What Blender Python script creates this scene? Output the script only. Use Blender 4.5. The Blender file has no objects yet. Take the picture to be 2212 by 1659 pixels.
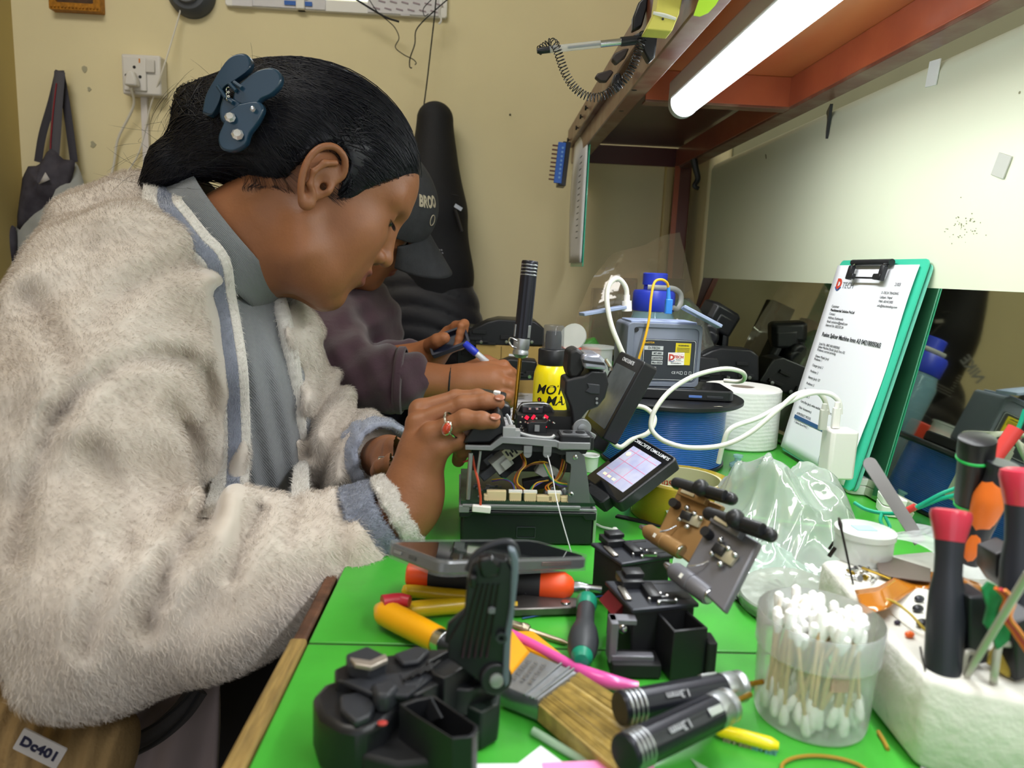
import bpy, math, random
import numpy as np
from math import sin, cos, tan, pi, radians as rad
from mathutils import Vector, Matrix, Euler, Quaternion
V = Vector
SC = bpy.context.scene
COL = SC.collection

# ---------------------------------------------------------------- camera
YAW, PITCH, ROLL, FPX, EYE = rad(2.35), rad(9.2), rad(2.5), 1534.0, 0.99
R0 = V((cos(YAW), -sin(YAW), 0))
FW = V((sin(YAW)*cos(PITCH), cos(YAW)*cos(PITCH), -sin(PITCH)))
U0 = V((sin(YAW)*sin(PITCH), cos(YAW)*sin(PITCH), cos(PITCH)))
RI = cos(ROLL)*R0 + sin(ROLL)*U0
UI = -sin(ROLL)*R0 + cos(ROLL)*U0
EYEP = V((0, 0, EYE))
cd = bpy.data.cameras.new('camera'); cam = bpy.data.objects.new('camera', cd); COL.objects.link(cam)
cm = Matrix((RI, UI, -FW)).transposed().to_4x4(); cm.translation = EYEP
cam.matrix_world = cm
cd.sensor_width = 36; cd.lens = FPX/2212*36; cd.clip_start = 0.02
cd.dof.use_dof = True; cd.dof.focus_distance = 0.80; cd.dof.aperture_fstop = 8.5
SC.camera = cam
# ---------------------------------------------------------------- world, lamps, exposure
wd = bpy.data.worlds.new('world'); SC.world = wd; wd.use_nodes = True
wd.node_tree.nodes['Background'].inputs[0].default_value = (0.92, 0.95, 1.0, 1)
wd.node_tree.nodes['Background'].inputs[1].default_value = 1.12
def area(name, loc, target, sx, sy, power, col):
    l = bpy.data.lights.new(name, 'AREA'); l.shape = 'RECTANGLE'; l.size = sx; l.size_y = sy; l.energy = power; l.color = col
    o = bpy.data.objects.new(name, l); COL.objects.link(o); o.location = loc
    o.rotation_euler = (V(target)-V(loc)).to_track_quat('-Z', 'Y').to_euler(); return o
area('ceiling_light_panel', (-0.75, 0.15, 2.55), (-0.6, 0.8, 0.9), 1.2, 0.5, 20, (1, .97, .92))
area('bench_tube_light', (0.262, 0.44, 1.205), (0.262, 0.44, 0.0), 0.035, 1.15, 4.2, (.96, 1, 1.0))
SC.view_settings.view_transform = 'Standard'; SC.view_settings.look = 'None'
SC.view_settings.exposure = 0.0; SC.view_settings.gamma = 1; SC.view_settings.use_curve_mapping = False
SC.cycles.use_denoising = True
SC.cycles.max_bounces = 8; SC.cycles.transparent_max_bounces = 24

# ---------------------------------------------------------------- pixel -> place
def ray(px, py): return FW + (px-1106)/FPX*RI + (829.5-py)/FPX*UI
def at(px, py, Y):
    d = ray(px, py); return EYEP + d*(Y/d.y)
def onz(px, py, z=0.75):
    d = ray(px, py); return EYEP + d*((z-EYE)/d.z)
def onx(px, py, X):
    d = ray(px, py); return EYEP + d*(X/d.x)

# ---------------------------------------------------------------- materials
MATS = {}
def lin(c):
    if isinstance(c, str):
        c = [int(c[i:i+2], 16)/255 for i in (0, 2, 4)]
        c = [x/12.92 if x <= .04045 else ((x+.055)/1.055)**2.4 for x in c]
    return tuple(c)+(1,)
def mat(name, col, rough=.5, metal=0, var=0, vs=20, bump=0, bs=200, trans=0, alpha=1, emit=0, coat=0, spec=.5,
        col2=None, sss=0, stretch=(1, 1, 1), sheen=0, ior=1.45, mask2=None, rvar=0, thr=None, emcol=None, aniso=0):
    """procedural material: base colour varied by noise, noise bump"""
    if name in MATS: return MATS[name]
    m = bpy.data.materials.new(name); m.use_nodes = True; MATS[name] = m
    nt = m.node_tree; N = nt.nodes; L = nt.links; b = N['Principled BSDF']
    c = lin(col); b.inputs['Base Color'].default_value = c
    b.inputs['Roughness'].default_value = rough; b.inputs['Metallic'].default_value = metal
    b.inputs['Specular IOR Level'].default_value = spec; b.inputs['IOR'].default_value = ior
    if trans: b.inputs['Transmission Weight'].default_value = trans
    if alpha < 1: b.inputs['Alpha'].default_value = alpha
    if coat: b.inputs['Coat Weight'].default_value = coat; b.inputs['Coat Roughness'].default_value = .08
    if sheen: b.inputs['Sheen Weight'].default_value = sheen; b.inputs['Sheen Roughness'].default_value = .5
    if sss:
        b.inputs['Subsurface Weight'].default_value = sss; b.inputs['Subsurface Scale'].default_value = .01
        b.inputs['Subsurface Radius'].default_value = (1, .35, .2)
    if emit:
        b.inputs['Emission Color'].default_value = lin(emcol) if emcol else c; b.inputs['Emission Strength'].default_value = emit
    tc = N.new('ShaderNodeTexCoord'); mp = N.new('ShaderNodeMapping'); mp.inputs['Scale'].default_value = stretch
    L.new(tc.outputs['Object'], mp.inputs[0])
    src = None
    if var or col2:
        n = N.new('ShaderNodeTexNoise'); n.inputs['Scale'].default_value = vs; n.inputs['Detail'].default_value = 6
        L.new(mp.outputs[0], n.inputs['Vector'])
        r = N.new('ShaderNodeValToRGB'); L.new(n.outputs[0], r.inputs[0])
        t = thr or (.3, .7)
        r.color_ramp.elements[0].position = t[0]; r.color_ramp.elements[1].position = t[1]
        if col2: r.color_ramp.elements[0].color = c; r.color_ramp.elements[1].color = lin(col2)
        else:
            r.color_ramp.elements[0].color = tuple(x*(1-var) for x in c[:3])+(1,)
            r.color_ramp.elements[1].color = tuple(min(1, x*(1+var)) for x in c[:3])+(1,)
        src = r.outputs[0]; L.new(src, b.inputs['Base Color'])
    if mask2:   # second real colour (lips, stripes...) chosen by the mesh attribute 'mask'
        at_ = N.new('ShaderNodeAttribute'); at_.attribute_name = 'mask'
        mx = N.new('ShaderNodeMix'); mx.data_type = 'RGBA'
        L.new(at_.outputs['Fac'], mx.inputs[0])
        if src: L.new(src, mx.inputs[6])
        else: mx.inputs[6].default_value = c
        mx.inputs[7].default_value = lin(mask2); L.new(mx.outputs[2], b.inputs['Base Color'])
    if bump:
        n = N.new('ShaderNodeTexNoise'); n.inputs['Scale'].default_value = bs; n.inputs['Detail'].default_value = 4
        L.new(mp.outputs[0], n.inputs['Vector'])
        bp = N.new('ShaderNodeBump'); bp.inputs['Strength'].default_value = bump; bp.inputs['Distance'].default_value = .002
        L.new(n.outputs[0], bp.inputs['Height']); L.new(bp.outputs[0], b.inputs['Normal'])
    return m
def wave(m, scale, strength=.5, axis='X', dist=.002, distort=0, space='Object'):
    """add a ribbed wave bump (knit, ribs, grooves) to a material"""
    nt = m.node_tree; N = nt.nodes; L = nt.links; b = N['Principled BSDF']
    tc = N.new('ShaderNodeTexCoord'); w = N.new('ShaderNodeTexWave'); w.bands_direction = axis
    w.inputs['Scale'].default_value = scale; w.inputs['Distortion'].default_value = distort
    L.new(tc.outputs[space], w.inputs[0])
    bp = N.new('ShaderNodeBump'); bp.inputs['Strength'].default_value = strength; bp.inputs['Distance'].default_value = dist
    if b.inputs['Normal'].links: L.new(b.inputs['Normal'].links[0].from_socket, bp.inputs['Normal'])
    L.new(w.outputs['Fac'], bp.inputs['Height']); L.new(bp.outputs[0], b.inputs['Normal'])
    return m

# ---------------------------------------------------------------- mesh builder
def basis(d):
    d = d.normalized(); a = V((0, 0, 1)) if abs(d.z) < .9 else V((1, 0, 0))
    x = a.cross(d).normalized(); return x, d.cross(x)
def smoothpath(pts, n=8):
    pts = [V(p) for p in pts]
    if len(pts) < 3: return pts
    out = []
    P = [2*pts[0]-pts[1]]+pts+[2*pts[-1]-pts[-2]]
    for i in range(1, len(P)-2):
        a, b, c, d = P[i-1:i+3]
        for k in range(n):
            t = k/n
            out.append(.5*((2*b)+(-a+c)*t+(2*a-5*b+4*c-d)*t*t+(-a+3*b-3*c+d)*t**3))
    out.append(pts[-1]); return out
class MB:
    def __init__(s): s.v = []; s.f = []
    def add(s, vs, fs, M=None):
        o = len(s.v)
        s.v += [(M @ V(p))[:] if M else tuple(p) for p in vs]
        s.f += [tuple(i+o for i in f) for f in fs]; return s
    def box(s, c, d, rot=None, M=None, ch=0):
        x, y, z = d[0]/2, d[1]/2, d[2]/2
        m = Matrix.Translation(V(c))
        if rot is not None: m = m @ (rot.to_matrix().to_4x4() if isinstance(rot, (Euler, Quaternion)) else Euler(rot).to_matrix().to_4x4())
        if M: m = M @ m
        if ch:
            pr = [(-x+ch, -y), (x-ch, -y), (x, -y+ch), (x, y-ch), (x-ch, y), (-x+ch, y), (-x, y-ch), (-x, -y+ch)]
            return s.prism(pr, -z, z, m, ch=min(ch*.6, z*.5))
        return s.add([(a, b, c_) for c_ in (-z, z) for a, b in ((-x, -y), (x, -y), (x, y), (-x, y))],
                     [(3, 2, 1, 0), (4, 5, 6, 7), (0, 1, 5, 4), (1, 2, 6, 5), (2, 3, 7, 6), (3, 0, 4, 7)], m)
    def prism(s, out, z0, z1, M=None, ch=0):
        n = len(out)
        if ch:
            cx = sum(p[0] for p in out)/n; cy = sum(p[1] for p in out)/n
            w = max(max(abs(p[0]-cx) for p in out), 1e-6); h = max(max(abs(p[1]-cy) for p in out), 1e-6)
            ins = [((p[0]-cx)*(1-ch/w)+cx, (p[1]-cy)*(1-ch/h)+cy) for p in out]
            sg = 1 if z1 > z0 else -1
            rings = [(ins, z0), (out, z0+sg*ch), (out, z1-sg*ch), (ins, z1)]
        else: rings = [(out, z0), (out, z1)]
        vs = [(p[0], p[1], z) for r, z in rings for p in r]; fs = []
        for k in range(len(rings)-1):
            fs += [(k*n+i, k*n+(i+1) % n, (k+1)*n+(i+1) % n, (k+1)*n+i) for i in range(n)]
        fs += [tuple(range(n))[::-1], tuple(range((len(rings)-1)*n, len(rings)*n))]
        return s.add(vs, fs, M)
    def cyl(s, p0, p1, r0, r1=None, n=20, M=None, cap=True):
        return s.lathe([(r0, 0), (r0 if r1 is None else r1, 1)], p0, p1, n, M, cap, True)
    def lathe(s, prof, p0=(0, 0, 0), p1=(0, 0, 1), n=28, M=None, cap=True, rel=False):
        """profile of (radius, distance along the axis from p0 to p1)"""
        p0, p1 = V(p0), V(p1); d = p1-p0; Ln = d.length; d = d.normalized(); x, y = basis(d)
        vs = []; fs = []
        for r, h in prof:
            c = p0+d*(h*Ln if rel else h)
            vs += [(c+x*(r*cos(2*pi*i/n))+y*(r*sin(2*pi*i/n)))[:] for i in range(n)]
        for k in range(len(prof)-1):
            fs += [(k*n+i, k*n+(i+1) % n, (k+1)*n+(i+1) % n, (k+1)*n+i) for i in range(n)]
        if cap:
            fs.append(tuple(range(n))[::-1]); fs.append(tuple(range((len(prof)-1)*n, len(prof)*n)))
        return s.add(vs, fs, M)
    def tube(s, pts, r, n=8, M=None, sm=6, closed=False, flat=1.0, up=None):
        pts = smoothpath(pts, sm) if sm else [V(p) for p in pts]
        rs = r if callable(r) else (lambda t: r)
        m = len(pts); vs = []; fs = []; px = None
        for k, p in enumerate(pts):
            if closed: d = (pts[(k+1) % m]-pts[k-1])
            else: d = pts[min(k+1, m-1)]-pts[max(k-1, 0)]
            if d.length < 1e-9: d = V((0, 0, 1))
            d.normalize()
            if up is not None: x = (V(up)-d*V(up).dot(d)).normalized(); y = d.cross(x)
            elif px is None: x, y = basis(d)
            else: x = (px-d*px.dot(d)).normalized(); y = d.cross(x)
            px = x; rr = rs(k/max(m-1, 1))
            vs += [(p+x*(rr*flat*cos(2*pi*i/n))+y*(rr*sin(2*pi*i/n)))[:] for i in range(n)]
        for k in range(m if closed else m-1):
            a, b = k*n, ((k+1) % m)*n
            fs += [(a+i, a+(i+1) % n, b+(i+1) % n, b+i) for i in range(n)]
        if not closed: fs.append(tuple(range(n))[::-1]); fs.append(tuple(range((m-1)*n, m*n)))
        return s.add(vs, fs, M)
    def ball(s, c, r, n=14, M=None, rot=None):
        r = (r, r, r) if not hasattr(r, '__len__') else r
        m = Matrix.Translation(V(c))
        if rot is not None: m = m @ Euler(rot).to_matrix().to_4x4()
        if M: m = M @ m
        vs = [(0, 0, -r[2])]; k2 = n//2
        for j in range(1, k2):
            t = pi*j/k2-pi/2
            vs += [(r[0]*cos(t)*cos(2*pi*i/n), r[1]*cos(t)*sin(2*pi*i/n), r[2]*sin(t)) for i in range(n)]
        vs.append((0, 0, r[2])); fs = [(0, 1+(i+1) % n, 1+i) for i in range(n)]
        for j in range(k2-2):
            fs += [(1+j*n+i, 1+j*n+(i+1) % n, 1+(j+1)*n+(i+1) % n, 1+(j+1)*n+i) for i in range(n)]
        e = len(vs)-1; fs += [(1+(k2-2)*n+i, 1+(k2-2)*n+(i+1) % n, e) for i in range(n)]
        return s.add(vs, fs, m)
    def grid(s, fn, nu, nv, M=None):
        vs = [tuple(fn(i/(nu-1), j/(nv-1))) for j in range(nv) for i in range(nu)]
        fs = [(j*nu+i, j*nu+i+1, (j+1)*nu+i+1, (j+1)*nu+i) for j in range(nv-1) for i in range(nu-1)]
        return s.add(vs, fs, M)
    def ring(s, out, inn, z0, z1, M=None):
        """wall between two outlines (frame) from z0 to z1"""
        n = len(out)
        vs = [(p[0], p[1], z) for z in (z0, z1) for r in (out, inn) for p in r]; fs = []
        for i in range(n):
            j = (i+1) % n
            fs += [(i, j, 2*n+j, 2*n+i), (n+j, n+i, 3*n+i, 3*n+j), (2*n+i, 2*n+j, 3*n+j, 3*n+i), (j, i, n+i, n+j)]
        return s.add(vs, fs, M)
    def text(s, body, size, M, depth=.0002, align='CENTER', spacing=1.0, shear=0, bold=0):
        c = bpy.data.curves.new('t', 'FONT'); c.body = body; c.size = size; c.extrude = depth; c.align_x = align; c.align_y = 'CENTER'
        c.space_character = spacing; c.shear = shear; c.offset = bold; c.resolution_u = 3
        o = bpy.data.objects.new('t', c); COL.objects.link(o)
        me = bpy.data.meshes.new_from_object(o.evaluated_get(bpy.context.evaluated_depsgraph_get()))
        s.add([v.co[:] for v in me.vertices], [tuple(p.vertices) for p in me.polygons], M)
        bpy.data.objects.remove(o); bpy.data.curves.remove(c); bpy.data.meshes.remove(me); return s
    def build(s, name, m, parent=None, smooth=False, bevel=0, seg=2, auto=True, solid=0, sub=0):
        me = bpy.data.meshes.new(name); me.from_pydata(s.v, [], s.f); me.update()
        o = bpy.data.objects.new(name, me); COL.objects.link(o)
        if m: me.materials.append(m)
        if parent is not None: o.parent = parent
        if solid:
            q = o.modifiers.new('thick', 'SOLIDIFY'); q.thickness = solid; q.offset = 0
        if bevel:
            q = o.modifiers.new('bevel', 'BEVEL'); q.width = bevel; q.segments = seg; q.limit_method = 'ANGLE'; q.angle_limit = rad(40)
        if sub:
            q = o.modifiers.new('sub', 'SUBSURF'); q.levels = sub; q.render_levels = sub
        me.polygons.foreach_set('use_smooth', [True]*len(me.polygons))
        if not smooth:
            me.set_sharp_from_angle(angle=rad(38))
        return o
def tag(o, label=None, cat=None, group=None, kind=None):
    if label: o['label'] = label
    if cat: o['category'] = cat
    if group: o['group'] = group
    if kind: o['kind'] = kind
    return o
def thing(name, label, cat, loc=(0, 0, 0), rot=(0, 0, 0), group=None):
    o = bpy.data.objects.new(name, None); COL.objects.link(o); o.empty_display_size = .02
    o.location = loc
    if isinstance(rot, Matrix): o.rotation_euler = rot.to_euler()
    elif isinstance(rot, Quaternion): o.rotation_euler = rot.to_euler()
    else: o.rotation_euler = rot
    return tag(o, label, cat, group)
def frame(xa, za):
    """rotation whose local X is xa and local Z as near za as possible"""
    x = V(xa).normalized(); z = V(za); z = (z-x*z.dot(x)).normalized(); y = z.cross(x)
    return Matrix((x, y, z)).transposed()
def copy_tree(o, parent=None):
    c = o.copy(); COL.objects.link(c); c.parent = parent
    for ch in o.children: copy_tree(ch, c)
    return c
def T(x=0, y=0, z=0, rx=0, ry=0, rz=0): return Matrix.Translation((x, y, z)) @ Euler((rx, ry, rz)).to_matrix().to_4x4()
def rrect(w, h, r, n=5, cx=0, cy=0):
    out = []
    for sx, sy, a0 in ((1, 1, 0), (-1, 1, 90), (-1, -1, 180), (1, -1, 270)):
        for k in range(n+1):
            a = rad(a0+90*k/n); out.append((cx+sx*(w/2-r)+r*cos(a), cy+sy*(h/2-r)+r*sin(a)))
    return out
# ================================================================= ROOM
DESK = .75; YB = 1.75; XR = .484
m_wall = mat('back wall paint', 'DFD2A8', .75, var=.05, vs=3, bump=.15, bs=60)
m_wallL = mat('side wall paint', 'BBA76C', .75, var=.05, vs=4, bump=.1, bs=60)
m_panel = mat('pale green glossy panel', 'D9DFC8', .42, var=.03, vs=5, bump=.06, bs=14, spec=.35)
m_upper = mat('upper side wall paint', 'A7AA90', .6, var=.06, vs=5)
def struct(o): o['kind'] = 'structure'; return o
struct(MB().box((-.3, YB+.05, 1.25), (3.2, .1, 2.6)).build('wall_back', m_wall))
struct(MB().box((-1.141, .1, 1.3), (.1, 3.3, 2.7)).build('wall_left', m_wallL))
struct(MB().box((.58, .1, 1.3), (.1, 3.3, 2.7)).build('wall_right', m_upper))
struct(MB().box((-.3, .1, -.03), (1.7, 3.3, .06)).build('floor', mat('floor concrete', '5A544C', .7, var=.15, vs=6)))
struct(MB().box((-.3, .1, 2.67), (1.9, 3.4, .06)).build('ceiling', mat('ceiling paint', 'D8D4C0', .8, var=.03, vs=4)))
# pale panel fixed on the right wall above the mirror sheet
pn = MB(); pn.prism([(XR, .985), (XR, 1.222), (XR+.004, 1.232), (XR+.012, 1.238), (.531, 1.238), (.531, .985)], 0, 2.55, Matrix(((1, 0, 0, 0), (0, 0, 1, -.95), (0, 1, 0, 0), (0, 0, 0, 1))))
struct(pn.build('trim_1', m_panel, bevel=.002))
# painted corner strips behind the shelf post
struct(MB().box((.505, 1.675, 1.2), (.05, .15, 1.3)).build('trim_2', m_wall, bevel=.012, seg=4))
struct(MB().box((.425, 1.742, .95), (.02, .016, .6)).build('trim_3', mat('corner strip paint', 'DCC48A', .6), bevel=.003))
# leaning mirror sheet
t10 = rad(10.4); mh = .236
mir = thing('mirror_sheet', 'long dark mirror sheet leaning against the right wall at the back of the green bench', 'mirror', (XR, .32, DESK+.003))
dx = mh*tan(t10); nx, nz = cos(t10)*.0015, -sin(t10)*.0015
q = MB().add([(-dx, -.9, 0), (0, -.9, mh), (0, 1.275, mh), (-dx, 1.275, 0), (-dx+.004, -.9, 0), (.004, -.9, mh), (.004, 1.275, mh), (-dx+.004, 1.275, 0)],
             [(0, 1, 2, 3), (7, 6, 5, 4), (1, 0, 4, 5), (2, 1, 5, 6), (3, 2, 6, 7), (0, 3, 7, 4)])
q.build('glass', mat('tinted mirror', 'B4BAA8', .035, metal=1.0, bump=.02, bs=9), mir)
# window at the top of the back wall
wf = MB()
wx0, wx1 = at(490, 15, YB).x, at(966, 52, YB).x; wz = at(730, 30, YB).z
wcx = (wx0+wx1)/2; ww = wx1-wx0
win = thing('window_1', None, None, (wcx, YB, wz)); win['kind'] = 'structure'
m_frame = mat('window frame white', 'E4E2DC', .5)
wf.ring(rrect(ww, .5, .004, 1, 0, .25), rrect(ww-.05, .45, .003, 1, 0, .25), -.02, .012, T(rx=pi/2))
wf.box((-.08, -.005, .25), (.02, .03, .5))
wf.build('window_frame', m_frame, win, bevel=.002)
MB().box((0, -.004, .25), (ww-.05, .004, .44)).build('pane', mat('daylight pane', 'E8F4FF', .3, emit=1.9, emcol='DDEEFF'), win)
pp = MB(); pp.box((-.125, -.014, .06), (.2, .001, .115)); pp.box((-.21, -.016, .04), (.045, .001, .08)); pp.box((.15, -.014, .028), (.16, .001, .05)); pp.box((.155, -.0135, .05), (.02, .001, .1))
pp.build('taped_paper', mat('taped paper', 'D5D3D6', .8, var=.05, vs=30), win)
b = MB(); b.box((-.085, -.017, .012), (.062, .001, .009)); b.build('blue_print', mat('blue print', '2F62B4', .6), win)['label'] = 'blue printed band'
b = MB()
for k, w_ in enumerate((.05, .052, .044, .05)): b.box((-.088+w_/2-.025, -.0172, .022+.006*k), (w_, .0006, .0018))
for i in range(6):
    for j in range(2): b.box((.09+.026*i+.012*j, -.0155, .012+.015*j), (.016, .0006, .003), rot=(0, .2, 0))
b.build('printed_lines', mat('faint print', '9C8C94', .7), win)
# picture frame top left
pf = at(162, 20, YB-.02)
t = thing('picture_frame', 'ornate golden picture frame hung high on the wall, only its lower edge in view', 'picture frame', (pf.x, YB-.012, pf.z))
m_gold = mat('gilt frame', 'A9711F', .4, metal=.3, var=.3, vs=120, bump=.4, bs=300)
g = MB(); g.ring(rrect(.112, .16, .002, 1, 0, .077), rrect(.082, .128, .002, 1, 0, .077), -.012, .01, T(rx=pi/2))
for i in range(14): g.ball((-.05+i*.0077, -.011, .003), .0028, 8)
g.build('frame', m_gold, t, bevel=.003)
MB().box((0, 0, .077), (.09, .006, .135)).build('picture', mat('dark picture', '4A3426', .4, var=.5, vs=40), t)
# round dark fixture, top
c = at(405, -22, YB-.03)
t = thing('round_fixture', 'dark round fixture on the wall at the top edge above the socket', 'fixture', (c.x, YB-.002, c.z))
MB().lathe([(.052, 0), (.05, .018), (.04, .03), (.0, .034)], (0, 0, 0), (0, -1, 0), 32).build('body', mat('dark grey plastic', '4A4E55', .5, var=.1), t)
MB().lathe([(.03, .028), (.028, .04), (0, .042)], (0, 0, 0), (0, -1, 0), 24).build('centre_cap', mat('grey cap', '6A6D72', .4), t)
# socket with plug and conduit
c = at(308, 163, YB-.03)
S = thing('socket_box', 'white wall socket box with a plug in it, above the white conduit', 'socket', (c.x, YB-.001, c.z))
m_sock = mat('socket plastic', 'D9D5CF', .4)
MB().box((0, -.018, 0), (.086, .036, .086)).build('box', m_sock, S, bevel=.004)
sp = MB(); sp.box((-.012, -.038, 0), (.05, .006, .072)); sp.build('face_plate', m_sock, S, bevel=.002)
h = MB()
for x_, z_ in ((-.012, .014), (.0, -.006), (-.03, -.004)): h.cyl((x_, -.0405, z_), (x_, -.0415, z_), .0035, n=12)
h.build('socket_hole', mat('hole black', '1B1A1A', .6), S)
MB().box((0, -.0415, .028), (.003, .001, .009)).build('neon_mark', mat('orange mark', 'D08030', .5), S)
MB().box((.022, -.039, .018), (.02, .006, .028)).build('switch', mat('switch plastic', 'CFCBC5', .35), S, bevel=.002)
P = thing('wall_plug', 'white plug pushed into the wall socket with its white flex hanging down', 'plug', (c.x-.012, YB-.045, c.z-.012))
pl = MB(); pl.prism([(-.014, -.018), (.014, -.018), (.012, -.002), (.006, .014), (-.006, .014), (-.012, -.002)], 0, .02, T(rx=pi/2)); pl.build('plug_body', m_sock, P, bevel=.004)
cb = MB(); w = [V(q)-P.location for q in (at(283, 190, YB-.055), at(288, 230, YB-.03), at(255, 300, YB-.015), at(245, 360, YB-.012), at(225, 420, YB-.012), at(195, 470, YB-.012), at(170, 560, YB-.012))]
cb.tube(w, .0028, 8); cb.build('flex', mat('white cable', 'DAD5C8', .45), P)
cb = MB(); cb.tube([at(402, -30, YB-.05), at(385, 40, YB-.02), at(352, 150, YB-.045), at(325, 230, YB-.02), at(300, 330, YB-.01), at(255, 400, YB-.01), at(215, 470, YB-.01), at(190, 560, YB-.012)], .0018, 8)
tag(cb.build('wall_cable', mat('white cable', 'DAD5C8', .45)), 'thin white cable running from the round fixture down past the socket', 'cable')
c0, c1 = at(318, 205, YB), at(312, 420, YB)
tag(MB().box(((c0.x+c1.x)/2+.004, YB-.006, (c0.z+c1.z)/2-.05), (.015, .012, c0.z-c1.z+.1)).build('cable_conduit', mat('conduit plastic', 'D8D2CE', .5), bevel=.002), 'white plastic conduit running down from the socket box', 'conduit')
# flakes of chipped paint
for i, (x, y, r) in enumerate(((183, 150, .006), (193, 193, .004), (201, 312, .006), (12, 140, .006), (6, 176, .006), (1102, 248, .0022))):
    p = at(x, y, YB)
    if i == 5:
        o = MB().lathe([(.0025, 0), (.0008, .002), (.0008, .012)], p, p+V((0, -1, 0)), 10).build('nail', mat('dark steel', '2B2724', .4, metal=.8)); o.location.y = 0
        tag(o, 'single small black nail in the bare back wall', 'nail'); continue
    if x < 30: continue
    q = MB(); pts = [(r*cos(a)*(1+.4*sin(3*a+i)), r*1.3*sin(a)) for a in [k*pi/4 for k in range(8)]]
    q.prism(pts, 0, .0012, T(p.x, YB, p.z, rx=pi/2)); 
    tag(q.build('paint_chip', mat('bare plaster', 'A9A388', .9)), ('pointed flake of bare plaster right of the tote bag straps', 'small faint chip of bare plaster just below the pointed one', 'round grey spot on the wall between bag and conduit')[i], 'paint chip')
# small papers and tape on right wall panel
def wall_patch(x, y, w, h, rz, name, label, cat, m, th=.0015):
    p = onx(x, y, XR)
    o = MB().box((0, 0, 0), (th, w, h)).build(name, m, bevel=.0004); o.location = (XR-th/2-.0005, p.y, p.z); o.rotation_euler = (rz, 0, 0)
    return tag(o, label, cat)
wall_patch(2166, 358, .019, .021, .35, 'tape_piece', 'short strip of grey tape stuck on the pale green panel', 'tape', mat('grey tape', 'B9BBB4', .5))
wall_patch(2018, 158, .02, .027, .1, 'paper_tag', 'small white paper tag hanging at the upper edge of the green panel', 'paper', mat('white paper tag', 'E3E6E4', .6))
pt = onx(2018, 128, XR)
for (x, y, a, b_, r, nm, lb) in ((1655, 338, .012, .005, .9, 'wall_stain', 'brownish mark on the green panel close to the post'), (2080, 490, .03, .014, .0, 'wall_stain', 'rubbed dirty smudge on the green panel above the clipboard'), (2203, 200, .0025, .0025, 0, 'wall_stain', 'tiny black dot on the green panel at the far right')):
    p = onx(x, y, XR); q = MB(); rr = random.Random(int(x))
    if nm == 'wall_stain' and x == 2080:
        for k in range(46): q.ball((0, rr.gauss(0, a*.45), rr.gauss(0, b_*.6)), (.0002, rr.uniform(.0004, .0016), rr.uniform(.0003, .0008)), 6)
    else: q.ball((0, 0, 0), (.0003, a*.5, b_*.5), 12)
    o = q.build(nm, mat('stain olive', '8C8C70' if x != 2203 else '8C8C70', .8)); o.location = (XR-.0004, p.y, p.z); o.rotation_euler = (r, 0, 0); tag(o, lb, 'stain')

# ---- wall shelf above the bench: red painted steel frame
ZS = EYE+.25
m_red = mat('red oxide paint', '9A4A30', .35, var=.12, vs=12, bump=.2, bs=30, coat=.25, col2='B05A38')
m_redd = mat('brown painted edge', '6A3A2A', .4, var=.3, vs=18, bump=.2, bs=40, coat=.2, col2='9B8D78', thr=(.42, .95))
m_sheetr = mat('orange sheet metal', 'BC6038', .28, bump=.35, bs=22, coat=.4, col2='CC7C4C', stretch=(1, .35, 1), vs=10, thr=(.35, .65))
sh = thing('wall_shelf', 'red-brown painted metal shelf running along the right wall above the bench, seen from below', 'shelf', (.34, .4, ZS))
y0, y1 = -1.4, 1.325
L = y1-y0; cy = (y0+y1)/2
fx, rx = -.128, .108
MB().box((fx-.012, cy, .022), (.026, L, .046)).build('front_beam', m_redd, sh, bevel=.002)
MB().box((fx-.03, cy, .055), (.012, L, .04)).build('front_lip', m_redd, sh, bevel=.002)
MB().box((rx, cy, .0), (.03, L, .006)).build('rear_flange', m_redd, sh, bevel=.001)
MB().box((rx-.014, cy, .022), (.004, L, .042)).build('rear_beam', m_red, sh, bevel=.001)
MB().box((-.01, y1-.004, .024), (.24, .006, .042)).build('end_beam', mat('dark red end paint', '5A2620', .35, coat=.2), sh, bevel=.001)
MB().box((-.01, .68, .022), (.22, .004, .042)).build('cross_beam', m_red, sh, bevel=.001)
MB().box((-.01, .69, .0), (.22, .024, .004)).build('cross_flange', m_redd, sh, bevel=.001)
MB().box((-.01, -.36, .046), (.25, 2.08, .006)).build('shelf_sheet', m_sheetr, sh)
MB().box((-.01, 1.0, .05), (.25, .64, .006)).build('shelf_sheet', mat('shaded brown sheet', '4A2A26', .3, var=.25, vs=14, coat=.2), sh)['label'] = 'far sheet with its shade painted in dark brown'  # shade at the far underside is put into this darker sheet colour
ps = MB(); ps.box((.108, 1.305, -.48), (.034, .034, .96)); ps.build('post', mat('dark red post paint', '5C281E', .35, coat=.3, var=.15, vs=10), sh, bevel=.003)
MB().box((.09, 1.285, -.4), (.012, .004, .8)).build('post_edge', m_red, sh)
for px_, py_ in ((1370, 195), (1342, 240)):
    h = MB(); p = onz(px_, py_, ZS-.0011)-sh.location; h.cyl(p, p+V((0, 0, .0008)), .004, n=12); h.build('screw_hole', mat('hole black', '1B1A1A', .6), sh)
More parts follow.
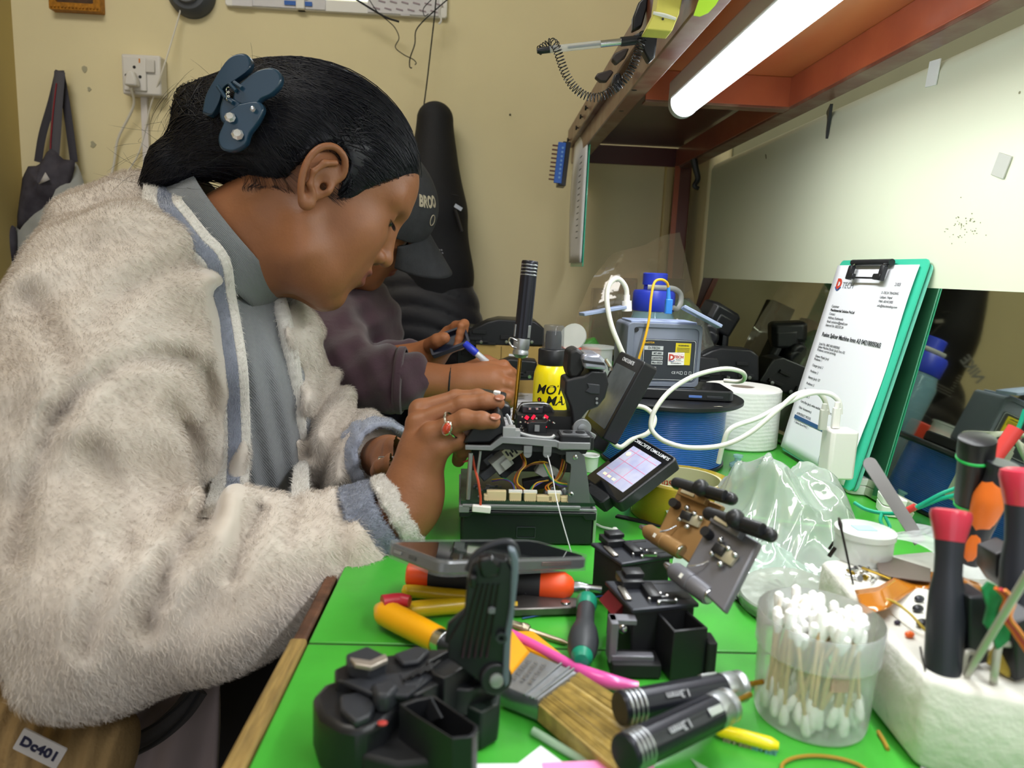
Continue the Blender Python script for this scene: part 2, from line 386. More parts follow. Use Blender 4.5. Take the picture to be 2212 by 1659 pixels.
# black curved thing behind rear beam and dark wedge
tag(MB().prism([(0, 0), (.05, .0), (.014, -.045), (.008, -.02)], 0, .004, T(.476, onx(1802, 200, .48).y, ZS+.0, rx=pi/2, rz=rad(70))).build('black_wedge', mat('black plastic', '141416', .45)), 'black pointed scrap sticking out below the shelf by the right wall', 'scrap')
p = at(1503, 365, 1.55)
k = MB(); k.tube([p+V((-.006, 0, .02)), p, p+V((.006, 0, -.02)), p+V((.0, 0, -.035)), p+V((.01, 0, -.04))], lambda t: .008-.004*t, 8)
tag(k.build('black_hook', mat('black plastic', '141416', .45)), 'black hook hanging behind the shelf post near the room corner', 'hook')

# ---- LED tube lamp under the shelf
lt = thing('tube_lamp', 'glowing white tube lamp fixed under the shelf', 'lamp', (.262, 1.03, ZS-.002))
MB().box((0, -.6, .004), (.04, 1.2, .026)).build('housing', mat('lamp housing white', 'D8D8D8', .4), lt, bevel=.003)
tb = MB(); prof = [(.0185*cos(a), .0185*sin(a)) for a in [pi+pi*k/14 for k in range(15)]]
tb.prism(prof+[(.0185, .006), (-.0185, .006)], .012, 1.19, T(0, 0, -.012, rx=pi/2)); tb.build('diffuser', mat('lamp diffuser', 'FFFFFF', .4, emit=9, emcol='F6FBFF'), lt)
tb = MB(); prof = [(.0195*cos(a), .0195*sin(a)) for a in [pi+pi*k/14 for k in range(15)]]
tb.prism(prof+[(.0195, .012), (-.0195, .012)], 0, .014, T(0, 0, -.012, rx=pi/2)); tb.build('end_cap', mat('end cap grey', 'BFC4C8', .4), lt)

# ---- green bench
bench = thing('bench', 'work bench topped with bright green sheet, wooden edging on its left side', 'bench', (-.105, .4, 0))
m_green = mat('bright green top', '40A434', .34, var=.08, vs=30, bump=.05, bs=80, coat=.15)
m_seam = mat('seam dirt', '1E3A14', .8)
for (ya, yb) in ((-.36, .0), (.0025, .9)):
    MB().box((.29, (ya+yb)/2+.022, DESK-.005), (.58, yb-ya, .01)).build('green_top', m_green, bench, bevel=.001)
MB().box((.29, .023, DESK-.0025), (.58, .0035, .003)).build('seam', m_seam, bench)
MB().box((.2855, .28, DESK-.022), (.585, 1.3, .024)).build('board', mat('dark board', '2B1D14', .6, var=.2), bench)
md = mat('worn wood edging', '8E7440', .6, var=.35, vs=60, stretch=(8, .6, 8), bump=.5, bs=120)
MB().box((-.0065, -.17, DESK-.009), (.011, .392, .022)).build('wood_edging', md, bench, bevel=.002)
MB().box((-.0085, .03+.13, DESK-.0165), (.009, .27, .026)).build('wood_edging', mat('chipped brown wood', '5A3A28', .7, var=.6, vs=50, bump=1, bs=60), bench, bevel=.002)['label'] = 'chipped brown wood edging'
for x_, y_ in ((.03, -.3), (.03, .85), (.54, -.3), (.54, .85)):
    MB().box((x_, y_, .358), (.04, .04, .716)).build('leg', mat('dark bench leg', '3A2A20', .6), bench)
# ================================================================= BENCH OBJECTS (middle and back)
m_blk = mat('black satin plastic', '1B1C20', .38, bump=.05, bs=300)
m_blkm = mat('black matt plastic', '17181B', .62, bump=.08, bs=400)
m_dgrey = mat('dark grey plastic body', '2C2E34', .45)
m_steel = mat('bright steel', 'C9CBCE', .22, metal=1.0)
m_alu = mat('satin aluminium', 'A9ACB0', .38, metal=.9, bump=.08, bs=300)
m_cast = mat('cast grey alloy', '8E9093', .5, metal=.55, bump=.1, bs=200)
m_white = mat('white plastic', 'E6E4E0', .35)
m_paper = mat('white paper', 'E9EAF0', .7)
m_ink = mat('black ink', '23252B', .7)
m_gold2 = mat('brass shaft', 'B58A34', .25, metal=1.0)
m_grn = mat('pcb green', '1E3A26', .4, var=.5, vs=90)
def pxy(pts, z, o=V((0, 0, 0))):
    return [tuple((onz(x, y, z)-o)[:2]) for x, y in pts]
def pprism(q, pts, z1, z0, o, ch=0):
    q.prism(pxy(pts, z1, o), z1-o.z, z0-o.z, ch=ch) if z1 < z0 else q.prism(pxy(pts, z1, o)[::1], z0-o.z, z1-o.z, ch=ch); return q
def M3(a, b, c): return Matrix((a, b, c)).transposed()
def flatM(p, x, y):
    x = V(x).normalized(); y = V(y); y = (y-x*y.dot(x)).normalized(); z = x.cross(y)
    m = M3(x, y, z).to_4x4(); m.translation = V(p); return m

# ---- fusion splicer opened for repair
o0 = onz(990, 1176); o1 = onz(1283, 1180)
ang = math.atan2(o1.y-o0.y, o1.x-o0.x)
SP = thing('fusion_splicer', 'opened fusion splicer with its guts of coloured wires showing, under the hand with the ring', 'splicer', (o0.x, o0.y, DESK+.0005), (0, 0, ang))
W = (o1-o0).length; D = .1
ca, sa = cos(-ang), sin(-ang)
def sloc(px, py, d):
    """a point of the splicer seen at pixel, on its vertical plane d behind the front"""
    r = ray(px, py); n = V((-sin(ang), cos(ang), 0)); b = SP.location+n*d
    t = (b-EYEP).dot(n)/r.dot(n); p = EYEP+r*t-SP.location
    return V((p.x*ca-p.y*sa, p.x*sa+p.y*ca, p.z))
q = MB(); q.box((W/2, D/2, .0155), (W-.003, D, .030), ch=.002); q.prism([(0, .0), (W*.07, 0), (W*.09, .003), (W*.9, .003), (W*.92, -.001), (W, -.001), (W, .006), (0, .006)], -.001, .002, T(0, 0, .025, rx=pi/2))
q.build('battery_pack', m_blk, SP, bevel=.0008)
MB().ring(rrect(.017, .0105, .001, 2, W*.49, .0115), rrect(.0155, .009, .001, 2, W*.49, .0115), 0, .0006, T(0, -.0003, 0, rx=pi/2)).build('latch_outline', m_dgrey, SP)
MB().box((W-.0005, D/2, .0165), (.0025, D+.001, .031)).build('side_cover', mat('pale green metal cover', '9DB59A', .35, metal=.4), SP, bevel=.0005)
q = MB(); q.box((W/2, D/2, .0325), (W+.001, D+.001, .0022)); q.box((W*.45, -.001, .0355), (W*.86, .003, .0025)); q.box((.004, -.0005, .0325), (.009, .004, .006))
q.build('base_plate', m_cast, SP, bevel=.0004)
MB().box((W/2, D/2+.001, .0375), (W-.002, D, .003)).build('lower_board', m_grn, SP)
rg = random.Random(3)
ncon = 0
for x, w_, h_ in ((1050, .004, .005), (1072, .017, .0085), (1113, .0105, .0075), (1145, .0105, .0075), (1176, .014, .005), (1197, .0105, .0075), (1222, .009, .0045)):
    p = sloc(x, 1078, .004); q = MB(); q.box((p.x, .006, .039+h_/2), (w_, .006, h_), ch=.0006)
    for k in range(int(w_/.0016)): q.box((p.x-w_/2+.0012+k*.0016, .0025, .0394), (.0005, .002, .0006))
    c = q.build('board_connector', mat('cream connector', 'D2C197', .5), SP)
    if w_ == .0105: MB().box((p.x, .0055, .039+h_+.0005), (w_+.0015, .004, .0025)).build('plug_cap', m_white, c, bevel=.0003)
q = MB()
for k in range(55): q.box((rg.uniform(.012, W-.02), rg.uniform(.012, .05), .0396), (rg.uniform(.0012, .004), rg.uniform(.001, .003), rg.uniform(.0008, .003)))
tag(q.build('chips', mat('chip grey', '5B5E60', .35, var=.6, vs=150), SP), kind='stuff')
for x, y in ((.078, .02), (.089, .016), (.094, .028), (.083, .032), (.062, .03)):
    MB().lathe([(.003, 0), (.003, .004), (.0022, .0055), (0, .0056)], (x, y, .0388), (x, y, .05), 14).build('capacitor', m_alu, SP)
# inner tilted carriages
q = MB(); Mr = T(.036, .035, .066, ry=rad(-38), rz=.2)
q.box((0, 0, 0), (.017, .02, .013), M=Mr); q.box((.002, -.012, -.001), (.008, .004, .008), M=Mr)
q.build('lens_block', mat('translucent white block', 'B9BDB8', .35), SP, bevel=.0006)
q = MB(); Mr2 = T(.046, .03, .078, ry=rad(-38)); q.box((0, 0, 0), (.016, .012, .012), M=Mr2); q.build('pattern_block', mat('cream block', 'C6C5AA', .5), SP, bevel=.0004)
q = MB()
for k in range(5): q.box((-.005+.0025*k, -.0063, (-1)**k*.0015), (.0017, .0005, .005), M=Mr2)
q.build('pattern_marks', m_ink, SP)
q = MB()
for k, (x, z, w_) in enumerate(((.03, .058, .028), (.026, .066, .012), (.052, .062, .02), (.045, .055, .022))): q.box((x, .04+.004*k, z), (w_, .012, .008), rot=(0, rad(-40), .1*k), ch=.001)
q.build('motor_carriage', mat('smoke grey part', '4A4E54', .4), SP, bevel=.0006)
q = MB(); q.box((.079, .034, .058), (.02, .012, .012), rot=(0, .5, 0), ch=.001); q.build('white_gear_case', mat('translucent white block', 'B9BDB8', .35), SP)
q = MB(); q.box((.06, .055, .07), (W-.02, .03, .03)); q.box((.072, .03, .048), (.03, .01, .01), rot=(0, -.2, 0)); q.box((.094, .02, .081), (.011, .01, .013)); q.lathe([(.007, 0), (.007, .01)], (.098, .02, .077), (.098, .01, .077), 16)
q.build('inner_chassis', m_blkm, SP, bevel=.0006)
# wires
wc = {'orange': 'D9741F', 'red-orange': 'B5452A', 'yellow': 'D8A62A', 'violet': '5A4AA0', 'green': '2E9A56', 'brown': '6A3B22', 'red': 'B3303A'}
def wire(col, pts, r=.00055, n=1):
    q = MB(); P = [V(p) for p in pts]
    for k in range(n):
        off = V((rg.uniform(-1, 1), rg.uniform(-1, 1), rg.uniform(-1, 1)))*r*2.2
        q.tube([p+off*(1 if 0 < i < len(P)-1 else .3) for i, p in enumerate(P)], r, 6)
    q.build('wire', mat('wire '+col, wc[col], .4), SP)['label'] = col+' wire'
s = sloc
wire('red-orange', [s(1020, 985, .01), s(1022, 1010, .008), s(1030, 1040, .0), s(1035, 1075, -.002), s(1037, 1092, -.003)], .0012)
wire('red', [s(1000, 998, .02), s(1010, 994, .02), s(1018, 985, .02)], .0006, 2)
for c_, dx_ in (('orange', 0), ('yellow', .0012), ('brown', .002)):
    wire(c_, [s(1120, 975, .03)+V((dx_, 0, 0)), s(1128, 992, .02)+V((dx_, 0, 0)), s(1133, 1008, .015), s(1118, 1025, .012)+V((dx_, 0, dx_)), s(1112, 1045, .01)+V((dx_, 0, 0)), s(1130, 1060, .009), s(1148, 1072, .008)+V((dx_, 0, 0))], .0007)
    wire(c_, [s(1132, 1012, .014), s(1150, 1005, .014)+V((0, 0, dx_)), s(1170, 1002, .014)+V((0, 0, dx_)), s(1182, 1000, .02)], .0007)
    wire(c_, [s(1218, 978, .03)+V((dx_, 0, 0)), s(1215, 1000, .02)+V((dx_, 0, 0)), s(1210, 1018, .02)+V((dx_, 0, 0)), s(1200, 1035, .02)+V((dx_, 0, 0)), s(1180, 1050, .015)+V((dx_, 0, 0)), s(1196, 1072, .008)+V((dx_, 0, 0))], .0007)
for c_, dx_ in (('violet', 0), ('green', .001), ('yellow', .002)):
    wire(c_, [s(1062, 1040, .03)+V((0, 0, dx_)), s(1085, 1037, .02)+V((0, 0, dx_)), s(1104, 1046, .012)+V((dx_, 0, 0)), s(1113, 1072, .008)+V((dx_, 0, 0))], .0006)
    wire(c_, [s(1180, 1038, .02)+V((dx_, 0, 0)), s(1160, 1050, .012)+V((0, 0, dx_)), s(1145, 1062, .01)+V((dx_, 0, 0)), s(1142, 1073, .008)+V((dx_, 0, 0))], .0006)
    wire(c_, [s(1175, 1005, .01)+V((0, 0, dx_)), s(1190, 1032, .01)+V((0, 0, dx_)), s(1205, 1045, .012)+V((0, 0, dx_)), s(1225, 1050, .014)+V((0, 0, dx_))], .0006)
q = MB(); p = s(1040, 1099, -.004); q.box(p, (.016, .005, .006), rot=(0, .08, 0)); q.build('loose_connector', m_white, SP, bevel=.0008)
# posts, right plate
for x0_, y0_, x1_, y1_, r_ in ((1017, 978, 1011, 1078, .0021), (1038, 974, 1030, 1032, .0012)):
    q = MB(); q.cyl(s(x0_, y0_, .004), s(x1_, y1_, .004), r_, n=12); q.build('spacer_post', m_alu, SP)
pts = [s(x, y, .003) for x, y in ((1222, 975), (1250, 975), (1262, 984), (1270, 1040), (1276, 1104), (1255, 1098), (1226, 1085), (1226, 1070), (1233, 1010), (1232, 1002), (1222, 996))]
q = MB(); q.prism([(p.x, p.z) for p in pts], 0, .0015, T(0, .003, 0, rx=pi/2)); q.build('side_bracket', mat('grey bracket', '74777A', .45, metal=.6), SP, bevel=.0003)
for x, y in ((1243, 988), (1234, 1068)): q = MB(); p = s(x, y, .0008); q.lathe([(.0022, 0), (.0012, .0008), (0, .0008)], (p.x, .001, p.z), (p.x, -.001, p.z), 12); q.build('bracket_screw', m_steel, SP)
# top frame: cast grey rim with black skirt, following the stepped front
zt = lambda x, y: s(x, y, 0).z
rim = [s(x, y, 0) for x, y in ((1005, 962), (1058, 963), (1082, 943), (1130, 945), (1200, 951), (1212, 956), (1272, 957))]
low = [s(x, y, 0) for x, y in ((1005, 971), (1062, 973), (1086, 957), (1130, 960), (1200, 966), (1212, 972), (1272, 970))]
bot = [s(x, y, 0) for x, y in ((1010, 972), (1062, 976), (1090, 972), (1130, 975), (1200, 980), (1212, 984), (1266, 982))]
q = MB(); q.prism([(p.x, p.z) for p in rim]+[(p.x, p.z) for p in low[::-1]], 0, .004, T(0, .003, 0, rx=pi/2)); q.build('top_rim', m_cast, SP, bevel=.0004)
q = MB(); q.prism([(p.x, p.z) for p in low]+[(p.x, p.z) for p in bot[::-1]], 0, .06, T(0, .062, 0, rx=pi/2)); q.build('top_skirt', m_blkm, SP, bevel=.0004)
q = MB()
for x in (1140, 1182): p = s(x, 975, 0); q.cyl((p.x, -.001, p.z-.002), (p.x, .002, p.z-.002), .0035, n=14); q.box((p.x, 0, p.z+.002), (.007, .003, .006))
q.build('screw_lug', m_cast, SP)
zr = rim[3].z
q = MB(); q.box((.083, .045, zr-.006), (.066, .075, .012)); q.build('deck', m_blkm, SP, bevel=.001)
# raised deck rim pieces
q = MB()
pp_ = [s(x, y, d) for x, y, d in ((1093, 896, .03), (1098, 902, .028), (1104, 918, .02), (1112, 931, .012), (1124, 936, .006), (1150, 943, .004), (1188, 946, .003), (1198, 940, .004))]
q.tube([p for p in pp_], .0017, 6, sm=3); q.box(s(1099, 935, .006), (.011, .012, .012)); q.box(s(1113, 937, .006), (.008, .01, .008))
q.build('deck_rim', mat('light alloy rim', 'A6A8AA', .42, metal=.5), SP, bevel=.0003)
# left housing, where the fingers rest
hp = [s(x, y, .002) for x, y in ((1000, 960), (1020, 925), (1062, 905), (1078, 884), (1092, 915), (1094, 938), (1078, 944), (1060, 958))]
q = MB(); q.prism([(p.x, p.z) for p in hp], 0, .06, T(0, .064, 0, rx=pi/2)); q.build('left_housing', m_blk, SP, bevel=.002)
q = MB(); q.prism([(p.x, p.z) for p in [s(x, y, .05) for x, y in ((1040, 872), (1080, 868), (1103, 878), (1104, 900), (1060, 905))]], 0, .02, T(0, .07, 0, rx=pi/2)); q.build('rear_housing', m_blk, SP, bevel=.002)
# arch with V-groove unit
ap = [s(x, y, .055) for x, y in ((1110, 905), (1122, 884), (1130, 874), (1178, 873), (1192, 882), (1212, 910), (1238, 928), (1238, 938), (1218, 934), (1200, 920), (1182, 893), (1134, 890), (1124, 905), (1118, 915))]
q = MB(); q.prism([(p.x, p.z) for p in ap], 0, .016, T(0, .07, 0, rx=pi/2)); q.build('wind_arch', m_blk, SP, bevel=.0012)
q = MB(); q.tube([s(x, y, .054) for x, y in ((1112, 905), (1121, 884), (1131, 873), (1178, 872), (1190, 880), (1196, 890))], .0009, 6, sm=3); q.build('arch_trim', m_alu, SP)
q = MB(); q.box(s(1150, 884, .05), (.02, .008, .007)); q.build('objective', mat('dark lens part', '3A3D42', .3, metal=.5), SP, bevel=.001)
q = MB()
for x in (1144, 1160): q.cyl(s(x, 880, .045), s(x, 884, .045), .0023, n=12)
q.build('clip', m_steel, SP)
q = MB(); pts = [s(x, y, .025) for x, y in ((1138, 930), (1140, 912), (1146, 908), (1176, 909), (1184, 903), (1178, 918), (1180, 938), (1140, 938))]
q.prism([(p.x, p.z) for p in pts], 0, .012, T(0, .03, 0, rx=pi/2)); q.build('groove_block', m_blk, SP, bevel=.0006)
q = MB(); q.box(s(1160, 925, .016), (.0042, .002, .0055)); q.build('electrode_plate', m_cast, SP)
q = MB(); q.box((.075, .05, zr+.006), (.05, .03, .012)); q.build('groove_bed', mat('deep black', '0C0C0E', .5), SP)
q = MB()
for k in range(26): q.ball(s(rg.uniform(1108, 1200), rg.uniform(900, 935), rg.uniform(.02, .035)), rg.uniform(.0007, .0015), 8)
tag(q.build('screws', m_steel, SP), kind='stuff')
for x, y, dx_, dy_ in ((1180, 900, .0035, .002), (1177, 922, .003, .002), (1138, 902, .003, .003), (1152, 901, .002, .004)):
    q = MB(); q.box(s(x, y, .024), (dx_, .001, dy_), rot=(0, .6, 0)); q.build('red_glow_lamp', mat('red led', 'FF1030', .4, emit=2.2 if x > 1170 else .5, emcol='FF0A2A'), SP)
# right keypad block
q = MB(); c = s(1240, 945, .012); q.box(c, (.027, .022, .008), ch=.0015); q.build('key_block', m_blk, SP)
kt = q = MB(); q.box(c+V((-.001, -.001, .0043)), (.023, .018, .001), ch=.0004); q.build('key_plate', mat('key plate', '6C6E72', .4, metal=.4), SP)
for dx_ in (-.006, .005):
    MB().cyl(c+V((dx_, -.001, .0047)), c+V((dx_, -.001, .0056)), .0042, n=20).build('round_key', m_blkm, SP)
q = MB(); q.box(s(1240, 963, -.001), (.028, .003, .006)); q.build('side_clip', m_cast, SP, bevel=.0004)
# hinge ear
q = MB(); c = s(1257, 925, .03); q.cyl(c+V((0, .006, 0)), c+V((0, -.001, 0)), .0085, n=28); q.box(c+V((.004, .0025, -.008)), (.016, .005, .012), rot=(0, .5, 0)); q.build('hinge_ear', m_cast, SP, bevel=.0005)
MB().lathe([(.0042, 0), (.004, .001), (.003, .0012), (0, .0012)], c+V((0, -.001, 0)), c+V((0, -.003, 0)), 20).build('hinge_pin', m_alu, SP)
# open wind cover (black shell standing up)
def face(pts, d, dep, name, m, bev=.002, par=SP):
    P = [s(x, y, d) for x, y in pts]; q = MB(); q.prism([(p.x, p.z) for p in P], 0, dep, T(0, d+dep, 0, rx=pi/2)); return q.build(name, m, par, bevel=bev, seg=3)
wc0 = face(((1262, 812), (1278, 800), (1310, 802), (1316, 830), (1308, 860), (1292, 880), (1270, 888), (1248, 915), (1238, 930), (1236, 900), (1232, 880), (1220, 850), (1222, 822), (1240, 816)), .03, .035, 'wind_cover', m_blk)
face(((1225, 800), (1229, 760), (1246, 752), (1262, 762), (1268, 772), (1262, 800), (1250, 818), (1230, 818)), .034, .03, 'cover_lobe', mat('deep black', '0C0C0E', .5), .003, wc0)
face(((1256, 772), (1266, 764), (1296, 766), (1306, 776), (1312, 800), (1262, 797)), .026, .035, 'cover_top', mat('glossy grey shell', 'A8ABBA', .2, metal=.6), .003, wc0)
face(((1258, 776), (1270, 779), (1305, 783), (1308, 790), (1285, 787), (1260, 784)), .0255, .002, 'cover_groove', m_blkm, .0005, wc0)
q = MB(); q.tube([s(x, y, .03) for x, y in ((1308, 776), (1312, 782), (1318, 792), (1319, 800))], .002, 8); q.build('cover_seal', m_steel, wc0)
face(((1268, 828), (1296, 831), (1296, 852), (1276, 851), (1264, 846), (1272, 838)), .0285, .002, 'cover_recess', m_dgrey, .0008, wc0)
q = MB()
for y in (861, 870): p = s(1289, y, .029); q.cyl(p, p+V((0, -.001, 0)), .0012, n=10)
q.build('cover_dot', m_cast, wc0)
# monitors
def monitor(name, label, R, c, w, h, th, text, lit, par=None):
    t = thing(name, label, 'monitor', c, R) if par is None else thing(name, None, None, c, R)
    if par is not None: t.parent = par
    MB().prism(rrect(w, h, .005, 4), -th, 0, ch=.0012).build('casing', m_blk, t, bevel=.0005)
    MB().prism(rrect(w*.9, h*.93, .003, 3), 0, .0004).build('bezel', mat('glossy black glass', '0E0F12', .08, coat=.5), t)
    return t
mats_lit = mat('screen lit', '9FA3C0', .15, emit=.33, emcol='B7B6D6', var=.0)
nt = mats_lit.node_tree
nz_ = nt.nodes.new('ShaderNodeTexNoise'); nz_.inputs['Scale'].default_value = 55; cr_ = nt.nodes.new('ShaderNodeValToRGB')
cr_.color_ramp.elements[0].color = (.20, .19, .42, 1); cr_.color_ramp.elements[1].color = (.70, .66, .58, 1); cr_.color_ramp.elements[0].position = .35; cr_.color_ramp.elements[1].position = .62
tcn = nt.nodes.new('ShaderNodeTexCoord'); nt.links.new(tcn.outputs['Object'], nz_.inputs[0]); nt.links.new(nz_.outputs[0], cr_.inputs[0]); nt.links.new(cr_.outputs[0], nt.nodes['Principled BSDF'].inputs['Emission Color'])
R2 = Quaternion((.805, .27, -.09, -.52)).to_matrix()
k2 = .80; c2 = EYEP+(V((.1775, .813, .762))-EYEP)*k2
w2, h2 = .0725*k2, .09*k2
t = thing('display_monitor', 'small lit monitor lying tilted on the bench in front of the blue spool', 'monitor', c2, R2)
MB().prism(rrect(w2, h2, .004, 4), -.0135, 0, ch=.001).build('casing', m_blk, t, bevel=.0004)
MB().prism(rrect(w2*.93, h2*.95, .002, 3), 0, .0004).build('bezel', mat('glossy black glass', '0E0F12', .08, coat=.5), t)
scr = MB().prism(rrect(w2*.74, h2*.66, .0005, 2, 0, -.001), .0004, .0007).build('screen', mats_lit, t)
q = MB()
for yy, a_ in ((.3, 0), (.05, 0), (-.22, 0)): q.box((0, h2*.66*yy*1.2, .0009), (w2*.72, .0003, .0002))
for xx in (-.25, .12): q.box((w2*.74*xx, 0, .0009), (.00025, h2*.64, .0002))
q.build('trace_line', mat('trace pink', 'D06A90', .4, emit=.6, emcol='D06A90'), scr)
q = MB()
for k in range(3): q.box((-.014+.007*k, -h2*.27, .001), (.0042, .0026, .0002))
q.cyl((-.016, .012, .0009), (-.016, .012, .0012), .0026, n=16)
q.build('icon', mat('icon cream', 'E6DCB0', .4, emit=.7, emcol='E6DCB0'), scr)
q = MB(); q.text('SUMITOMO ELECTRIC', .0052, T(-.001, h2*.415, .0006, rz=pi), .0001, spacing=1.0, bold=.00002)
q.build('lettering', mat('white lettering', 'D8DADF', .5), t)
MB().box((.0, -h2/2-.004, -.007), (w2*.5, .012, .014), ch=.002).build('hinge_block', m_blkm, t)
q = MB(); q.cyl((-w2*.3, -h2/2-.001, -.004), (-w2*.12, -h2/2-.001, -.004), .004, n=14); q.build('hinge_barrel', m_blk, t)
# raised monitor of the splicer
R1 = Quaternion((.643, .4265, -.3241, -.547)).to_matrix(); k1 = .90
c1 = EYEP+(V((.1447, .7825, .8568))-EYEP)*k1; w1, h1 = .07*k1, .095*k1
t = thing('raised_monitor', 'dark switched-off monitor of the splicer standing up beside the grey tester', 'monitor', c1, R1)
MB().prism(rrect(w1, h1, .003, 4), -.017, 0, ch=.001).build('casing', m_blk, t, bevel=.0005)
MB().prism(rrect(w1*.8, h1*.74, .001, 3, 0, -.002), 0, .0005).build('screen', mat('grey dusty screen', '5C6266', .2, var=.25, vs=40), t)
q = MB(); q.text('SUMITOMO', .0058, T(-.001, h1*.43, .0004, rz=pi), .0001, bold=.00002); q.build('lettering', mat('white lettering', 'D8DADF', .5), t)
q = MB(); q.box((-.002, -h1/2-.006, -.009), (w1*.55, .02, .018), ch=.003); q.build('hinge_arm', m_blk, t)
# loose fibre
q = MB(); q.tube([at(1163, 932, .635), at(1172, 950, .61), at(1190, 1010, .585), at(1205, 1090, .56), at(1238, 1207, .545)], .00045, 6)
tag(q.build('fibre_strand', mat('clear fibre', 'D9DCE0', .15)), 'thin clear fibre strand running down from the splicer to the phone', 'fibre')
# small black clip box lying on the splicer above the fingers
p = at(1060, 855, .70); q = MB(); q.box((0, 0, 0), (.03, .02, .007), ch=.002)
t = thing('fibre_clamp', 'little black clamp with a white knob just behind the ringed fingers', 'clamp', p, (.1, .1, -.1)); q.build('clamp_body', m_blk, t)
MB().box((.006, -.004, .005), (.007, .006, .004), ch=.001).build('knob', m_white, t)

# ---- upright long screwdriver
def knurled_driver(name, label, p0, p1, R, tip, seed, text=None, tl=.06, grp=None):
    """p0: closed end, p1: metal collar end, shaft continues"""
    p0, p1 = V(p0), V(p1); Lh = (p1-p0).length; d = (p1-p0).normalized(); x, y = basis(d)
    t = thing(name, label, 'screwdriver', p0, Matrix((x, y, d)).transposed(), grp)
    n = 60; q = MB()
    def prof(a): return R*(1-.07*max(0, math.sin(a*6))**.5 if math.sin(a*6) > 0 else 1)
    zs = [0, .001, Lh*.04, Lh*.80, Lh*.82]; vs = []; fs = []
    for j, z in enumerate(zs):
        for i in range(n):
            a = 2*pi*i/n; r = prof(a) if j > 1 else R*(.93 if j == 0 else 1)
            vs.append((r*cos(a), r*sin(a), z))
    for j in range(len(zs)-1): fs += [(j*n+i, j*n+(i+1) % n, (j+1)*n+(i+1) % n, (j+1)*n+i) for i in range(n)]
    fs.append(tuple(range(n))[::-1]); fs.append(tuple(range((len(zs)-1)*n, len(zs)*n))); q.add(vs, fs)
    h = q.build('handle', mat('anodised black', '20212A', .33, metal=.35), t)
    q = MB()
    for k in range(4): q.lathe([(R*.96, 0), (R*1.012, .0004), (R*1.012, .0011), (R*.96, .0015)], (0, 0, Lh*(.035+.035*k)), (0, 0, 1), 40, cap=False)
    q.build('machined_ring', m_alu, t)
    q = MB(); q.lathe([(R*.98, 0), (R*.99, Lh*.01), (R*.99, Lh*.10), (R*.9, Lh*.115), (R*.9, Lh*.125), (R*.97, Lh*.135), (R*.97, Lh*.17), (R*.6, Lh*.2), (R*.3, Lh*.21), (0, Lh*.21)], (0, 0, Lh*.82), (0, 0, Lh), 36)
    q.build('collar', m_alu, t, bevel=.0002)
    for k in range(3):
        a = 2*pi*k/3+seed; q = MB(); q.box((R*.99, 0, Lh*.74), (.0012, R*.42, Lh*.13), M=Matrix.Rotation(a, 4, 'Z')); q.build('silver_flat', m_alu, t, bevel=.0002)
    q = MB(); q.cyl((0, 0, Lh), (0, 0, Lh+tl), tip, n=14); q.build('shaft', m_gold2, t)
    if text:
        a = text[1]; q = MB()
        m = Matrix.Rotation(a, 4, 'Z') @ M3((0, 0, 1*text[2]), (0, text[2]*1, 0), (-1, 0, 0)).to_4x4() if 0 else Matrix.Rotation(a, 4, 'Z') @ flatM((R*1.0, 0, Lh*.4), (0, 0, text[2]), (0, -text[2]*1, 0))
        q.text(text[0], R*.62, m, .0003, bold=.00005); q.build('size_mark', mat('engraved grey', 'A9ABB2', .4), t)
    return t
knurled_driver('screwdriver', 'tall black and silver screwdriver with brass shaft standing upright in the splicer', at(1145, 564, .675), at(1124, 768, .668), .0078, .0019, .25, tl=.062)
q = MB(); q.tube([at(1117, 736, .66), at(1103, 730, .66), at(1100, 738, .66), at(1106, 748, .66), at(1116, 752, .66)], .0009, 6); tag(q.build('pocket_clip', m_steel), 'thin steel wire loop on the collar of the upright screwdriver', 'clip')

# ---- yellow spray bottle
pb = at(1192, 800, .80); YBt = .80
B = thing('spray_bottle', 'yellow spray bottle with black clear-capped pump behind the splicer', 'bottle', (pb.x, YBt, DESK+.0005))
def hz(y, Y=YBt, x=1192): return at(x, y, Y).z-DESK
rb = .0205
q = MB(); q.lathe([(rb*.92, 0), (rb, .003), (rb, hz(822)), (rb*.97, hz(806)), (rb*.86, hz(793)), (rb*.7, hz(786)), (rb*.7, hz(780))], (0, 0, 0), (0, 0, 1), 48); q.build('bottle_body', mat('yellow bottle plastic', 'F5DE10', .3, coat=.3), B)
q = MB(); q.lathe([(rb*1.01, hz(915)), (rb*1.012, hz(914)), (rb*1.012, hz(882)), (rb*1.01, hz(881))], (0, 0, 0), (0, 0, 1), 48, cap=False); q.build('label_band', mat('label black', '15150F', .4), B)
q = MB(); q.lathe([(rb*.78, hz(788)), (rb*.8, hz(786)), (rb*.8, hz(757)), (rb*.74, hz(754)), (rb*.5, hz(753))], (0, 0, 0), (0, 0, 1), 40); q.build('pump_collar', m_blk, B, bevel=.0004)
q = MB(); q.lathe([(rb*.45, hz(757)), (rb*.45, hz(725)), (rb*.4, hz(716)), (0, hz(716))], (0, 0, 0), (0, 0, 1), 30); q.build('pump_head', m_blk, B)
q = MB(); q.lathe([(rb*.6, hz(753)), (rb*.57, hz(706)), (rb*.52, hz(703)), (0, hz(703))], (0, 0, 0), (0, 0, 1), 36, cap=False); q.build('clear_cap', mat('smoky clear plastic', '6A6C70', .08, alpha=.38), B)
def wrap(body, size, zc, a0, r, sh=0, bold=0, sp=1.0):
    q = MB(); q.text(body, size, Matrix.Identity(4), .00008, shear=sh, bold=bold, spacing=sp)
    out = []
    for x, y, z in q.v: a = a0+x/r; out.append((r*sin(a)*1.0+z*sin(a), -(r+z)*cos(a), zc+y))
    q.v = out; return q
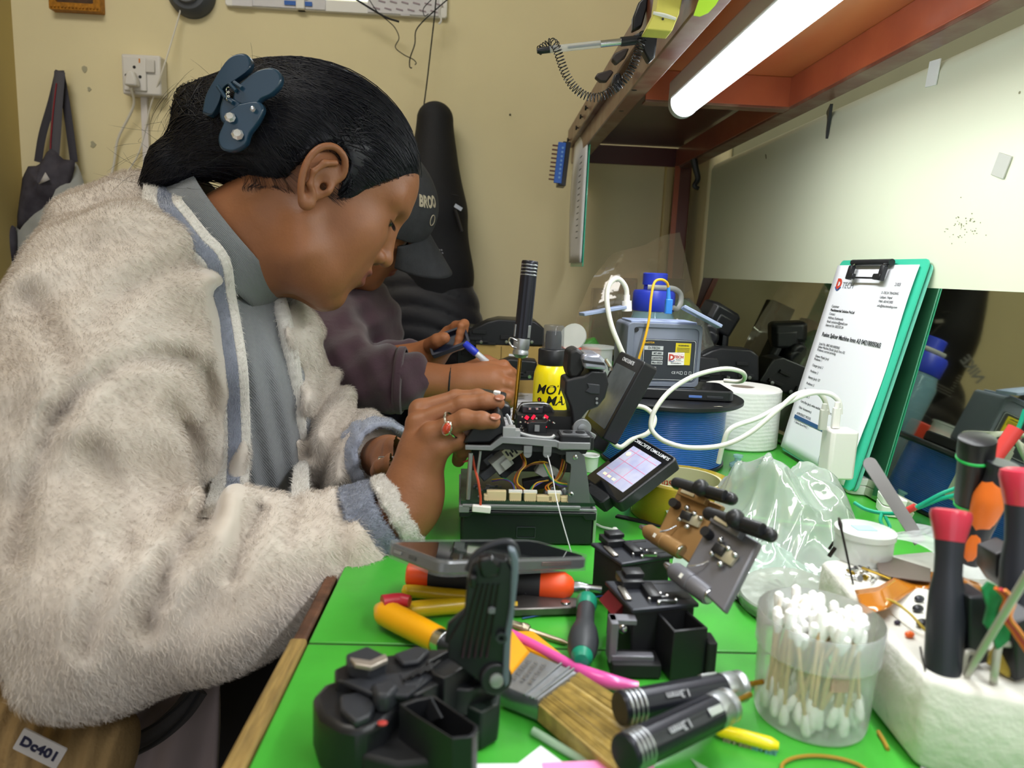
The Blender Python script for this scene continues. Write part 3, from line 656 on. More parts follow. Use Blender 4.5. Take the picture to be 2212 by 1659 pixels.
wrap('MOTO', .0145, hz(838), .1, rb*1.006, .25, .0003, 1.0).build('lettering', mat('label black', '15150F', .4), B)
wrap('MAX', .0145, hz(861), .4, rb*1.006, .25, .0003, 1.0).build('lettering', mat('label black', '15150F', .4), B)
wrap('tant', .0085, hz(888), .25, rb*1.018, .2, .0003).build('lettering', mat('label white', 'EDEDE6', .4), B)
q = MB(); pr = V((0, 0, hz(860))); a = -.72; c_ = V((rb*1.01*sin(a), -rb*1.01*cos(a), hz(860)))
q.lathe([(.0028, 0), (.0028, .0003), (0, .0003)], c_, c_+V((sin(a), -cos(a), 0)), 20); q.build('emblem', mat('label black', '15150F', .4), B)
q = MB(); q.ball(c_+V((0, -.0003, 0)), (.0012, .0004, .0018), 10); q.build('emblem_centre', mat('emblem red', 'C8331E', .4), B)

# ---- blue spool with flange, tissue roll
cs = V((.232, .93, 0))
SPL = thing('cable_spool', 'big spool wound with shiny blue cable with a black top flange', 'spool', (.238, .905, DESK+.0005))
zf = at(1445, 862, .90).z-DESK+.006
q = MB(); q.lathe([(.077, 0), (.08, .001), (.08, .004), (.077, .005)], (0, 0, 0), (0, 0, 1), 64); q.build('flange', m_blk, SPL)
mb = wave(mat('blue wound cable', '1E55B8', .32, coat=.3, var=.06, vs=60), 130, .6, 'Z', .001)
q = MB(); q.lathe([(.078, .005), (.078, zf-.006)], (0, 0, 0), (0, 0, 1), 96); q.build('winding', mb, SPL)
q = MB(); q.lathe([(.095, zf-.007), (.098, zf-.005), (.098, zf-.001), (.094, zf+.001), (.02, zf+.001)], (0, 0, 0), (0, 0, 1), 72); q.build('flange', m_blk, SPL)
zph = DESK+zf+.002
# phone lying on the spool
cph = V((.236, .885, zph))
t = thing('black_phone', 'black phone with a blue side button lying on top of the blue spool', 'phone', cph, (0, 0, -.06))
MB().prism(rrect(.148, .072, .009, 6), 0, .0135, ch=.0015).build('phone_body', m_blk, t, bevel=.0004)
MB().prism(rrect(.143, .067, .008, 6), .0135, .0138).build('screen', mat('glossy black glass', '0E0F12', .08, coat=.5), t)
MB().box((.026, -.0365, .0055), (.016, .001, .003)).build('power_key', mat('blue key', '5474B8', .35), t, bevel=.0003)
MB().box((.05, -.0363, .0055), (.02, .0008, .003)).build('volume_key', m_dgrey, t, bevel=.0003)
q = MB(); q.prism([(0, 0), (.02, .004), (.045, .001), (.05, -.003), (.02, -.006)], 0, .0002, T(.235, .822, DESK+zf+.0012)); tag(q.build('torn_label', mat('torn paper', 'B9B4A8', .7)), 'torn strip of paper label on the spool flange under the phone', 'label')
# tissue roll
TR = thing('tissue_roll', 'white tissue roll standing upright right of the blue spool', 'tissue roll', (.378, 1.01, DESK+.0005))
zt_ = at(1620, 838, 1.0).z-DESK
q = MB(); q.lathe([(.017, 0), (.053, .0), (.055, .002), (.055, zt_-.002), (.053, zt_), (.017, zt_), (.017, zt_-.01), (.0168, .01), (.017, 0)], (0, 0, 0), (0, 0, 1), 64, cap=False)
q.build('paper_roll', wave(mat('tissue paper', 'E9E8E4', .9, bump=.4, bs=90), 60, .15, 'Z', .001, 2), TR)
q = MB(); q.lathe([(.0165, .0), (.0165, zt_-.001), (.0155, zt_-.001), (.0155, 0)], (0, 0, 0), (0, 0, 1), 32, cap=False); q.build('core_tube', mat('cardboard core', '9A8F82', .8), TR)

# ---- grey tester (mini OTDR box) standing on the phone
Ro = frame((.997, .05, 0), (0, 0, 1))
ot = thing('grey_tester', 'grey handheld fibre tester with label plate standing on the phone on the spool', 'tester', (0, 0, 0), Ro)
# local: x right, y depth, z up ; front face at y=0
fl = at(1350, 815, .865); fr = at(1503, 822, .865)
zb = zph+.0142
w_o = .0935; h_o = .0775; d_o = .066
org = at(1349, 812, .862); ot.location = (org.x, org.y, zb)
m_otd = mat('blue grey rubber', '6B7282', .55, bump=.1, bs=300); m_otl = mat('light blue grey rubber', '8C99B8', .5)
q = MB(); q.prism(rrect(w_o, h_o, .006, 5, w_o/2, h_o/2), 0, d_o, T(0, d_o, 0, rx=pi/2), ch=.002); q.build('case', m_otd, ot, bevel=.001)
q = MB(); q.ring(rrect(w_o, h_o, .006, 5, w_o/2, h_o/2), rrect(w_o-.012, h_o-.010, .006, 5, w_o/2+.002, h_o/2), 0, .002, T(0, 0, 0, rx=pi/2)); q.build('face_rim', m_otd, ot, bevel=.0005)
q = MB(); q.box((w_o/2, .03, h_o+.0005), (w_o-.01, .05, .004), ch=.001); q.build('top_strip', m_otl, ot)
q = MB(); q.prism(rrect(.067, .051, .003, 4, .054, .033), 0, .001, T(0, -.0003, 0, rx=pi/2)); pl_ = q.build('label_plate', mat('dark label', '2E323A', .4), ot)
q = MB(); q.ring(rrect(.0655, .0495, .003, 4, .054, .033), rrect(.0645, .0485, .003, 4, .054, .033), 0, .0003, T(0, -.0014, 0, rx=pi/2)); q.build('label_line', mat('label light', 'C9CDD2', .5), ot)
def plate(x, z, w, h, col, name, y=-.0016): MB().box((x, y, z), (w, .0005, h)).build(name, mat(name+col, col, .5), ot)
def otext(s_, x, z, sz, m, y=-.0022, bold=.00005): MB().text(s_, sz, flatM((x, y, z), (1, 0, 0), (0, 0, 1)), .00008, bold=bold).build('lettering', m, ot)
m_dk = mat('label ink', '2A2D33', .5); m_lt = mat('label light', 'C9CDD2', .5)
plate(.034, .0475, .0235, .005, 'B9BDC0', 'name_plate'); otext('D-TECH', .034, .0475, .0042, m_dk)
for z_, s_ in ((.041, 'MT-800'), (.0352, '24033700'), (.0295, 'Mar-2024')): plate(.039, z_, .014, .0044, 'B9BDC0', 'name_plate'); otext(s_, .039, z_, .0032, m_dk)
otext('MiniOTDR', .0275, .054, .003, mat('amber lettering', 'D0A52A', .5), -.0018)
plate(.071, .041, .0195, .027, 'D8C41C', 'warning_plate'); otext('WARNING', .071, .0515, .0028, m_dk)
q = MB()
for k in range(4): q.box((.071, -.0021, .0485-.0017*k), (.016, .0002, .0005))
q.build('warning_print', m_dk, ot)
q = MB(); q.box((.0625, -.0026, .035), (.0205, .0006, .0155), rot=(0, -.03, 0)); stk = q.build('sticker', mat('white sticker', 'EDEFF0', .4), ot)
q = MB(); q.box((.0625, -.0030, .0365), (.0185, .0001, .0095)); q.build('sticker_line', mat('sticker red', 'B8382C', .5), ot)
q = MB(); q.box((.0628, -.0032, .0365), (.0178, .0001, .0088)); q.build('sticker_field', mat('white sticker', 'EDEFF0', .4), ot)
otext('D', .0565, .0365, .0095, mat('sticker red', 'B8382C', .5), -.0034, .0005); otext('TECH', .0655, .0373, .0048, mat('sticker red', 'B8382C', .5), -.0034, .0002); otext('TRADING', .0655, .0338, .0015, m_dk, -.0034)
q = MB(); q.tube([(.054, -.0034, .0335), (.0575, -.0034, .0315), (.0605, -.0034, .0335)], .0004, 6); q.build('sticker_swoosh', mat('swoosh blue', '2B4C8C', .5), ot)
otext('www.dtechtrading.com', .0625, .0298, .0014, m_dk, -.0034)
otext('CE FC', .064, .0175, .0042, m_lt, -.0018); otext('Output: 5V', .0335, .0235, .0022, m_lt, -.0018)
q = MB()
for k in range(3): q.ring(rrect(.003, .004, .0004, 1, .071+.0055*k, .0175), rrect(.0022, .0032, .0003, 1, .071+.0055*k, .0175), 0, .0003, T(0, -.0015, 0, rx=pi/2))
q.build('approval_mark', m_lt, ot)
q = MB(); q.cyl((.0105, -.0022, h_o-.008), (.0105, .0, h_o-.008), .0028, n=18); q.build('bolt_hole', m_blk, ot)
# rubber flaps
def plane_prism(pts, z0, z1, name, m, par, Y):
    q = MB(); q.prism(pts, z0, z1, ch=.0006); return q.build(name, m, par, bevel=.0004)
a0, a1 = at(1256, 679, .87), at(1345, 663, .87); inv = ot.matrix_basis.inverted()
def flap(pa, pb, wd, th, name):
    pa, pb = inv @ V(pa), inv @ V(pb); c = (pa+pb)/2; d = pb-pa
    q = MB(); q.box((0, 0, 0), (d.length, wd, th), ch=.0008, M=flatM(c, d, (0, 1, 0))); q.build(name, m_otl, ot, bevel=.0004)
flap(at(1256, 679, .87), at(1348, 663, .88), .022, .004, 'rubber_flap')
flap(at(1475, 663, .86), at(1556, 706, .85), .03, .004, 'rubber_flap')

# ---- water bottle behind the tester
wb = at(1408, 700, 1.08)
t = thing('water_bottle', 'clear water bottle with blue screw lid and grey carry loop behind the tester', 'bottle', (wb.x, 1.08, DESK+.0005))
hw = lambda y: at(1408, y, 1.08).z-DESK
q = MB(); q.lathe([(.034, 0), (.036, .004), (.036, hw(700)), (.031, hw(680)), (.03, hw(668))], (0, 0, 0), (0, 0, 1), 40); q.build('bottle_body', mat('blue tinted clear', '7FA8B8', .05, alpha=.45), t)
q = MB(); q.lathe([(.031, hw(672)), (.032, hw(670)), (.032, hw(634)), (.030, hw(628)), (.014, hw(626))], (0, 0, 0), (0, 0, 1), 44); q.build('screw_lid', mat('royal blue plastic', '2436A8', .35), t)
q = MB(); q.lathe([(.0165, hw(626)), (.0165, hw(616)), (.0185, hw(616)), (.0185, hw(592)), (.017, hw(590)), (0, hw(590))], (0, 0, 0), (0, 0, 1), 36); q.build('spout_cap', mat('royal blue plastic', '2436A8', .35), t)
q = MB(); q.tube([(-.015, -.02, hw(621)), (.005, -.022, hw(621)), (.025, -.018, hw(622)), (.037, -.012, hw(632)), (.039, -.012, hw(650)), (.033, -.018, hw(664)), (.024, -.024, hw(662))], .0038, 8, flat=.45, up=(0, 1, 0)); q.build('carry_loop', mat('loop grey', '7E7F7C', .5), t)

# ---- cables
def cable(name, label, pts, r, m, cat='cable'):
    q = MB(); q.tube(pts, r, 10, sm=8); return tag(q.build(name, m), label, cat)
m_cab = mat('white usb cable', 'D6D6CC', .4)
uc = cable('white_charging_cable', 'white cable plugged into the tester top then looping across the blue spool', [at(1354, 655, .875), at(1352, 622, .875), at(1335, 602, .872), at(1316, 615, .868), at(1311, 650, .862), at(1320, 700, .855), at(1335, 740, .852), at(1346, 765, .852)], .0031, m_cab)
pg = MB(); pp1, pp2 = at(1354, 672, .875), at(1354, 650, .875); pg.cyl(pp1, pp2, .0062, .0058, 14); pg.cyl(pp2, at(1354, 637, .875), .0038, n=12); pg.build('plug_body', m_white, uc)
cable('loop_charging_cable', 'white cable looping in front of the spool and up to the wall charger', [at(1565, 822, .86), at(1600, 824, .84), at(1609, 812, .80), at(1596, 801, .78), at(1560, 797, .77), at(1500, 812, .76), at(1450, 842, .75), at(1418, 880, .74), at(1406, 912, .735), at(1412, 935, .73), at(1440, 955, .725), at(1490, 967, .72), at(1560, 962, .715), at(1620, 935, .715), at(1680, 885, .72), at(1720, 852, .73), at(1760, 846, .735), at(1780, 862, .735), at(1788, 895, .735)], .0026, m_cab)
cable('second_charging_cable', 'thinner white cable rising from behind the tape roll to the white charger', [at(1552, 1000, .74), at(1562, 960, .735), at(1580, 925, .73), at(1640, 902, .73), at(1700, 870, .73), at(1750, 850, .725), at(1790, 850, .72), at(1812, 868, .72), at(1815, 895, .72)], .0027, mat('bright white cable', 'E8E8E4', .35))
cable('coiled_white_cable', 'white cable loop lying low between raised monitor and blue spool', [at(1315, 925, .77), at(1320, 950, .76), at(1340, 966, .76), at(1365, 950, .765), at(1400, 935, .77), at(1414, 905, .78), at(1395, 882, .79), at(1360, 876, .80), at(1340, 880, .80)], .0028, m_cab)
yc = cable('yellow_patch_cord', 'yellow fibre patch cord arching over the tester from its blue connector', [at(1444, 622, .875), at(1440, 610, .872), at(1428, 604, .868), at(1414, 610, .864), at(1407, 640, .858), at(1402, 690, .853), at(1392, 735, .85), at(1380, 775, .85)], .0016, mat('yellow jacket', 'DDA81E', .4))
q = MB(); q.cyl(at(1444, 648, .875), at(1444, 620, .875), .0032, .0019, 12); q.box(at(1444, 662, .875), (.0085, .008, .018), ch=.001); q.build('connector', mat('blue connector', '2F7FD6', .35), yc)

# ---- charger block with two plugs
CH = thing('wall_charger', 'white two-port charger block with two cables plugged in its top', 'charger', at(1822, 985, .70))
ch0 = CH.location
def cloc(x, y, Y=.70): return at(x, y, Y)-ch0
q = MB(); q.box((0, .012, .0), (.029, .026, .052), ch=.003); q.build('charger_body', m_white, CH, bevel=.001)
for x in (1790, 1818):
    q = MB(); c = cloc(x, 912 if x == 1790 else 908); q.box(c+V((0, .012, 0)), (.0078, .006, .022), ch=.001); q.cyl(c+V((0, .012, .01)), c+V((0, .012, .017)), .0032, .0026, 12)
    t = q.build('usb_plug', m_white if x == 1818 else mat('greyish white plug', 'B9BBB2', .4), None, bevel=.0005); t.location = ch0
    tag(t, 'white plug of the thinner cable in the charger, the right one' if x == 1818 else 'greyish plug of the looping cable in the charger, the left one', 'plug')

# ---- clipboard leaning on the mirror
Rc = frame((.28, -.95, .0), (-.9, -.3, .22)); 
def fitrect(): pass
CBq = Quaternion((.5897, .4689, -.4212, -.505)).to_matrix()
kc = .84; cw0 = .186; hh0 = .26; bl_ = V((.420, .776, .755)); tr_ = V((.474, .776, 1.014)); upv = (tr_-bl_).normalized(); CBq = M3((0, -1, 0), upv, V((0, -1, 0)).cross(upv)); cc = tr_-upv*hh0*.5+V((0, .093, 0))
cw, chh = cw0, hh0
CB = thing('clipboard', 'turquoise clipboard with printed sheets leaning upright against the mirror sheet', 'clipboard', cc, CBq)
MB().prism(rrect(cw*1.06, chh*1.04, .008, 4, .006, .002), -.0045, -.003).build('board', mat('turquoise clear board', '3FC3A2', .25, coat=.3), CB)
MB().prism(rrect(cw*1.03, chh*1.02, .008, 4, .011, 0), -.0085, -.007).build('board', mat('pale turquoise board', '74CDB8', .3, coat=.3), CB)['label'] = 'paler turquoise backing sheet'
pm = MB()
def pfn(u, v):
    x = (u-.5)*cw; y = (v-.5)*chh; return (x, y, -.001+.004*max(0, .35-v)**1.5*4*(u-.2)+.0012*sin(v*9)*u)
pm.grid(pfn, 14, 20); sheet = pm.build('paper_sheet', m_paper, CB, solid=.0003)
def ct(s_, u, v, sz, m=m_ink, bold=0, al='LEFT'):
    q = MB(); x, y, z = pfn(u, v); q.text(s_, sz*kc, T(x, y, z+.0007), .00005, al, bold=bold); q.build('print_line', m, sheet)
m_bl = mat('print blue', '1E4F80', .6); m_rd = mat('print red', 'C8402A', .6); m_gy = mat('print grey', '7E838C', .6)
ct('D', .075, .9, .021, m_rd, .0012); ct('TECH', .165, .895, .014, m_gy)
q = MB(); q.tube([V(pfn(.075, .885))+V((0, 0, .0008)), V(pfn(.11, .868))+V((0, 0, .0008)), V(pfn(.15, .885))+V((0, 0, .0008))], .0008, 6); q.build('logo_swoosh', mat('swoosh blue', '2B4C8C', .5), sheet)
for k, s_ in enumerate(('2103', '', 'D-TECH TRADING', 'Lalitpur, Nepal', 'PAN: 601413305', 'info@dtechtrading.com')): ct(s_, .70 if k else .82, .91-.02*k, .0052 if k else .007)
for k, s_ in enumerate(('Customer', 'Phechitmarchal Solution Pvt.Ltd', 'Contact', 'Address: Kathmandu', 'Email: solutions@gmail.com', 'Entered On: 2025.01.24')): ct(s_, .11, .785-.02*k, .0058, bold=.0001 if k == 1 else 0)
ct('Fusion Splicer Machine Inno A3 04218005065', .10, .635, .0093, bold=.00016)
for k, s_ in enumerate(('Serial No. 0842 04218005065', 'Splicer Machine Model: (pcs): Inno A3', 'Problems: normal servicing', '', 'Cleaver Model (pcs)', 'Problems: 1', '', 'Charger (pcs): 2', '', 'Problems: 2', '', 'Battery (pcs): 127', '', 'Problems: 3', '', 'Stripper(pcs):3', '', 'Problem: 3', '', 'Carry Box (pcs): white machine box with charge', '', 'Other Accessories:)', '', '# PRODUCT MODEL')):
    if s_: ct(s_, .10, .585-.0165*k, .0056)
q = MB(); x0_, y0_, z0_ = pfn(.49, .185); q.box((x0_, y0_, z0_+.0008), (cw*.8, chh*.02, .0003)); q.build('table_bar', m_bl, sheet)
ct('#  PRODUCT                              TOTAL   SERIAL          PROBLEM           STATUS', .10, .185, .005, mat('print white', 'F2F4F6', .6))
ct('1  Service Fee of FPAEZ, Inno X1          24   0421800065      normal servicing       DONE', .10, .158, .005)
q = MB(); c_ = V(pfn(.68, .06))+V((0, 0, .0008))
for r_ in (.0125, .0085): q.ring([(c_.x+r_*cos(a*pi/16), c_.y+r_*sin(a*pi/16)) for a in range(32)], [(c_.x+(r_-.0004)*cos(a*pi/16), c_.y+(r_-.0004)*sin(a*pi/16)) for a in range(32)], c_.z, c_.z+.0001)
for a in range(22): q.box((c_.x+.0105*cos(a*.285), c_.y+.0105*sin(a*.285), c_.z), (.0012, .0012, .0001), rot=(0, 0, a*.285))
q.tube([c_+V(p) for p in ((0, .006, 0), (.014, .014, 0), (.004, -.006, 0), (.02, .004, 0), (.012, -.01, 0), (.024, -.006, 0), (.016, -.012, 0))], .0003, 4); q.build('stamp', mat('stamp ink', '4A5468', .6), sheet)
q = MB(); q.cyl((-cw*.24, chh*.5+.002, .004), (cw*.24, chh*.5+.002, .004), .004, n=12); q.tube([(-cw*.2, chh*.5, .004), (-cw*.2, chh*.43, .008), (cw*.2, chh*.43, .008), (cw*.2, chh*.5, .004)], .0013, 8, sm=0); clip = q.build('clip', m_blk, CB)
for s_ in (-1, 1): q = MB(); q.box((s_*cw*.2, chh*.455, .007), (.008, .018, .006), ch=.001); q.box((s_*cw*.17, chh*.436, .008), (.016, .007, .005), ch=.001); q.build('clip_pad', m_blk, clip)
q = MB()
for s_ in (-1, 1): q.tube([(s_*cw*.17, chh*.5+.002, .006), (s_*cw*.2, chh*.48, .008), (s_*cw*.2, chh*.46, .009)], .0008, 6)
q.build('clip_wire', m_steel, clip)
# ================================================================= BENCH OBJECTS (front, right, far back)
rg = random.Random(11)
def film(name, tint, op, gl=.35, rough=.12):
    if name in MATS: return MATS[name]
    m = bpy.data.materials.new(name); m.use_nodes = True; MATS[name] = m; nt = m.node_tree; N = nt.nodes; L = nt.links; N.clear()
    out = N.new('ShaderNodeOutputMaterial'); tr = N.new('ShaderNodeBsdfTransparent'); gp = N.new('ShaderNodeBsdfGlossy'); df = N.new('ShaderNodeBsdfDiffuse')
    gp.inputs['Roughness'].default_value = rough; df.inputs[0].default_value = lin(tint)
    tr.inputs[0].default_value = tuple(.55+.45*x for x in lin(tint)[:3])+(1,)
    m1 = N.new('ShaderNodeMixShader'); m1.inputs[0].default_value = op; L.new(tr.outputs[0], m1.inputs[1]); L.new(df.outputs[0], m1.inputs[2])
    fr = N.new('ShaderNodeLayerWeight'); fr.inputs[0].default_value = gl
    m2 = N.new('ShaderNodeMixShader'); L.new(fr.outputs['Facing'], m2.inputs[0])
    mu = N.new('ShaderNodeMath'); mu.operation = 'MULTIPLY'; mu.inputs[1].default_value = .8; L.new(fr.outputs['Fresnel'], mu.inputs[0]); L.new(mu.outputs[0], m2.inputs[0])
    L.new(m1.outputs[0], m2.inputs[1]); L.new(gp.outputs[0], m2.inputs[2]); L.new(m2.outputs[0], out.inputs[0])
    n = N.new('ShaderNodeTexNoise'); n.inputs['Scale'].default_value = 60; tc = N.new('ShaderNodeTexCoord'); L.new(tc.outputs['Object'], n.inputs[0])
    b = N.new('ShaderNodeBump'); b.inputs['Strength'].default_value = .25; b.inputs['Distance'].default_value = .003; L.new(n.outputs[0], b.inputs['Height']); L.new(b.outputs[0], gp.inputs['Normal'])
    return m
def ridge(x, y, seed, n=5, sc=1):
    x, y = x+.012*sin(y*55+seed), y+.012*sin(x*47+seed*2)
    r = random.Random(seed); h = 0
    for k in range(n):
        a = r.uniform(0, pi); f = r.uniform(.6, 1.6)*sc; ph = r.uniform(0, 6)
        h += (1-abs(math.sin((x*cos(a)+y*sin(a))*f+ph)))**3*r.uniform(.4, 1)
    return h/n
def lying(name, label, cat, P0, P1, grp=None, up=(0, 0, 1)):
    P0, P1 = V(P0), V(P1); d = (P1-P0).normalized(); y = V(up).cross(d).normalized(); x = y.cross(d)
    return thing(name, label, cat, P0, M3(x, y, d), grp), (P1-P0).length

# phone lying across the tools in front of the splicer
Rp = Quaternion((.938, -.0933, .079, .3243)).to_matrix(); kp = .87
cp = EYEP+(V((.0132, .5631, .7577))-EYEP)*kp
t = thing('smartphone', 'smartphone in a clear case lying screen up across the tools before the splicer', 'phone', cp, Rp)
wp, hp_ = .16*kp, .075*kp
MB().prism(rrect(wp, hp_, .009, 6), -.0085, 0, ch=.0015).build('phone_body', mat('phone edge grey', '6F7073', .3, metal=.6), t)
MB().prism(rrect(wp*.97, hp_*.94, .008, 6), 0, .0004).build('screen', mat('dark glossy screen', '14121A', .06, coat=.6), t)
q = MB(); q.ring(rrect(wp*1.02, hp_*1.04, .011, 6), rrect(wp*.985, hp_*.965, .008, 6), -.0095, .0012); q.build('clear_case', mat('clear phone case', '8C8E90', .12, alpha=.22), t)
q = MB(); q.box((-wp/2-.0002, -.001, -.004), (.0012, .0085, .0026)); q.build('charging_port', m_blk, t, bevel=.0003)
q = MB(); q.box((wp*.24, -hp_/2-.0004, -.0035), (.03, .001, .0028)); q.build('side_key', mat('key reddish', '7A5A58', .25, metal=.5), t, bevel=.0003)
q = MB(); q.box((-wp/2-.0004, .017, -.004), (.001, .009, .0022)); q.build('speaker_slot', m_alu, t, bevel=.0003)

# orange and black screwdriver under the phone
t, Ls = lying('screwdriver', 'black screwdriver with orange ends lying under the smartphone', 'screwdriver', onz(880, 1240, .7625), onz(1240, 1268, .7625))
m_or = mat('bright orange plastic', 'F0531E', .4)
q = MB(); q.lathe([(.0075, 0), (.0098, .0015), (.0105, .006), (.0105, .017)], (0, 0, 0), (0, 0, 1), 30); q.build('end_cap', m_or, t)
q = MB(); q.lathe([(.0105, .017), (.0105, Ls*.3), (.0095, Ls*.6), (.0103, Ls*.8)], (0, 0, 0), (0, 0, 1), 30); h_ = q.build('grip', mat('soft black rubber', '25272B', .6), t)
q = MB()
for k in range(12): q.ball((.0098*cos(.3*k-1.2), .0098*sin(.3*k-1.2), Ls*.72+.003*(k % 3)), .0008, 8)
q.build('grip_bump', mat('soft black rubber', '25272B', .6), t)
q = MB(); q.lathe([(.0104, Ls*.8), (.0107, Ls*.85), (.0105, Ls*.94), (.007, Ls*.985), (.004, Ls)], (0, 0, 0), (0, 0, 1), 30); q.build('collar', m_or, t)
q = MB(); q.lathe([(.0042, Ls), (.0042, Ls+.004), (.003, Ls+.01), (.003, Ls+.02)], (0, 0, 0), (0, 0, 1), 18); q.build('shaft', m_steel, t)
# green-ended stubby
t, Ls = lying('stubby_screwdriver', 'short black screwdriver with teal green ends lying beside the twin cleavers', 'screwdriver', onz(1256, 1428, .7625), onz(1268, 1292, .7625))
mg_ = mat('teal green plastic', '14866A', .4)
q = MB(); q.lathe([(0, 0), (.004, .0005), (.0065, .004), (.0068, .008)], (0, 0, 0), (0, 0, 1), 30); q.build('end_cap', mg_, t)
q = MB(); q.lathe([(.0070, .006), (.0092, .014), (.0098, .024), (.0088, .034), (.0062, .045), (.006, Ls-.014)], (0, 0, 0), (0, 0, 1), 36); q.build('grip', mat('charcoal rubber', '34373C', .5), t)
q = MB(); q.lathe([(.0062, Ls-.016), (.0072, Ls-.011), (.0072, Ls-.004), (.005, Ls), (0, Ls)], (0, 0, 0), (0, 0, 1), 30); q.build('collar', mg_, t)
q = MB(); q.cyl((0, 0, Ls-.001), (0, 0, Ls+.012), .0016, n=10); q.build('shaft', m_steel, t)
# pliers with yellow handles
m_yel = mat('yellow vinyl grip', 'D6AE1C', .35, coat=.2); zz = .7565
t = thing('pliers', 'old pliers with two yellow grips lying between phone and pocket knife', 'pliers', onz(1100, 1305, DESK+.001))
def rel(t, pts): return [V(p)-t.location for p in pts]
q = MB(); q.tube(rel(t, [onz(868, 1279, zz), onz(890, 1277, zz), onz(950, 1283, zz), onz(1020, 1289, zz)]), lambda u: .0048 if u > .12 else .0018+.025*u, 12); q.build('grip', m_yel, t)
q = MB(); q.tube(rel(t, [onz(874, 1322, zz+.001), onz(900, 1316, zz+.001), onz(960, 1310, zz+.001), onz(1040, 1306, zz), onz(1118, 1308, zz)]), lambda u: .0058 if .1 < u < .6 else (.0022+.034*u if u <= .1 else .0058-.0075*(u-.6)), 12); q.build('grip', m_yel, t)
q = MB(); pprism(q, ((1020, 1285), (1090, 1290), (1150, 1281), (1245, 1291), (1262, 1300), (1245, 1311), (1118, 1315), (1030, 1312)), .7575, .7515, t.location, .0008); q.build('jaws', mat('worn dark steel', '6B6664', .4, metal=.8, var=.2, vs=80), t)
p = onz(1222, 1301, .758)-t.location; MB().lathe([(.0035, 0), (.003, .0008), (0, .0008)], p, p+V((0, 0, 1)), 18).build('rivet', m_steel, t)
# yellow utility knife
t = thing('craft_knife', 'fat yellow knife handle with silver ring left of the black cleaver', 'knife', onz(880, 1340, DESK+.001))
q = MB(); q.tube(rel(t, [onz(815, 1312, .7605), onz(845, 1330, .7605), onz(890, 1353, .7605), onz(945, 1382, .7605)]), lambda u: .0088*min(1, .35+3.4*u) if u < .5 else .0088-.001*(u-.5), 18); q.build('grip', mat('warm yellow plastic', 'F0A80E', .3, coat=.3), t)
q = MB(); q.tube(rel(t, [onz(945, 1382, .7605), onz(962, 1391, .7605)]), .0076, 20, sm=0); q.build('ring', m_steel, t, bevel=.0004)
q = MB(); q.tube(rel(t, [onz(962, 1391, .7605), onz(985, 1402, .7605)]), lambda u: .0074-.003*u, 16, sm=0); q.build('nose', mat('dark knurled metal', '3A3B40', .4, metal=.6), t)
q = MB(); q.tube([onz(826, 1302, .768), onz(862, 1296, .768), onz(885, 1299, .768)], lambda u: .0052-.0012*u, 10); o = q.build('red_tool_end', mat('dull red plastic', 'B32636', .4)); tag(o, 'red tapered tool end lying on the yellow knife by the pliers grips', 'tool')
# precision blade pen
t, Ls = lying('precision_driver', 'slim silver knurled precision driver pointing right beside the paint brush', 'screwdriver', onz(1095, 1347, .7545), onz(1232, 1392, .7515))
q = MB(); q.lathe([(.0035, 0), (.0036, Ls*.22), (.0042, Ls*.24), (.0042, Ls*.32), (.0034, Ls*.36), (.002, Ls*.37), (.0018, Ls*.9), (.0002, Ls)], (0, 0, 0), (0, 0, 1), 18); q.build('driver_body', wave(mat('knurled nickel', 'B9AE98', .3, metal=1), 400, .4, 'Z', .0005), t)
# blue thread
cable('blue_thread', 'thin blue thread lying across the pliers towards the twin cleavers', [onz(1128, 1336, .7512), onz(1180, 1326, .7515), onz(1235, 1310, .7535), onz(1262, 1298, .7635), onz(1285, 1290, .7635), onz(1312, 1286, .7525)], .0005, mat('blue thread', '28508C', .5), 'thread')

# ---- paint brush
BR = thing('paint_brush', 'flat paint brush with silver ferrule and tan bristles in the foreground', 'brush', onz(1170, 1470, DESK+.001))
bo = BR.location; zt2 = .764; zb2 = .7515
fer = ((1144, 1405), (1253, 1452), (1163, 1515), (1080, 1482))
q = MB(); pprism(q, fer, zt2, zb2, bo, .002); q.build('ferrule', mat('tinned ferrule', 'A9ACB3', .3, metal=.9, bump=.2, bs=120), BR)
A_, B_, C_, D_ = [onz(x, y, zt2)-bo for x, y in fer]
ln = (B_-A_); dd = ((C_+B_)/2-(A_+D_)/2)
q = MB()
wd = (C_-B_); ld = (C_+B_-A_-D_).normalized()
# ridges across the ferrule near the bristles
for k in (.12, .2, .36): a_ = B_.lerp(A_, k)+V((0, 0, .0004)); c_ = C_.lerp(D_, k)+V((0, 0, .0004)); q.tube([a_, c_], .0008, 6, sm=0)
q.build('ridge', m_alu, BR)
q = MB()
mtx = flatM((A_+B_+C_+D_)/4+(A_-B_)*.16+V((0, 0, .0006)), (D_-A_)*-1, (A_-B_)*1)
rr = random.Random(4)
for row in range(3):
    for k in range(9):
        x_ = (k-4)*.0026+rr.uniform(-.0004, .0004); y_ = (1-row)*.0048; hh = rr.uniform(.0022, .0034)
        q.box((x_, y_, 0), (.0005, hh, .0005), M=mtx); 
        if rr.random() < .6: q.box((x_+.0007, y_+rr.choice((-1, 0, 1))*hh*.4, 0), (.0012, .0005, .0005), M=mtx)
q.build('embossing', mat('bright emboss', 'D5D6DA', .25, metal=1), BR)
br2 = ((1250, 1452), (1420, 1560), (1330, 1655), (1164, 1517))
q = MB(); A2, B2, C2, D2 = [onz(x, y, zt2-.0005)-bo for x, y in br2]
rr = random.Random(9)
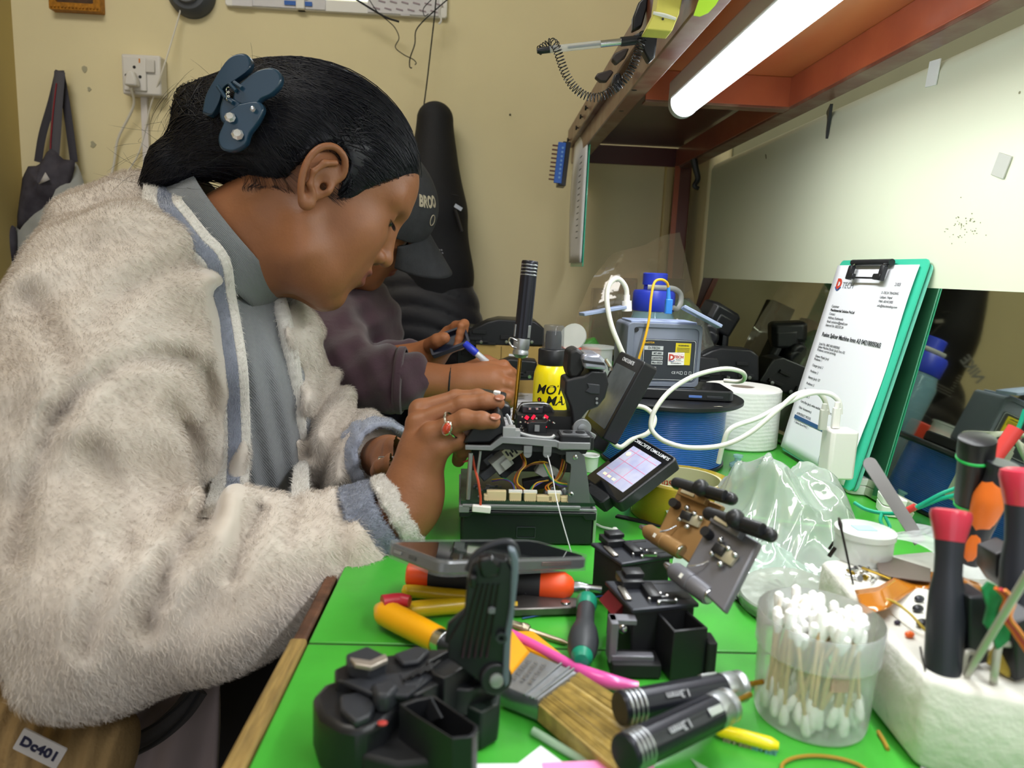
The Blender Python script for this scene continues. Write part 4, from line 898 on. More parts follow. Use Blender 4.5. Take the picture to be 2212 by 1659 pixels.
for i in range(520):
    u = rr.random(); z_ = -rr.random()*.0105; a_ = A2.lerp(D2, u)+V((0, 0, z_)); b_ = B2.lerp(C2, min(1, max(0, u+rr.uniform(-.03, .03))))+V((0, 0, z_*.8-.001)); b_ = a_.lerp(b_, rr.uniform(.9, 1.02))
    q.tube([a_, a_.lerp(b_, .5)+V((0, 0, rr.uniform(0, .0008))), b_], .00042, 4, sm=0)
q.prism([(p.x, p.y) for p in (A2, B2, C2, D2)], A2.z-.011, A2.z-.0012)
o = q.build('bristles', mat('tan bristles', 'A8904E', .5, var=.28, vs=140), BR)
hd = ((1040, 1362), (1110, 1358), (1150, 1405), (1088, 1478), (1060, 1450))
q = MB(); pprism(q, hd, zt2-.001, zb2+.002, bo, .003); q.build('handle', mat('orange yellow painted wood', 'E8A21C', .35, coat=.3), BR)
q = MB(); pprism(q, ((1092, 1362), (1150, 1362), (1238, 1432), (1244, 1446), (1144, 1404)), .7565, .7515, bo, .001); q = q.build('yellow_brush_handle', mat('orange yellow painted wood', 'E8A21C', .35, coat=.3)); q.location = bo; tag(q, 'second orange yellow handle lying between pink stick and silver ferrule', 'handle')
# pink handle
o = MB(); o.tube([onz(1085, 1360, .7575), onz(1150, 1392, .7575), onz(1230, 1435, .7575), onz(1300, 1468, .757), onz(1378, 1484, .755)], lambda u: .0032 if u < .5 else .0032+.0016*math.sin((u-.5)*6.2)**2, 10)
tag(o.build('pink_brush_stick', mat('hot pink plastic', 'E054A6', .3, coat=.3)), 'hot pink plastic brush stick running behind the silver ferrule', 'stick')
# two knurled drivers, 1.3 mm
knurled_driver('screwdriver', 'upper of the two black 1.3mm screwdrivers lying on the brush bristles', onz(1338, 1531, .775), onz(1603, 1481, .7725), .0085, .0015, .9, ('1.3mm', 2.3, -1), tl=.014)
knurled_driver('screwdriver', 'lower of the two black 1.3mm screwdrivers, nearest the camera', onz(1348, 1630, .780), onz(1575, 1522, .777), .0088, .0015, 2.3, ('1.3mm', 2.3, -1), tl=.018)
# clear glass stick, papers, rubber bands
o = MB(); o.tube([onz(1152, 1579, .7525), onz(1300, 1668, .7525)], .0022, 10, sm=0); tag(o.build('clear_stick', mat('frosted clear stick', 'B9D6BA', .2, alpha=.6)), 'clear plastic stick lying on the green top left of the paint brush', 'stick')
def sheet(pts, z, th, name, label, m, cat='paper'):
    o = MB(); P = [onz(x, y, z) for x, y in pts]; c = P[0].copy(); o.prism([(p.x-c.x, p.y-c.y) for p in P][::-1], 0, th); o = o.build(name, m); o.location = (c.x, c.y, z); return tag(o, label, cat)
sheet(((1102, 1664), (1168, 1612), (1238, 1664)), .7506, .0004, 'paper_scrap', 'white triangular paper corner on the green top at the bottom edge', m_paper)
sheet(((840, 1652), (1180, 1650), (1200, 1690), (830, 1690)), .7512, .0003, 'white_sheet', 'white paper sheet cut by the bottom edge below the black cleaver', m_paper)
sheet(((1170, 1652), (1410, 1643), (1418, 1700), (1180, 1700)), .7575, .0012, 'pink_paper', 'pink paper edge at the very bottom of the picture', mat('pink paper', 'F092C8', .6))
sheet(((1985, 1640), (2060, 1664), (1990, 1664)), .7506, .0004, 'paper_scrap', 'tiny white paper corner at the bottom right below the foam block', m_paper)
sheet(((1492, 1640), (1530, 1662), (1510, 1664)), .7506, .0006, 'clear_chip', 'small clear plastic chip on the green top below the lower screwdriver', mat('frosted clear stick', 'B9D6BA', .2), 'chip')
m_rub = mat('amber rubber', 'A8822A', .5)
o = MB(); c = onz(1785, 1668, .7518); o.tube([c+V((.022*cos(a), .012*sin(a), 0)) for a in [k*pi/6 for k in range(12)]], .0009, 6, closed=True); tag(o.build('rubber_band', m_rub), 'amber rubber band lying before the tub of cotton buds', 'rubber band')
o = MB(); o.tube([onz(1897, 1580, .7515), onz(1910, 1602, .7512), onz(1918, 1618, .7512)], .0011, 6); tag(o.build('match_stick', m_rub), 'short amber stick end between tub and foam block', 'stick')
o = MB(); o.tube([onz(1588, 1500, .7525), onz(1615, 1482, .7525), onz(1648, 1470, .7525), onz(1690, 1468, .7525)], .0011, 8); tag(o.build('brass_rod', m_gold2), 'thin brass rod running behind the tub of cotton buds', 'rod')
# toothbrush
t, Ls = lying('toothbrush', 'yellow toothbrush head with tan and blue bristles by the cotton bud tub', 'brush', onz(1540, 1574, .7540), onz(1682, 1612, .7540))
q = MB(); q.lathe([(.002, 0), (.0033, .004), (.0036, Ls*.5), (.0036, Ls-.004), (.002, Ls)], (0, 0, 0), (0, 0, 1), 14); q.build('head', mat('yellow bottle plastic', 'F5DE10', .3), t)
for nm, a_, b_, col in (('tan', .18, .62, 'A39A80'), ('blue', .62, .98, '6FA8B0')):
    q = MB(); rr = random.Random(5)
    for k in range(130):
        z_ = Ls*rr.uniform(a_, b_); x_ = rr.uniform(-.0028, .0028); y0_ = rr.uniform(-.001, .001)
        q.tube([(.001, x_, z_), (.0065, x_+y0_*.6, z_+rr.uniform(-.001, .001)), (.0115, x_*1.3+y0_, z_+rr.uniform(-.0022, .0022)+.002)], .0004, 4, sm=0)
    tag(q.build('bristles', mat('bristle '+nm, col, .6), t), nm+' bristles', kind='stuff')

# ---- tub of cotton buds
cj = onz(1778, 1622); cj = V((cj.x+.0065, cj.y+.031, DESK+.0006)); rj = .0315; hj = .060
J = thing('cotton_bud_tub', 'frosted clear plastic tub full of cotton buds beside the foam block', 'tub', cj)
m_fr = film('frosted tub plastic', 'F8FAFC', .27, .15, .3)
q = MB(); q.lathe([(rj*.93, .0005), (rj*.95, .003), (rj, hj-.008), (rj*1.03, hj-.006), (rj*1.03, hj)], (0, 0, 0), (0, 0, 1), 72, cap=False); q.lathe([(0, .0005), (rj*.93, .0005)], (0, 0, 0), (0, 0, 1), 72, cap=False)
q.build('tub_wall', m_fr, J)
q = MB(); q.lathe([(rj*1.0, hj-.020), (rj*1.03, hj-.019), (rj*1.045, hj-.001), (rj*1.03, hj)], (0, 0, 0), (0, 0, 1), 72, cap=False); q.build('rim_band', film('frosted rim plastic', 'F2F2F8', .24, .15, .3), J)
q = MB(); q.box((-.002, -rj*.985, hj*.62), (.009, .0006, .009)); q.build('stain_patch', mat('pinkish patch', 'C8A49A', .6, alpha=.6), J)
tl_ = onz(1715, 1293, .765)
LD = thing('tub_lid', 'round frosted clear lid lying tilted behind the tub of cotton buds', 'lid', (tl_.x, tl_.y+.012, .7625), (rad(4), rad(-8), 0))
q = MB(); q.lathe([(0, .004), (rj*1.03, .004), (rj*1.06, .003), (rj*1.06, -.005)], (0, 0, 0), (0, 0, 1), 64, cap=False); q.build('lid_disc', film('frosted lid plastic', 'C9D2C6', .38, .3, .25), LD, solid=.0008)
m_cot = mat('white cotton', 'F8F8F6', .95, bump=.3, bs=600, sheen=.3); m_stk = mat('birch stick', 'C9A878', .6)
proto = None; rr = random.Random(21); placed = []
for i in range(74):
    for _ in range(300):
        a0 = rr.uniform(0, 2*pi); r0 = rj*.82*math.sqrt(rr.random()); a1 = rr.uniform(0, 2*pi); r1 = rj*.86*math.sqrt(rr.random())
        b0 = V((r0*cos(a0), r0*sin(a0), .0035+rr.uniform(0, .007)*(rr.random() < .5))); t1 = V((r1*cos(a1), r1*sin(a1), 0)); 
        t1 = b0.lerp(t1, rr.uniform(.45, 1)); dz = .062
        d = V((t1.x-b0.x, t1.y-b0.y, dz)).normalized()
        if all(((b0+d*.0545)-p[0]).length > .0047 and (b0-p[1]).length > .0042 for p in placed): break
    placed.append((b0+d*.0545, b0))
    x, y = basis(d); R_ = M3(x, y, d)
    if proto is None:
        t = proto = thing('cotton_bud', 'wooden cotton bud standing among the others in the frosted tub', 'cotton bud', cj+b0, R_, 'cotton buds in the tub')
        q = MB(); q.cyl((0, 0, 0), (0, 0, .055), .0011, n=8); q.build('stick', m_stk, t)
        prf = [(.0008, 0), (.0022, .0012), (.0027, .004), (.0023, .008), (.0013, .0115)]
        q = MB(); q.lathe([(0, -.0022)]+[(r, z-.002) for r, z in prf], (0, 0, 0), (0, 0, 1), 12); q.build('cotton_tip', m_cot, t)
        q = MB(); q.lathe([(0, 0)]+[(r, z) for r, z in prf], (0, 0, .0575), (0, 0, .0), 12); q.build('cotton_tip', m_cot, t)
    else: t = copy_tree(proto); t.location = cj+b0; t.rotation_euler = R_.to_euler()
for x, y, lb in ((1704, 1268, 'bare pointed stick poking up at the left among the cotton buds'), (1755, 1268, 'bare pointed stick poking up behind the cotton buds')):
    p = cj+V(((x-1778)*.00024, .006, .01)); q = MB(); q.lathe([(.001, 0), (.001, .052), (.0001, .0545)], p, p+V((-.0025, .002, .0545)), 8); tag(q.build('bare_stick', mat('pale stick', 'DAD2C0', .6)), lb, 'stick')

# ---- foam block with tools
ZF = .80
fo = V((.235, .39, DESK+.0006))
FB = thing('foam_block', 'white foam block at the bottom right with tools stuck into it', 'foam block', fo)
fr_ = onz(2212, 1492, ZF)
outl = [(.224, .316), (.2265, .36), (.240, .462), (.33, .485), (.425, .46), (.43, .21), (.36, .235), (.26, .298), (.236, .306)]
q = MB(); n = len(outl); q.prism([(x-fo.x, y-fo.y) for x, y in outl], 0, ZF-fo.z, ch=.004)
q.build('foam', mat('expanded foam', 'D8D7D0', .9, bump=.7, bs=110, var=.05, vs=30, sss=.0), FB, bevel=.003, seg=3)
def tool_driver(name, label, base, top, prof, cols, shaft=None):
    t, Lh = lying(name, label, 'screwdriver', base, top); n0 = 0
    for k, (nm, m, pr) in enumerate(prof):
        q = MB(); q.lathe([(r, h*Lh) for r, h in pr], (0, 0, 0), (0, 0, 1), 32); q.build(nm, m, t)
    return t, Lh
m_rc = mat('raspberry red plastic', 'C23048', .28, coat=.4); m_hb = mat('black handle rubber', '24262F', .42)
prof_rb = lambda R: [('grip', m_hb, [(R*.55, .0), (R*.8, .015), (R*.88, .06), (R*.9, .35), (R*.84, .5), (R*.66, .62), (R*.66, .72), (R*.72, .82)]),
    ('head', m_rc, [(R*.73, .81), (R*.86, .88), (R*1.0, .96), (R*.94, .99), (R*.7, 1.0), (R*.35, .985), (0, .98)])]
tool_driver('screwdriver', 'nearest screwdriver with red head and long black grip standing in the foam', at(2036, 1466, .322), at(2055, 1100, .345), prof_rb(.0098), None)
tool_driver('screwdriver', 'screwdriver with red head and black grip cut by the right edge', at(2195, 1420, .335), at(2205, 1012, .35), prof_rb(.0098), None)
R = .0105
t, Lh = tool_driver('screwdriver', 'thick black handle with two bright green rings behind the red-headed one', at(2082, 1180, .415), at(2112, 945, .40), [('grip', m_blk, [(R*.45, 0), (R*.5, .3), (R*.82, .46), (R*.86, .8), (R*.95, .84), (R*.95, .99), (R*.85, 1.0), (0, 1.0)])], None)
for h in (.40, .82):
    q = MB(); r_ = R*(.80 if h < .5 else .97); q.lathe([(r_*.96, h*Lh-.0009), (r_, h*Lh-.0006), (r_, h*Lh+.0006), (r_*.96, h*Lh+.0009)], (0, 0, 0), (0, 0, 1), 32, cap=False); q.build('green_ring', mat('vivid green ring', '22C85C', .4), t)
R = .0092
t, Lh = tool_driver('screwdriver', 'orange and black screwdriver leaning right behind the red-headed ones', at(2092, 1215, .40), at(2166, 1000, .39), [('grip', m_hb, [(R*.6, 0), (R*.75, .15), (R*.7, .3), (R*.85, .5), (R*.95, .65), (R*.75, .82), (R*.78, .92), (R*.95, .97), (R*.95, 1), (0, 1)])], None)
mo2 = mat('orange grip plastic', 'E8752A', .4)
q = MB(); Mx = Matrix.Rotation(pi, 4, 'Z')
def overlay(t, Lh, prof, a0, a1, h0, h1, off, name, m, n=14, mm=12):
    q = MB()
    def rr_(h):
        for (r0, z0), (r1, z1) in zip(prof, prof[1:]):
            if z0 <= h <= z1: return r0+(r1-r0)*(h-z0)/max(z1-z0, 1e-6)
        return prof[-1][0]
    def fn(u, v):
        h = h0+(h1-h0)*v; w = math.sin(pi*v)**.35; a = (a0+a1)/2+(a1-a0)/2*(2*u-1)*w; r = rr_(h)+off*math.sin(pi*u)**.3*w
        return (r*cos(a), r*sin(a), h*Lh)
    q.grid(fn, n, mm); return q.build(name, m, t)
pf_ = [(R*.6, 0), (R*.75, .15), (R*.7, .3), (R*.85, .5), (R*.95, .65), (R*.75, .82), (R*.78, .92)]
inv_ = t.matrix_basis.to_3x3().inverted() @ (EYEP-t.location); av = math.atan2(inv_.y, inv_.x)
overlay(t, Lh, pf_, av-1.7, av+1.2, .36, .84, .0007, 'orange_panel', mo2); overlay(t, Lh, pf_, av-.7, av+.5, .04, .32, .0006, 'orange_panel', mo2)
# small tub, spatula, metal bits, flex
t = thing('round_case', 'small round translucent case at the back corner of the foam block', 'case', at(1882, 1212, .452)+V((0, .012, 0)))
t.location.z = ZF+.0006
q = MB(); q.lathe([(0, 0), (.0185, 0), (.019, .001), (.019, .016), (.020, .017), (.020, .021), (.019, .0215), (0, .0215)], (0, 0, 0), (0, 0, 1), 48); q.build('case_shell', mat('milky clear plastic', 'D6DAD8', .25, alpha=.75), t)
MB().box((-.001, 0, .0218), (.014, .01, .0005)).build('blue_print', mat('pale blue print', '9DC4D2', .5), t, bevel=.0002)
t, Ls = lying('metal_spatula', 'grey flat metal spatula with rounded end leaning up from behind the foam', 'spatula', at(1988, 1172, .49), at(1872, 990, .52), up=(0, -1, 0))
q = MB(); q.prism([(-.0045, 0), (.0045, 0)]+[(.0052*cos(a), Ls-.005+.0052*sin(a)) for a in [k*pi/10 for k in range(11)]], -.0006, .0006, Matrix(((0, 0, 1, 0), (1, 0, 0, 0), (0, 1, 0, 0), (0, 0, 0, 1)))); q.build('blade', mat('brushed grey steel', '7E7C7C', .45, metal=.6), t)
t, Ls = lying('steel_needle', 'dark thin steel needle standing in the foam block by the round case', 'needle', at(1843, 1262, .42), at(1812, 1118, .44)); q = MB(); q.lathe([(.0006, 0), (.0008, Ls*.8), (.0014, Ls*.9), (.0007, Ls)], (0, 0, 0), (0, 0, 1), 8); q.build('needle_shaft', mat('dark steel', '2B2724', .4, metal=.8), t)
for k, (x, y, lb) in enumerate(((1796, 1180, 'small dark pin stuck upright at the left end of the foam block'), (1796, 1196, 'short square dark peg below the dark pin at the foam block end'))):
    p = onz(x, y+8, ZF); q = MB(); q.box((0, 0, .004), (.0016+.001*k, .0016, .008), rot=(0, .5, 0)); o = q.build('dark_peg', mat('dark steel', '2B2724', .4, metal=.8), bevel=.0003); o.location = p; tag(o, lb, 'peg')
q = MB(); pts = ((1893, 1221), (1905, 1208), (1925, 1206), (2010, 1230), (2010, 1256), (1960, 1250), (1920, 1245), (1900, 1238)); P = [onz(x, y, ZF+.004) for x, y in pts]; c = P[0]; q.prism([(p.x-c.x, p.y-c.y) for p in P][::-1], 0, .0009); o = q.build('brown_blade', mat('brown grey blade', '6E625C', .45, metal=.4), bevel=.0002); o.location = c; o.rotation_euler = (.04, .0, 0); tag(o, 'brownish flat blade with rounded end lying on the foam', 'blade')
m_sc = [mat('bright steel', 'C9CBCE', .22, metal=1), mat('brass bit', 'B8993E', .3, metal=1), mat('grey bit', '77787A', .4, metal=.8)]
for k, (x, y) in enumerate(((1832, 1232), (1842, 1240), (1850, 1228), (1861, 1238), (1868, 1248), (1876, 1230), (1888, 1252), (1880, 1212), (1858, 1250), (1850, 1246))):
    p = onz(x, y, ZF+.0022); t, Ls = lying('screw', None, None, p, p+V((rg.uniform(-.006, .006), rg.uniform(-.005, .005), rg.uniform(-.0006, .0012))).normalized()*0+p*0+V((cos(k*1.7), sin(k*1.7)*.7, .05))*.006+p*1, None) if 0 else (None, 0)
    d = V((cos(k*1.7), sin(k*1.7), .02)); q = MB(); q.lathe([(.0019, 0), (.0019, .001), (.0008, .0014), (.0008, .006), (.0002, .007)], (0, 0, 0), d, 10); o = q.build('screw', m_sc[k % 3]); o.location = p; tag(o, 'tiny loose metal screw in the pile on the foam block', 'screw', 'loose screws on the foam')
t, Ls = lying('brass_pin', 'brass coloured thin strip lying in the screws on the foam', 'pin', onz(1862, 1226, ZF+.004), onz(1925, 1250, ZF+.003)); q = MB(); q.box((0, 0, Ls/2), (.0012, .003, Ls)); q.build('pin_body', m_sc[1], t, bevel=.0003)
fx_ = [(1846, 1275), (1895, 1268), (1925, 1252), (1962, 1228), (2010, 1235), (2075, 1245), (2120, 1262)]
q = MB()
def ff(u, v):
    k = u*(len(fx_)-1); i = min(int(k), len(fx_)-2); f = k-i; x = fx_[i][0]*(1-f)+fx_[i+1][0]*f; y = fx_[i][1]*(1-f)+fx_[i+1][1]*f
    p = onz(x+v*18, y+v*(52-20*u), ZF+.004+.004*math.sin(u*9)); return p
q.grid(ff, 40, 5); tag(q.build('flex_circuit', mat('amber flex circuit', 'C2761C', .18, coat=.6, trans=.1), solid=.0003), 'shiny amber flexible circuit ribbon curling over the foam block', 'circuit')
for i, (x, y, r, c_, lb) in enumerate(((1938, 1349, .0022, '2A2238', 'dark purple round bead on the foam above the orange one'), (1964, 1377, .003, 'F26A28', 'small bright orange bead on the front of the foam block'), (1985, 1300, .0035, '22252E', 'black oval part behind the nearest red-headed screwdriver'), (1982, 1322, .0038, '1C1E24', 'second black oval part behind the nearest screwdriver'), (1992, 1355, .0042, '1A1A20', 'lowest black oval part beside the nearest screwdriver'))):
    p = onz(x, y, ZF); q = MB(); q.ball((0, 0, r*.6), (r, r*.7, r*.6), 14, rot=(0, 0, .3)); o = q.build('bead', mat('bead '+c_, c_, .35)); o.location = p; tag(o, lb, 'bead')
cable('yellow_wire', 'thin dull yellow wire curving over the foam past the amber circuit', [onz(1890, 1290, ZF+.006), onz(1930, 1300, ZF+.008), onz(1965, 1325, ZF+.008), onz(1990, 1352, ZF+.005), onz(2008, 1372, ZF+.001)], .0008, mat('dull yellow wire', 'B8A23C', .4))
cable('bent_pin', 'thin dark bent pin stuck in the front of the foam block', [onz(1988, 1398, ZF+.001), onz(1992, 1420, ZF+.001), onz(1999, 1450, ZF-.0005)], .0005, mat('dark steel', '2B2724', .4, metal=.8), 'pin')
# cluster of electronics on the right of the foam
t = thing('circuit_board', 'small green circuit board with orange wires standing in the foam', 'circuit board', at(2155, 1330, .31))
q = MB(); P = [at(x, y, .31)-t.location for x, y in ((2118, 1270), (2132, 1255), (2150, 1262), (2175, 1290), (2180, 1330), (2176, 1380), (2150, 1402), (2140, 1370), (2122, 1345), (2130, 1310))]
q.prism([(p.x, p.z) for p in P], 0, .0015, T(rx=pi/2)); q.build('board', mat('vivid pcb green', '1E7A48', .35, var=.3, vs=120), t)
for k, c_ in enumerate(('E0662A', 'C23A4A', 'E58A4A')):
    q = MB(); q.tube([V((p.x+.0015*k, p.y-.004-.001*k, p.z)) for p in [at(x, y, .31)-t.location for x, y in ((2138, 1262), (2158, 1285), (2150, 1320), (2172, 1352), (2205, 1400))]], .0009, 6); q.build('wire', mat('pcb wire '+c_, c_, .4), t)
for i, (pts, Y, c_, lb) in enumerate(((((2072, 1275), (2112, 1272), (2118, 1330), (2112, 1415), (2070, 1425)), .33, '1B1D24', 'black part standing right behind the nearest screwdriver grip'), (((2130, 1185), (2172, 1170), (2180, 1240), (2150, 1262), (2128, 1230)), .36, '2A2A2E', 'dark grey folded part between the two red-headed screwdrivers'), (((2165, 1330), (2212, 1310), (2222, 1440), (2170, 1455)), .318, '17181C', 'black block behind the wire staples at the right edge'))):
    P = [at(x, y, Y) for x, y in pts]; c = P[0]; q = MB(); q.prism([(p.x-c.x, p.z-c.z) for p in P], -.008, .008, T(rx=pi/2), ch=.001); o = q.build('black_part', mat('part '+c_, c_, .4), bevel=.0006); o.location = c; tag(o, lb, 'part')
m_stw = mat('tinned wire', 'B4B2A8', .4, metal=.35)
cable('wire_staple', 'bent grey wire staple at the foot of the nearest red-headed screwdriver', [onz(2078, 1468, ZF-.001), at(2080, 1450, .318), at(2086, 1415, .32), at(2096, 1408, .322), at(2140, 1408, .33)], .0016, m_stw, 'staple')
cable('wire_staple', 'larger bent wire staple by the right edge of the foam block', [onz(2146, 1478, ZF-.001), at(2148, 1455, .308), at(2156, 1400, .31), at(2166, 1390, .312), at(2225, 1398, .32)], .0018, m_stw, 'staple')
cable('steel_rod', 'grey steel rod leaning right across the circuit board', [at(2086, 1462, .316), at(2222, 1238, .29)], .0018, m_stw, 'rod')
p = onz(2190, 1466, ZF); q = MB(); q.box((0, 0, .005), (.014, .012, .011), rot=(.2, .3, .5), ch=.001); o = q.build('yellow_sponge', mat('dull yellow sponge', 'A8923C', .9, bump=.6, bs=200)); o.location = p+V((0, .006, .001)); tag(o, 'dull yellow sponge chunk on the foam at the right edge', 'sponge')
def crumple(name, label, poly, zf, m, seed, nu=46, nv=46, cat='plastic bag', amp=.012, sc=90):
    """crumpled film: poly(u,v)->xy, zf(u,v)->height"""
    q = MB()
    def fn(u, v):
        x, y = poly(u, v); h = zf(u, v); e = min(u, 1-u, v, 1-v)*6
        r = ridge(x*1.0, y*1.0, seed, 7, sc); z = h+amp*r*min(1, e)
        return (x+.004*sin(y*sc*.6+seed), y+.004*sin(x*sc*.7), z)
    q.grid(fn, nu, nv); return tag(q.build(name, m), label, cat)
def bil(P):
    def f(u, v):
        a = P[0].lerp(P[1], u); b = P[3].lerp(P[2], u); c = a.lerp(b, v); return c.x, c.y
    return f
mf_g = film('thin clear bag film', 'E6F1EC', .34, .5, .06)
gb = [V((.19, .52, 0)), V((.31, .505, 0)), V((.375, .66, 0)), V((.225, .70, 0))]
crumple('clear_plastic_bag', 'large crumpled clear plastic bag heaped in front of the clipboard', bil(gb), lambda u, v: DESK+.002+.078*(math.sin(pi*u)**.75)*(math.sin(pi*v**1.5))**.75*(.75+.3*math.sin(u*7+v*4)**2), mf_g, 5, 90, 90, amp=.040, sc=48)
gb2 = [V((.155, .50, 0)), V((.285, .49, 0)), V((.33, .60, 0)), V((.185, .665, 0))]
crumple('flat_plastic_bag', 'flatter clear plastic sheet spread on the green top right of the twin cleavers', bil(gb2), lambda u, v: DESK+.002+.02*math.sin(pi*u)*math.sin(pi*v)+.018*v*(1-u), film('mint clear film', 'D8EFE4', .45, .5, .08), 8, 50, 50, amp=.022, sc=70)
fp = [onz(x, y, ZF) for x, y in ((1895, 1190), (2060, 1270), (2175, 1272), (1960, 1150))]
crumple('foam_film', 'whitish crumpled plastic film draped over the back of the foam block', bil([V((p.x, p.y, 0)) for p in fp]), lambda u, v: ZF+.008+.008*math.sin(pi*u), film('white film', 'D9DEE0', .55, .5, .12), 3, 40, 24, amp=.006, sc=160)
# white boxes with blue ovals by the mirror, green lead
for x, y, w_, d_, h_, rz, lb in ((1876, 1075, .034, .03, .020, -.25, 'white plastic box with a blue oval at the foot of the clipboard'), (1990, 1128, .062, .035, .020, -.3, 'longer white plastic box with blue oval under the green lead')):
    p = onz(x, y); t = thing('white_plug_box', lb, 'box', (p.x, p.y+.02, DESK+.0006), (0, 0, rz))
    q = MB(); q.prism(rrect(w_, d_, .007, 5), 0, h_*.55, ch=.001); q.prism(rrect(w_, d_, .007, 5), h_*.57, h_, ch=.001); q.build('box_shell', m_white, t)
    q = MB(); q.ball((0, 0, 0), (.0075, .0045, .0006), 20); o = q.build('blue_oval', mat('pale blue oval', '8FB4E0', .5), t); o.location = (-.004, 0, h_)
mgl = mat('green lead', '0F9A78', .35)
gl = cable('green_lead', 'green wire lead with red sleeves knotted beside the white boxes', [at(1846, 1086, .56), at(1870, 1100, .55), at(1905, 1108, .54), at(1940, 1108, .53), at(1985, 1096, .52), at(2030, 1078, .51), at(2072, 1066, .50), at(2110, 1040, .49), at(2150, 1000, .49), at(2195, 935, .49), at(2215, 885, .49)], .0016, mgl)
q = MB(); q.tube([at(1905, 1108, .54), at(1902, 1125, .535), at(1912, 1142, .53), at(1922, 1138, .53), at(1912, 1115, .535)], .0014, 8); q.tube([at(1975, 1098, .52), at(2030, 1068, .51), at(2072, 1050, .505), at(2110, 1020, .50)], .0014, 8); q.build('knot_loop', mgl, gl)
q = MB(); q.tube([at(1954, 1106, .525), at(1978, 1094, .52)], .0028, 10, sm=0); q.build('red_sleeve', mat('red sleeve', 'C23A36', .4), gl)
q = MB(); q.tube([at(2133, 1012, .488), at(2195, 925, .488)], lambda u: .0045+.0012*u, 10, sm=0); q.build('red_sleeve', mat('red sleeve', 'C23A36', .4), gl)

# ---- G-Stick tape roll
TP = thing('tape_roll', 'roll of yellow-brown packing tape lying flat behind the lit monitor', 'tape', (.205, .69, DESK+.0006))
q = MB(); q.lathe([(.040, 0), (.049, 0), (.0495, .001), (.0495, .037), (.049, .038), (.040, .038)], (0, 0, 0), (0, 0, 1), 72, cap=False); q.build('tape_coil', wave(mat('amber tape', 'A08C20', .25, coat=.3), 200, .2, 'Z', .0005), TP)
q = MB(); q.lathe([(.040, .038), (.0375, .038), (.0375, 0), (.040, 0)], (0, 0, 0), (0, 0, 1), 72, cap=False); q.build('card_core', mat('pale card core', 'B9B290', .7), TP)
for k in range(5):
    q = MB(); q.text('G-Stick', .0105, Matrix.Identity(4), .00006, bold=.0001); a0 = .2+k*.72; out = []
    for x, y, z in q.v: a = a0-x/.037*-1; out.append((.0372*cos(a), .0372*sin(a), .020-y))
    q.v = out; q.build('lettering', mat('print red', 'C8402A', .6), TP)
# small bits round the splicer
t = thing('clear_cup', 'tiny clear cup of white powder right of the splicer', 'cup', onz(1277, 1022)+V((0, .01, .0006)))
q = MB(); q.lathe([(0, 0), (.0085, 0), (.0095, .018), (.0105, .0185), (.0105, .02)], (0, 0, 0), (0, 0, 1), 30, cap=False); q.build('cup_wall', mat('milky cup', 'D6DAD8', .25), t, solid=.0006)
o = MB(); o.tube([onz(1288, 1132, .7525), onz(1300, 1138, .7525), onz(1322, 1143, .7525)], .0012, 8); o.ball(onz(1328, 1146, .7545), (.0035, .003, .0035), 12); tag(o.build('used_cotton_bud', m_cot), 'bent used cotton bud lying right of the splicer base', 'cotton bud')
o = MB(); o.box((0, 0, .001), (.052, .007, .002), rot=(0, 0, -.55)); o = o.build('black_strip', m_blkm, bevel=.0004); o.location = onz(1385, 1128); tag(o, 'flat black strip lying under the lit monitor towards the tan lid', 'strip')
o = MB(); o.lathe([(.006, 0), (.010, .003), (.010, .006), (.004, .010), (.004, .014), (.006, .015), (.006, .018)], onz(1592, 1012), onz(1592, 1012)+V((0, 0, 1)), 24); tag(o.build('clear_spout', mat('pale blue clear', 'A9D0E0', .1, alpha=.5)), 'pale blue clear bottle spout standing behind the plastic bag', 'spout')

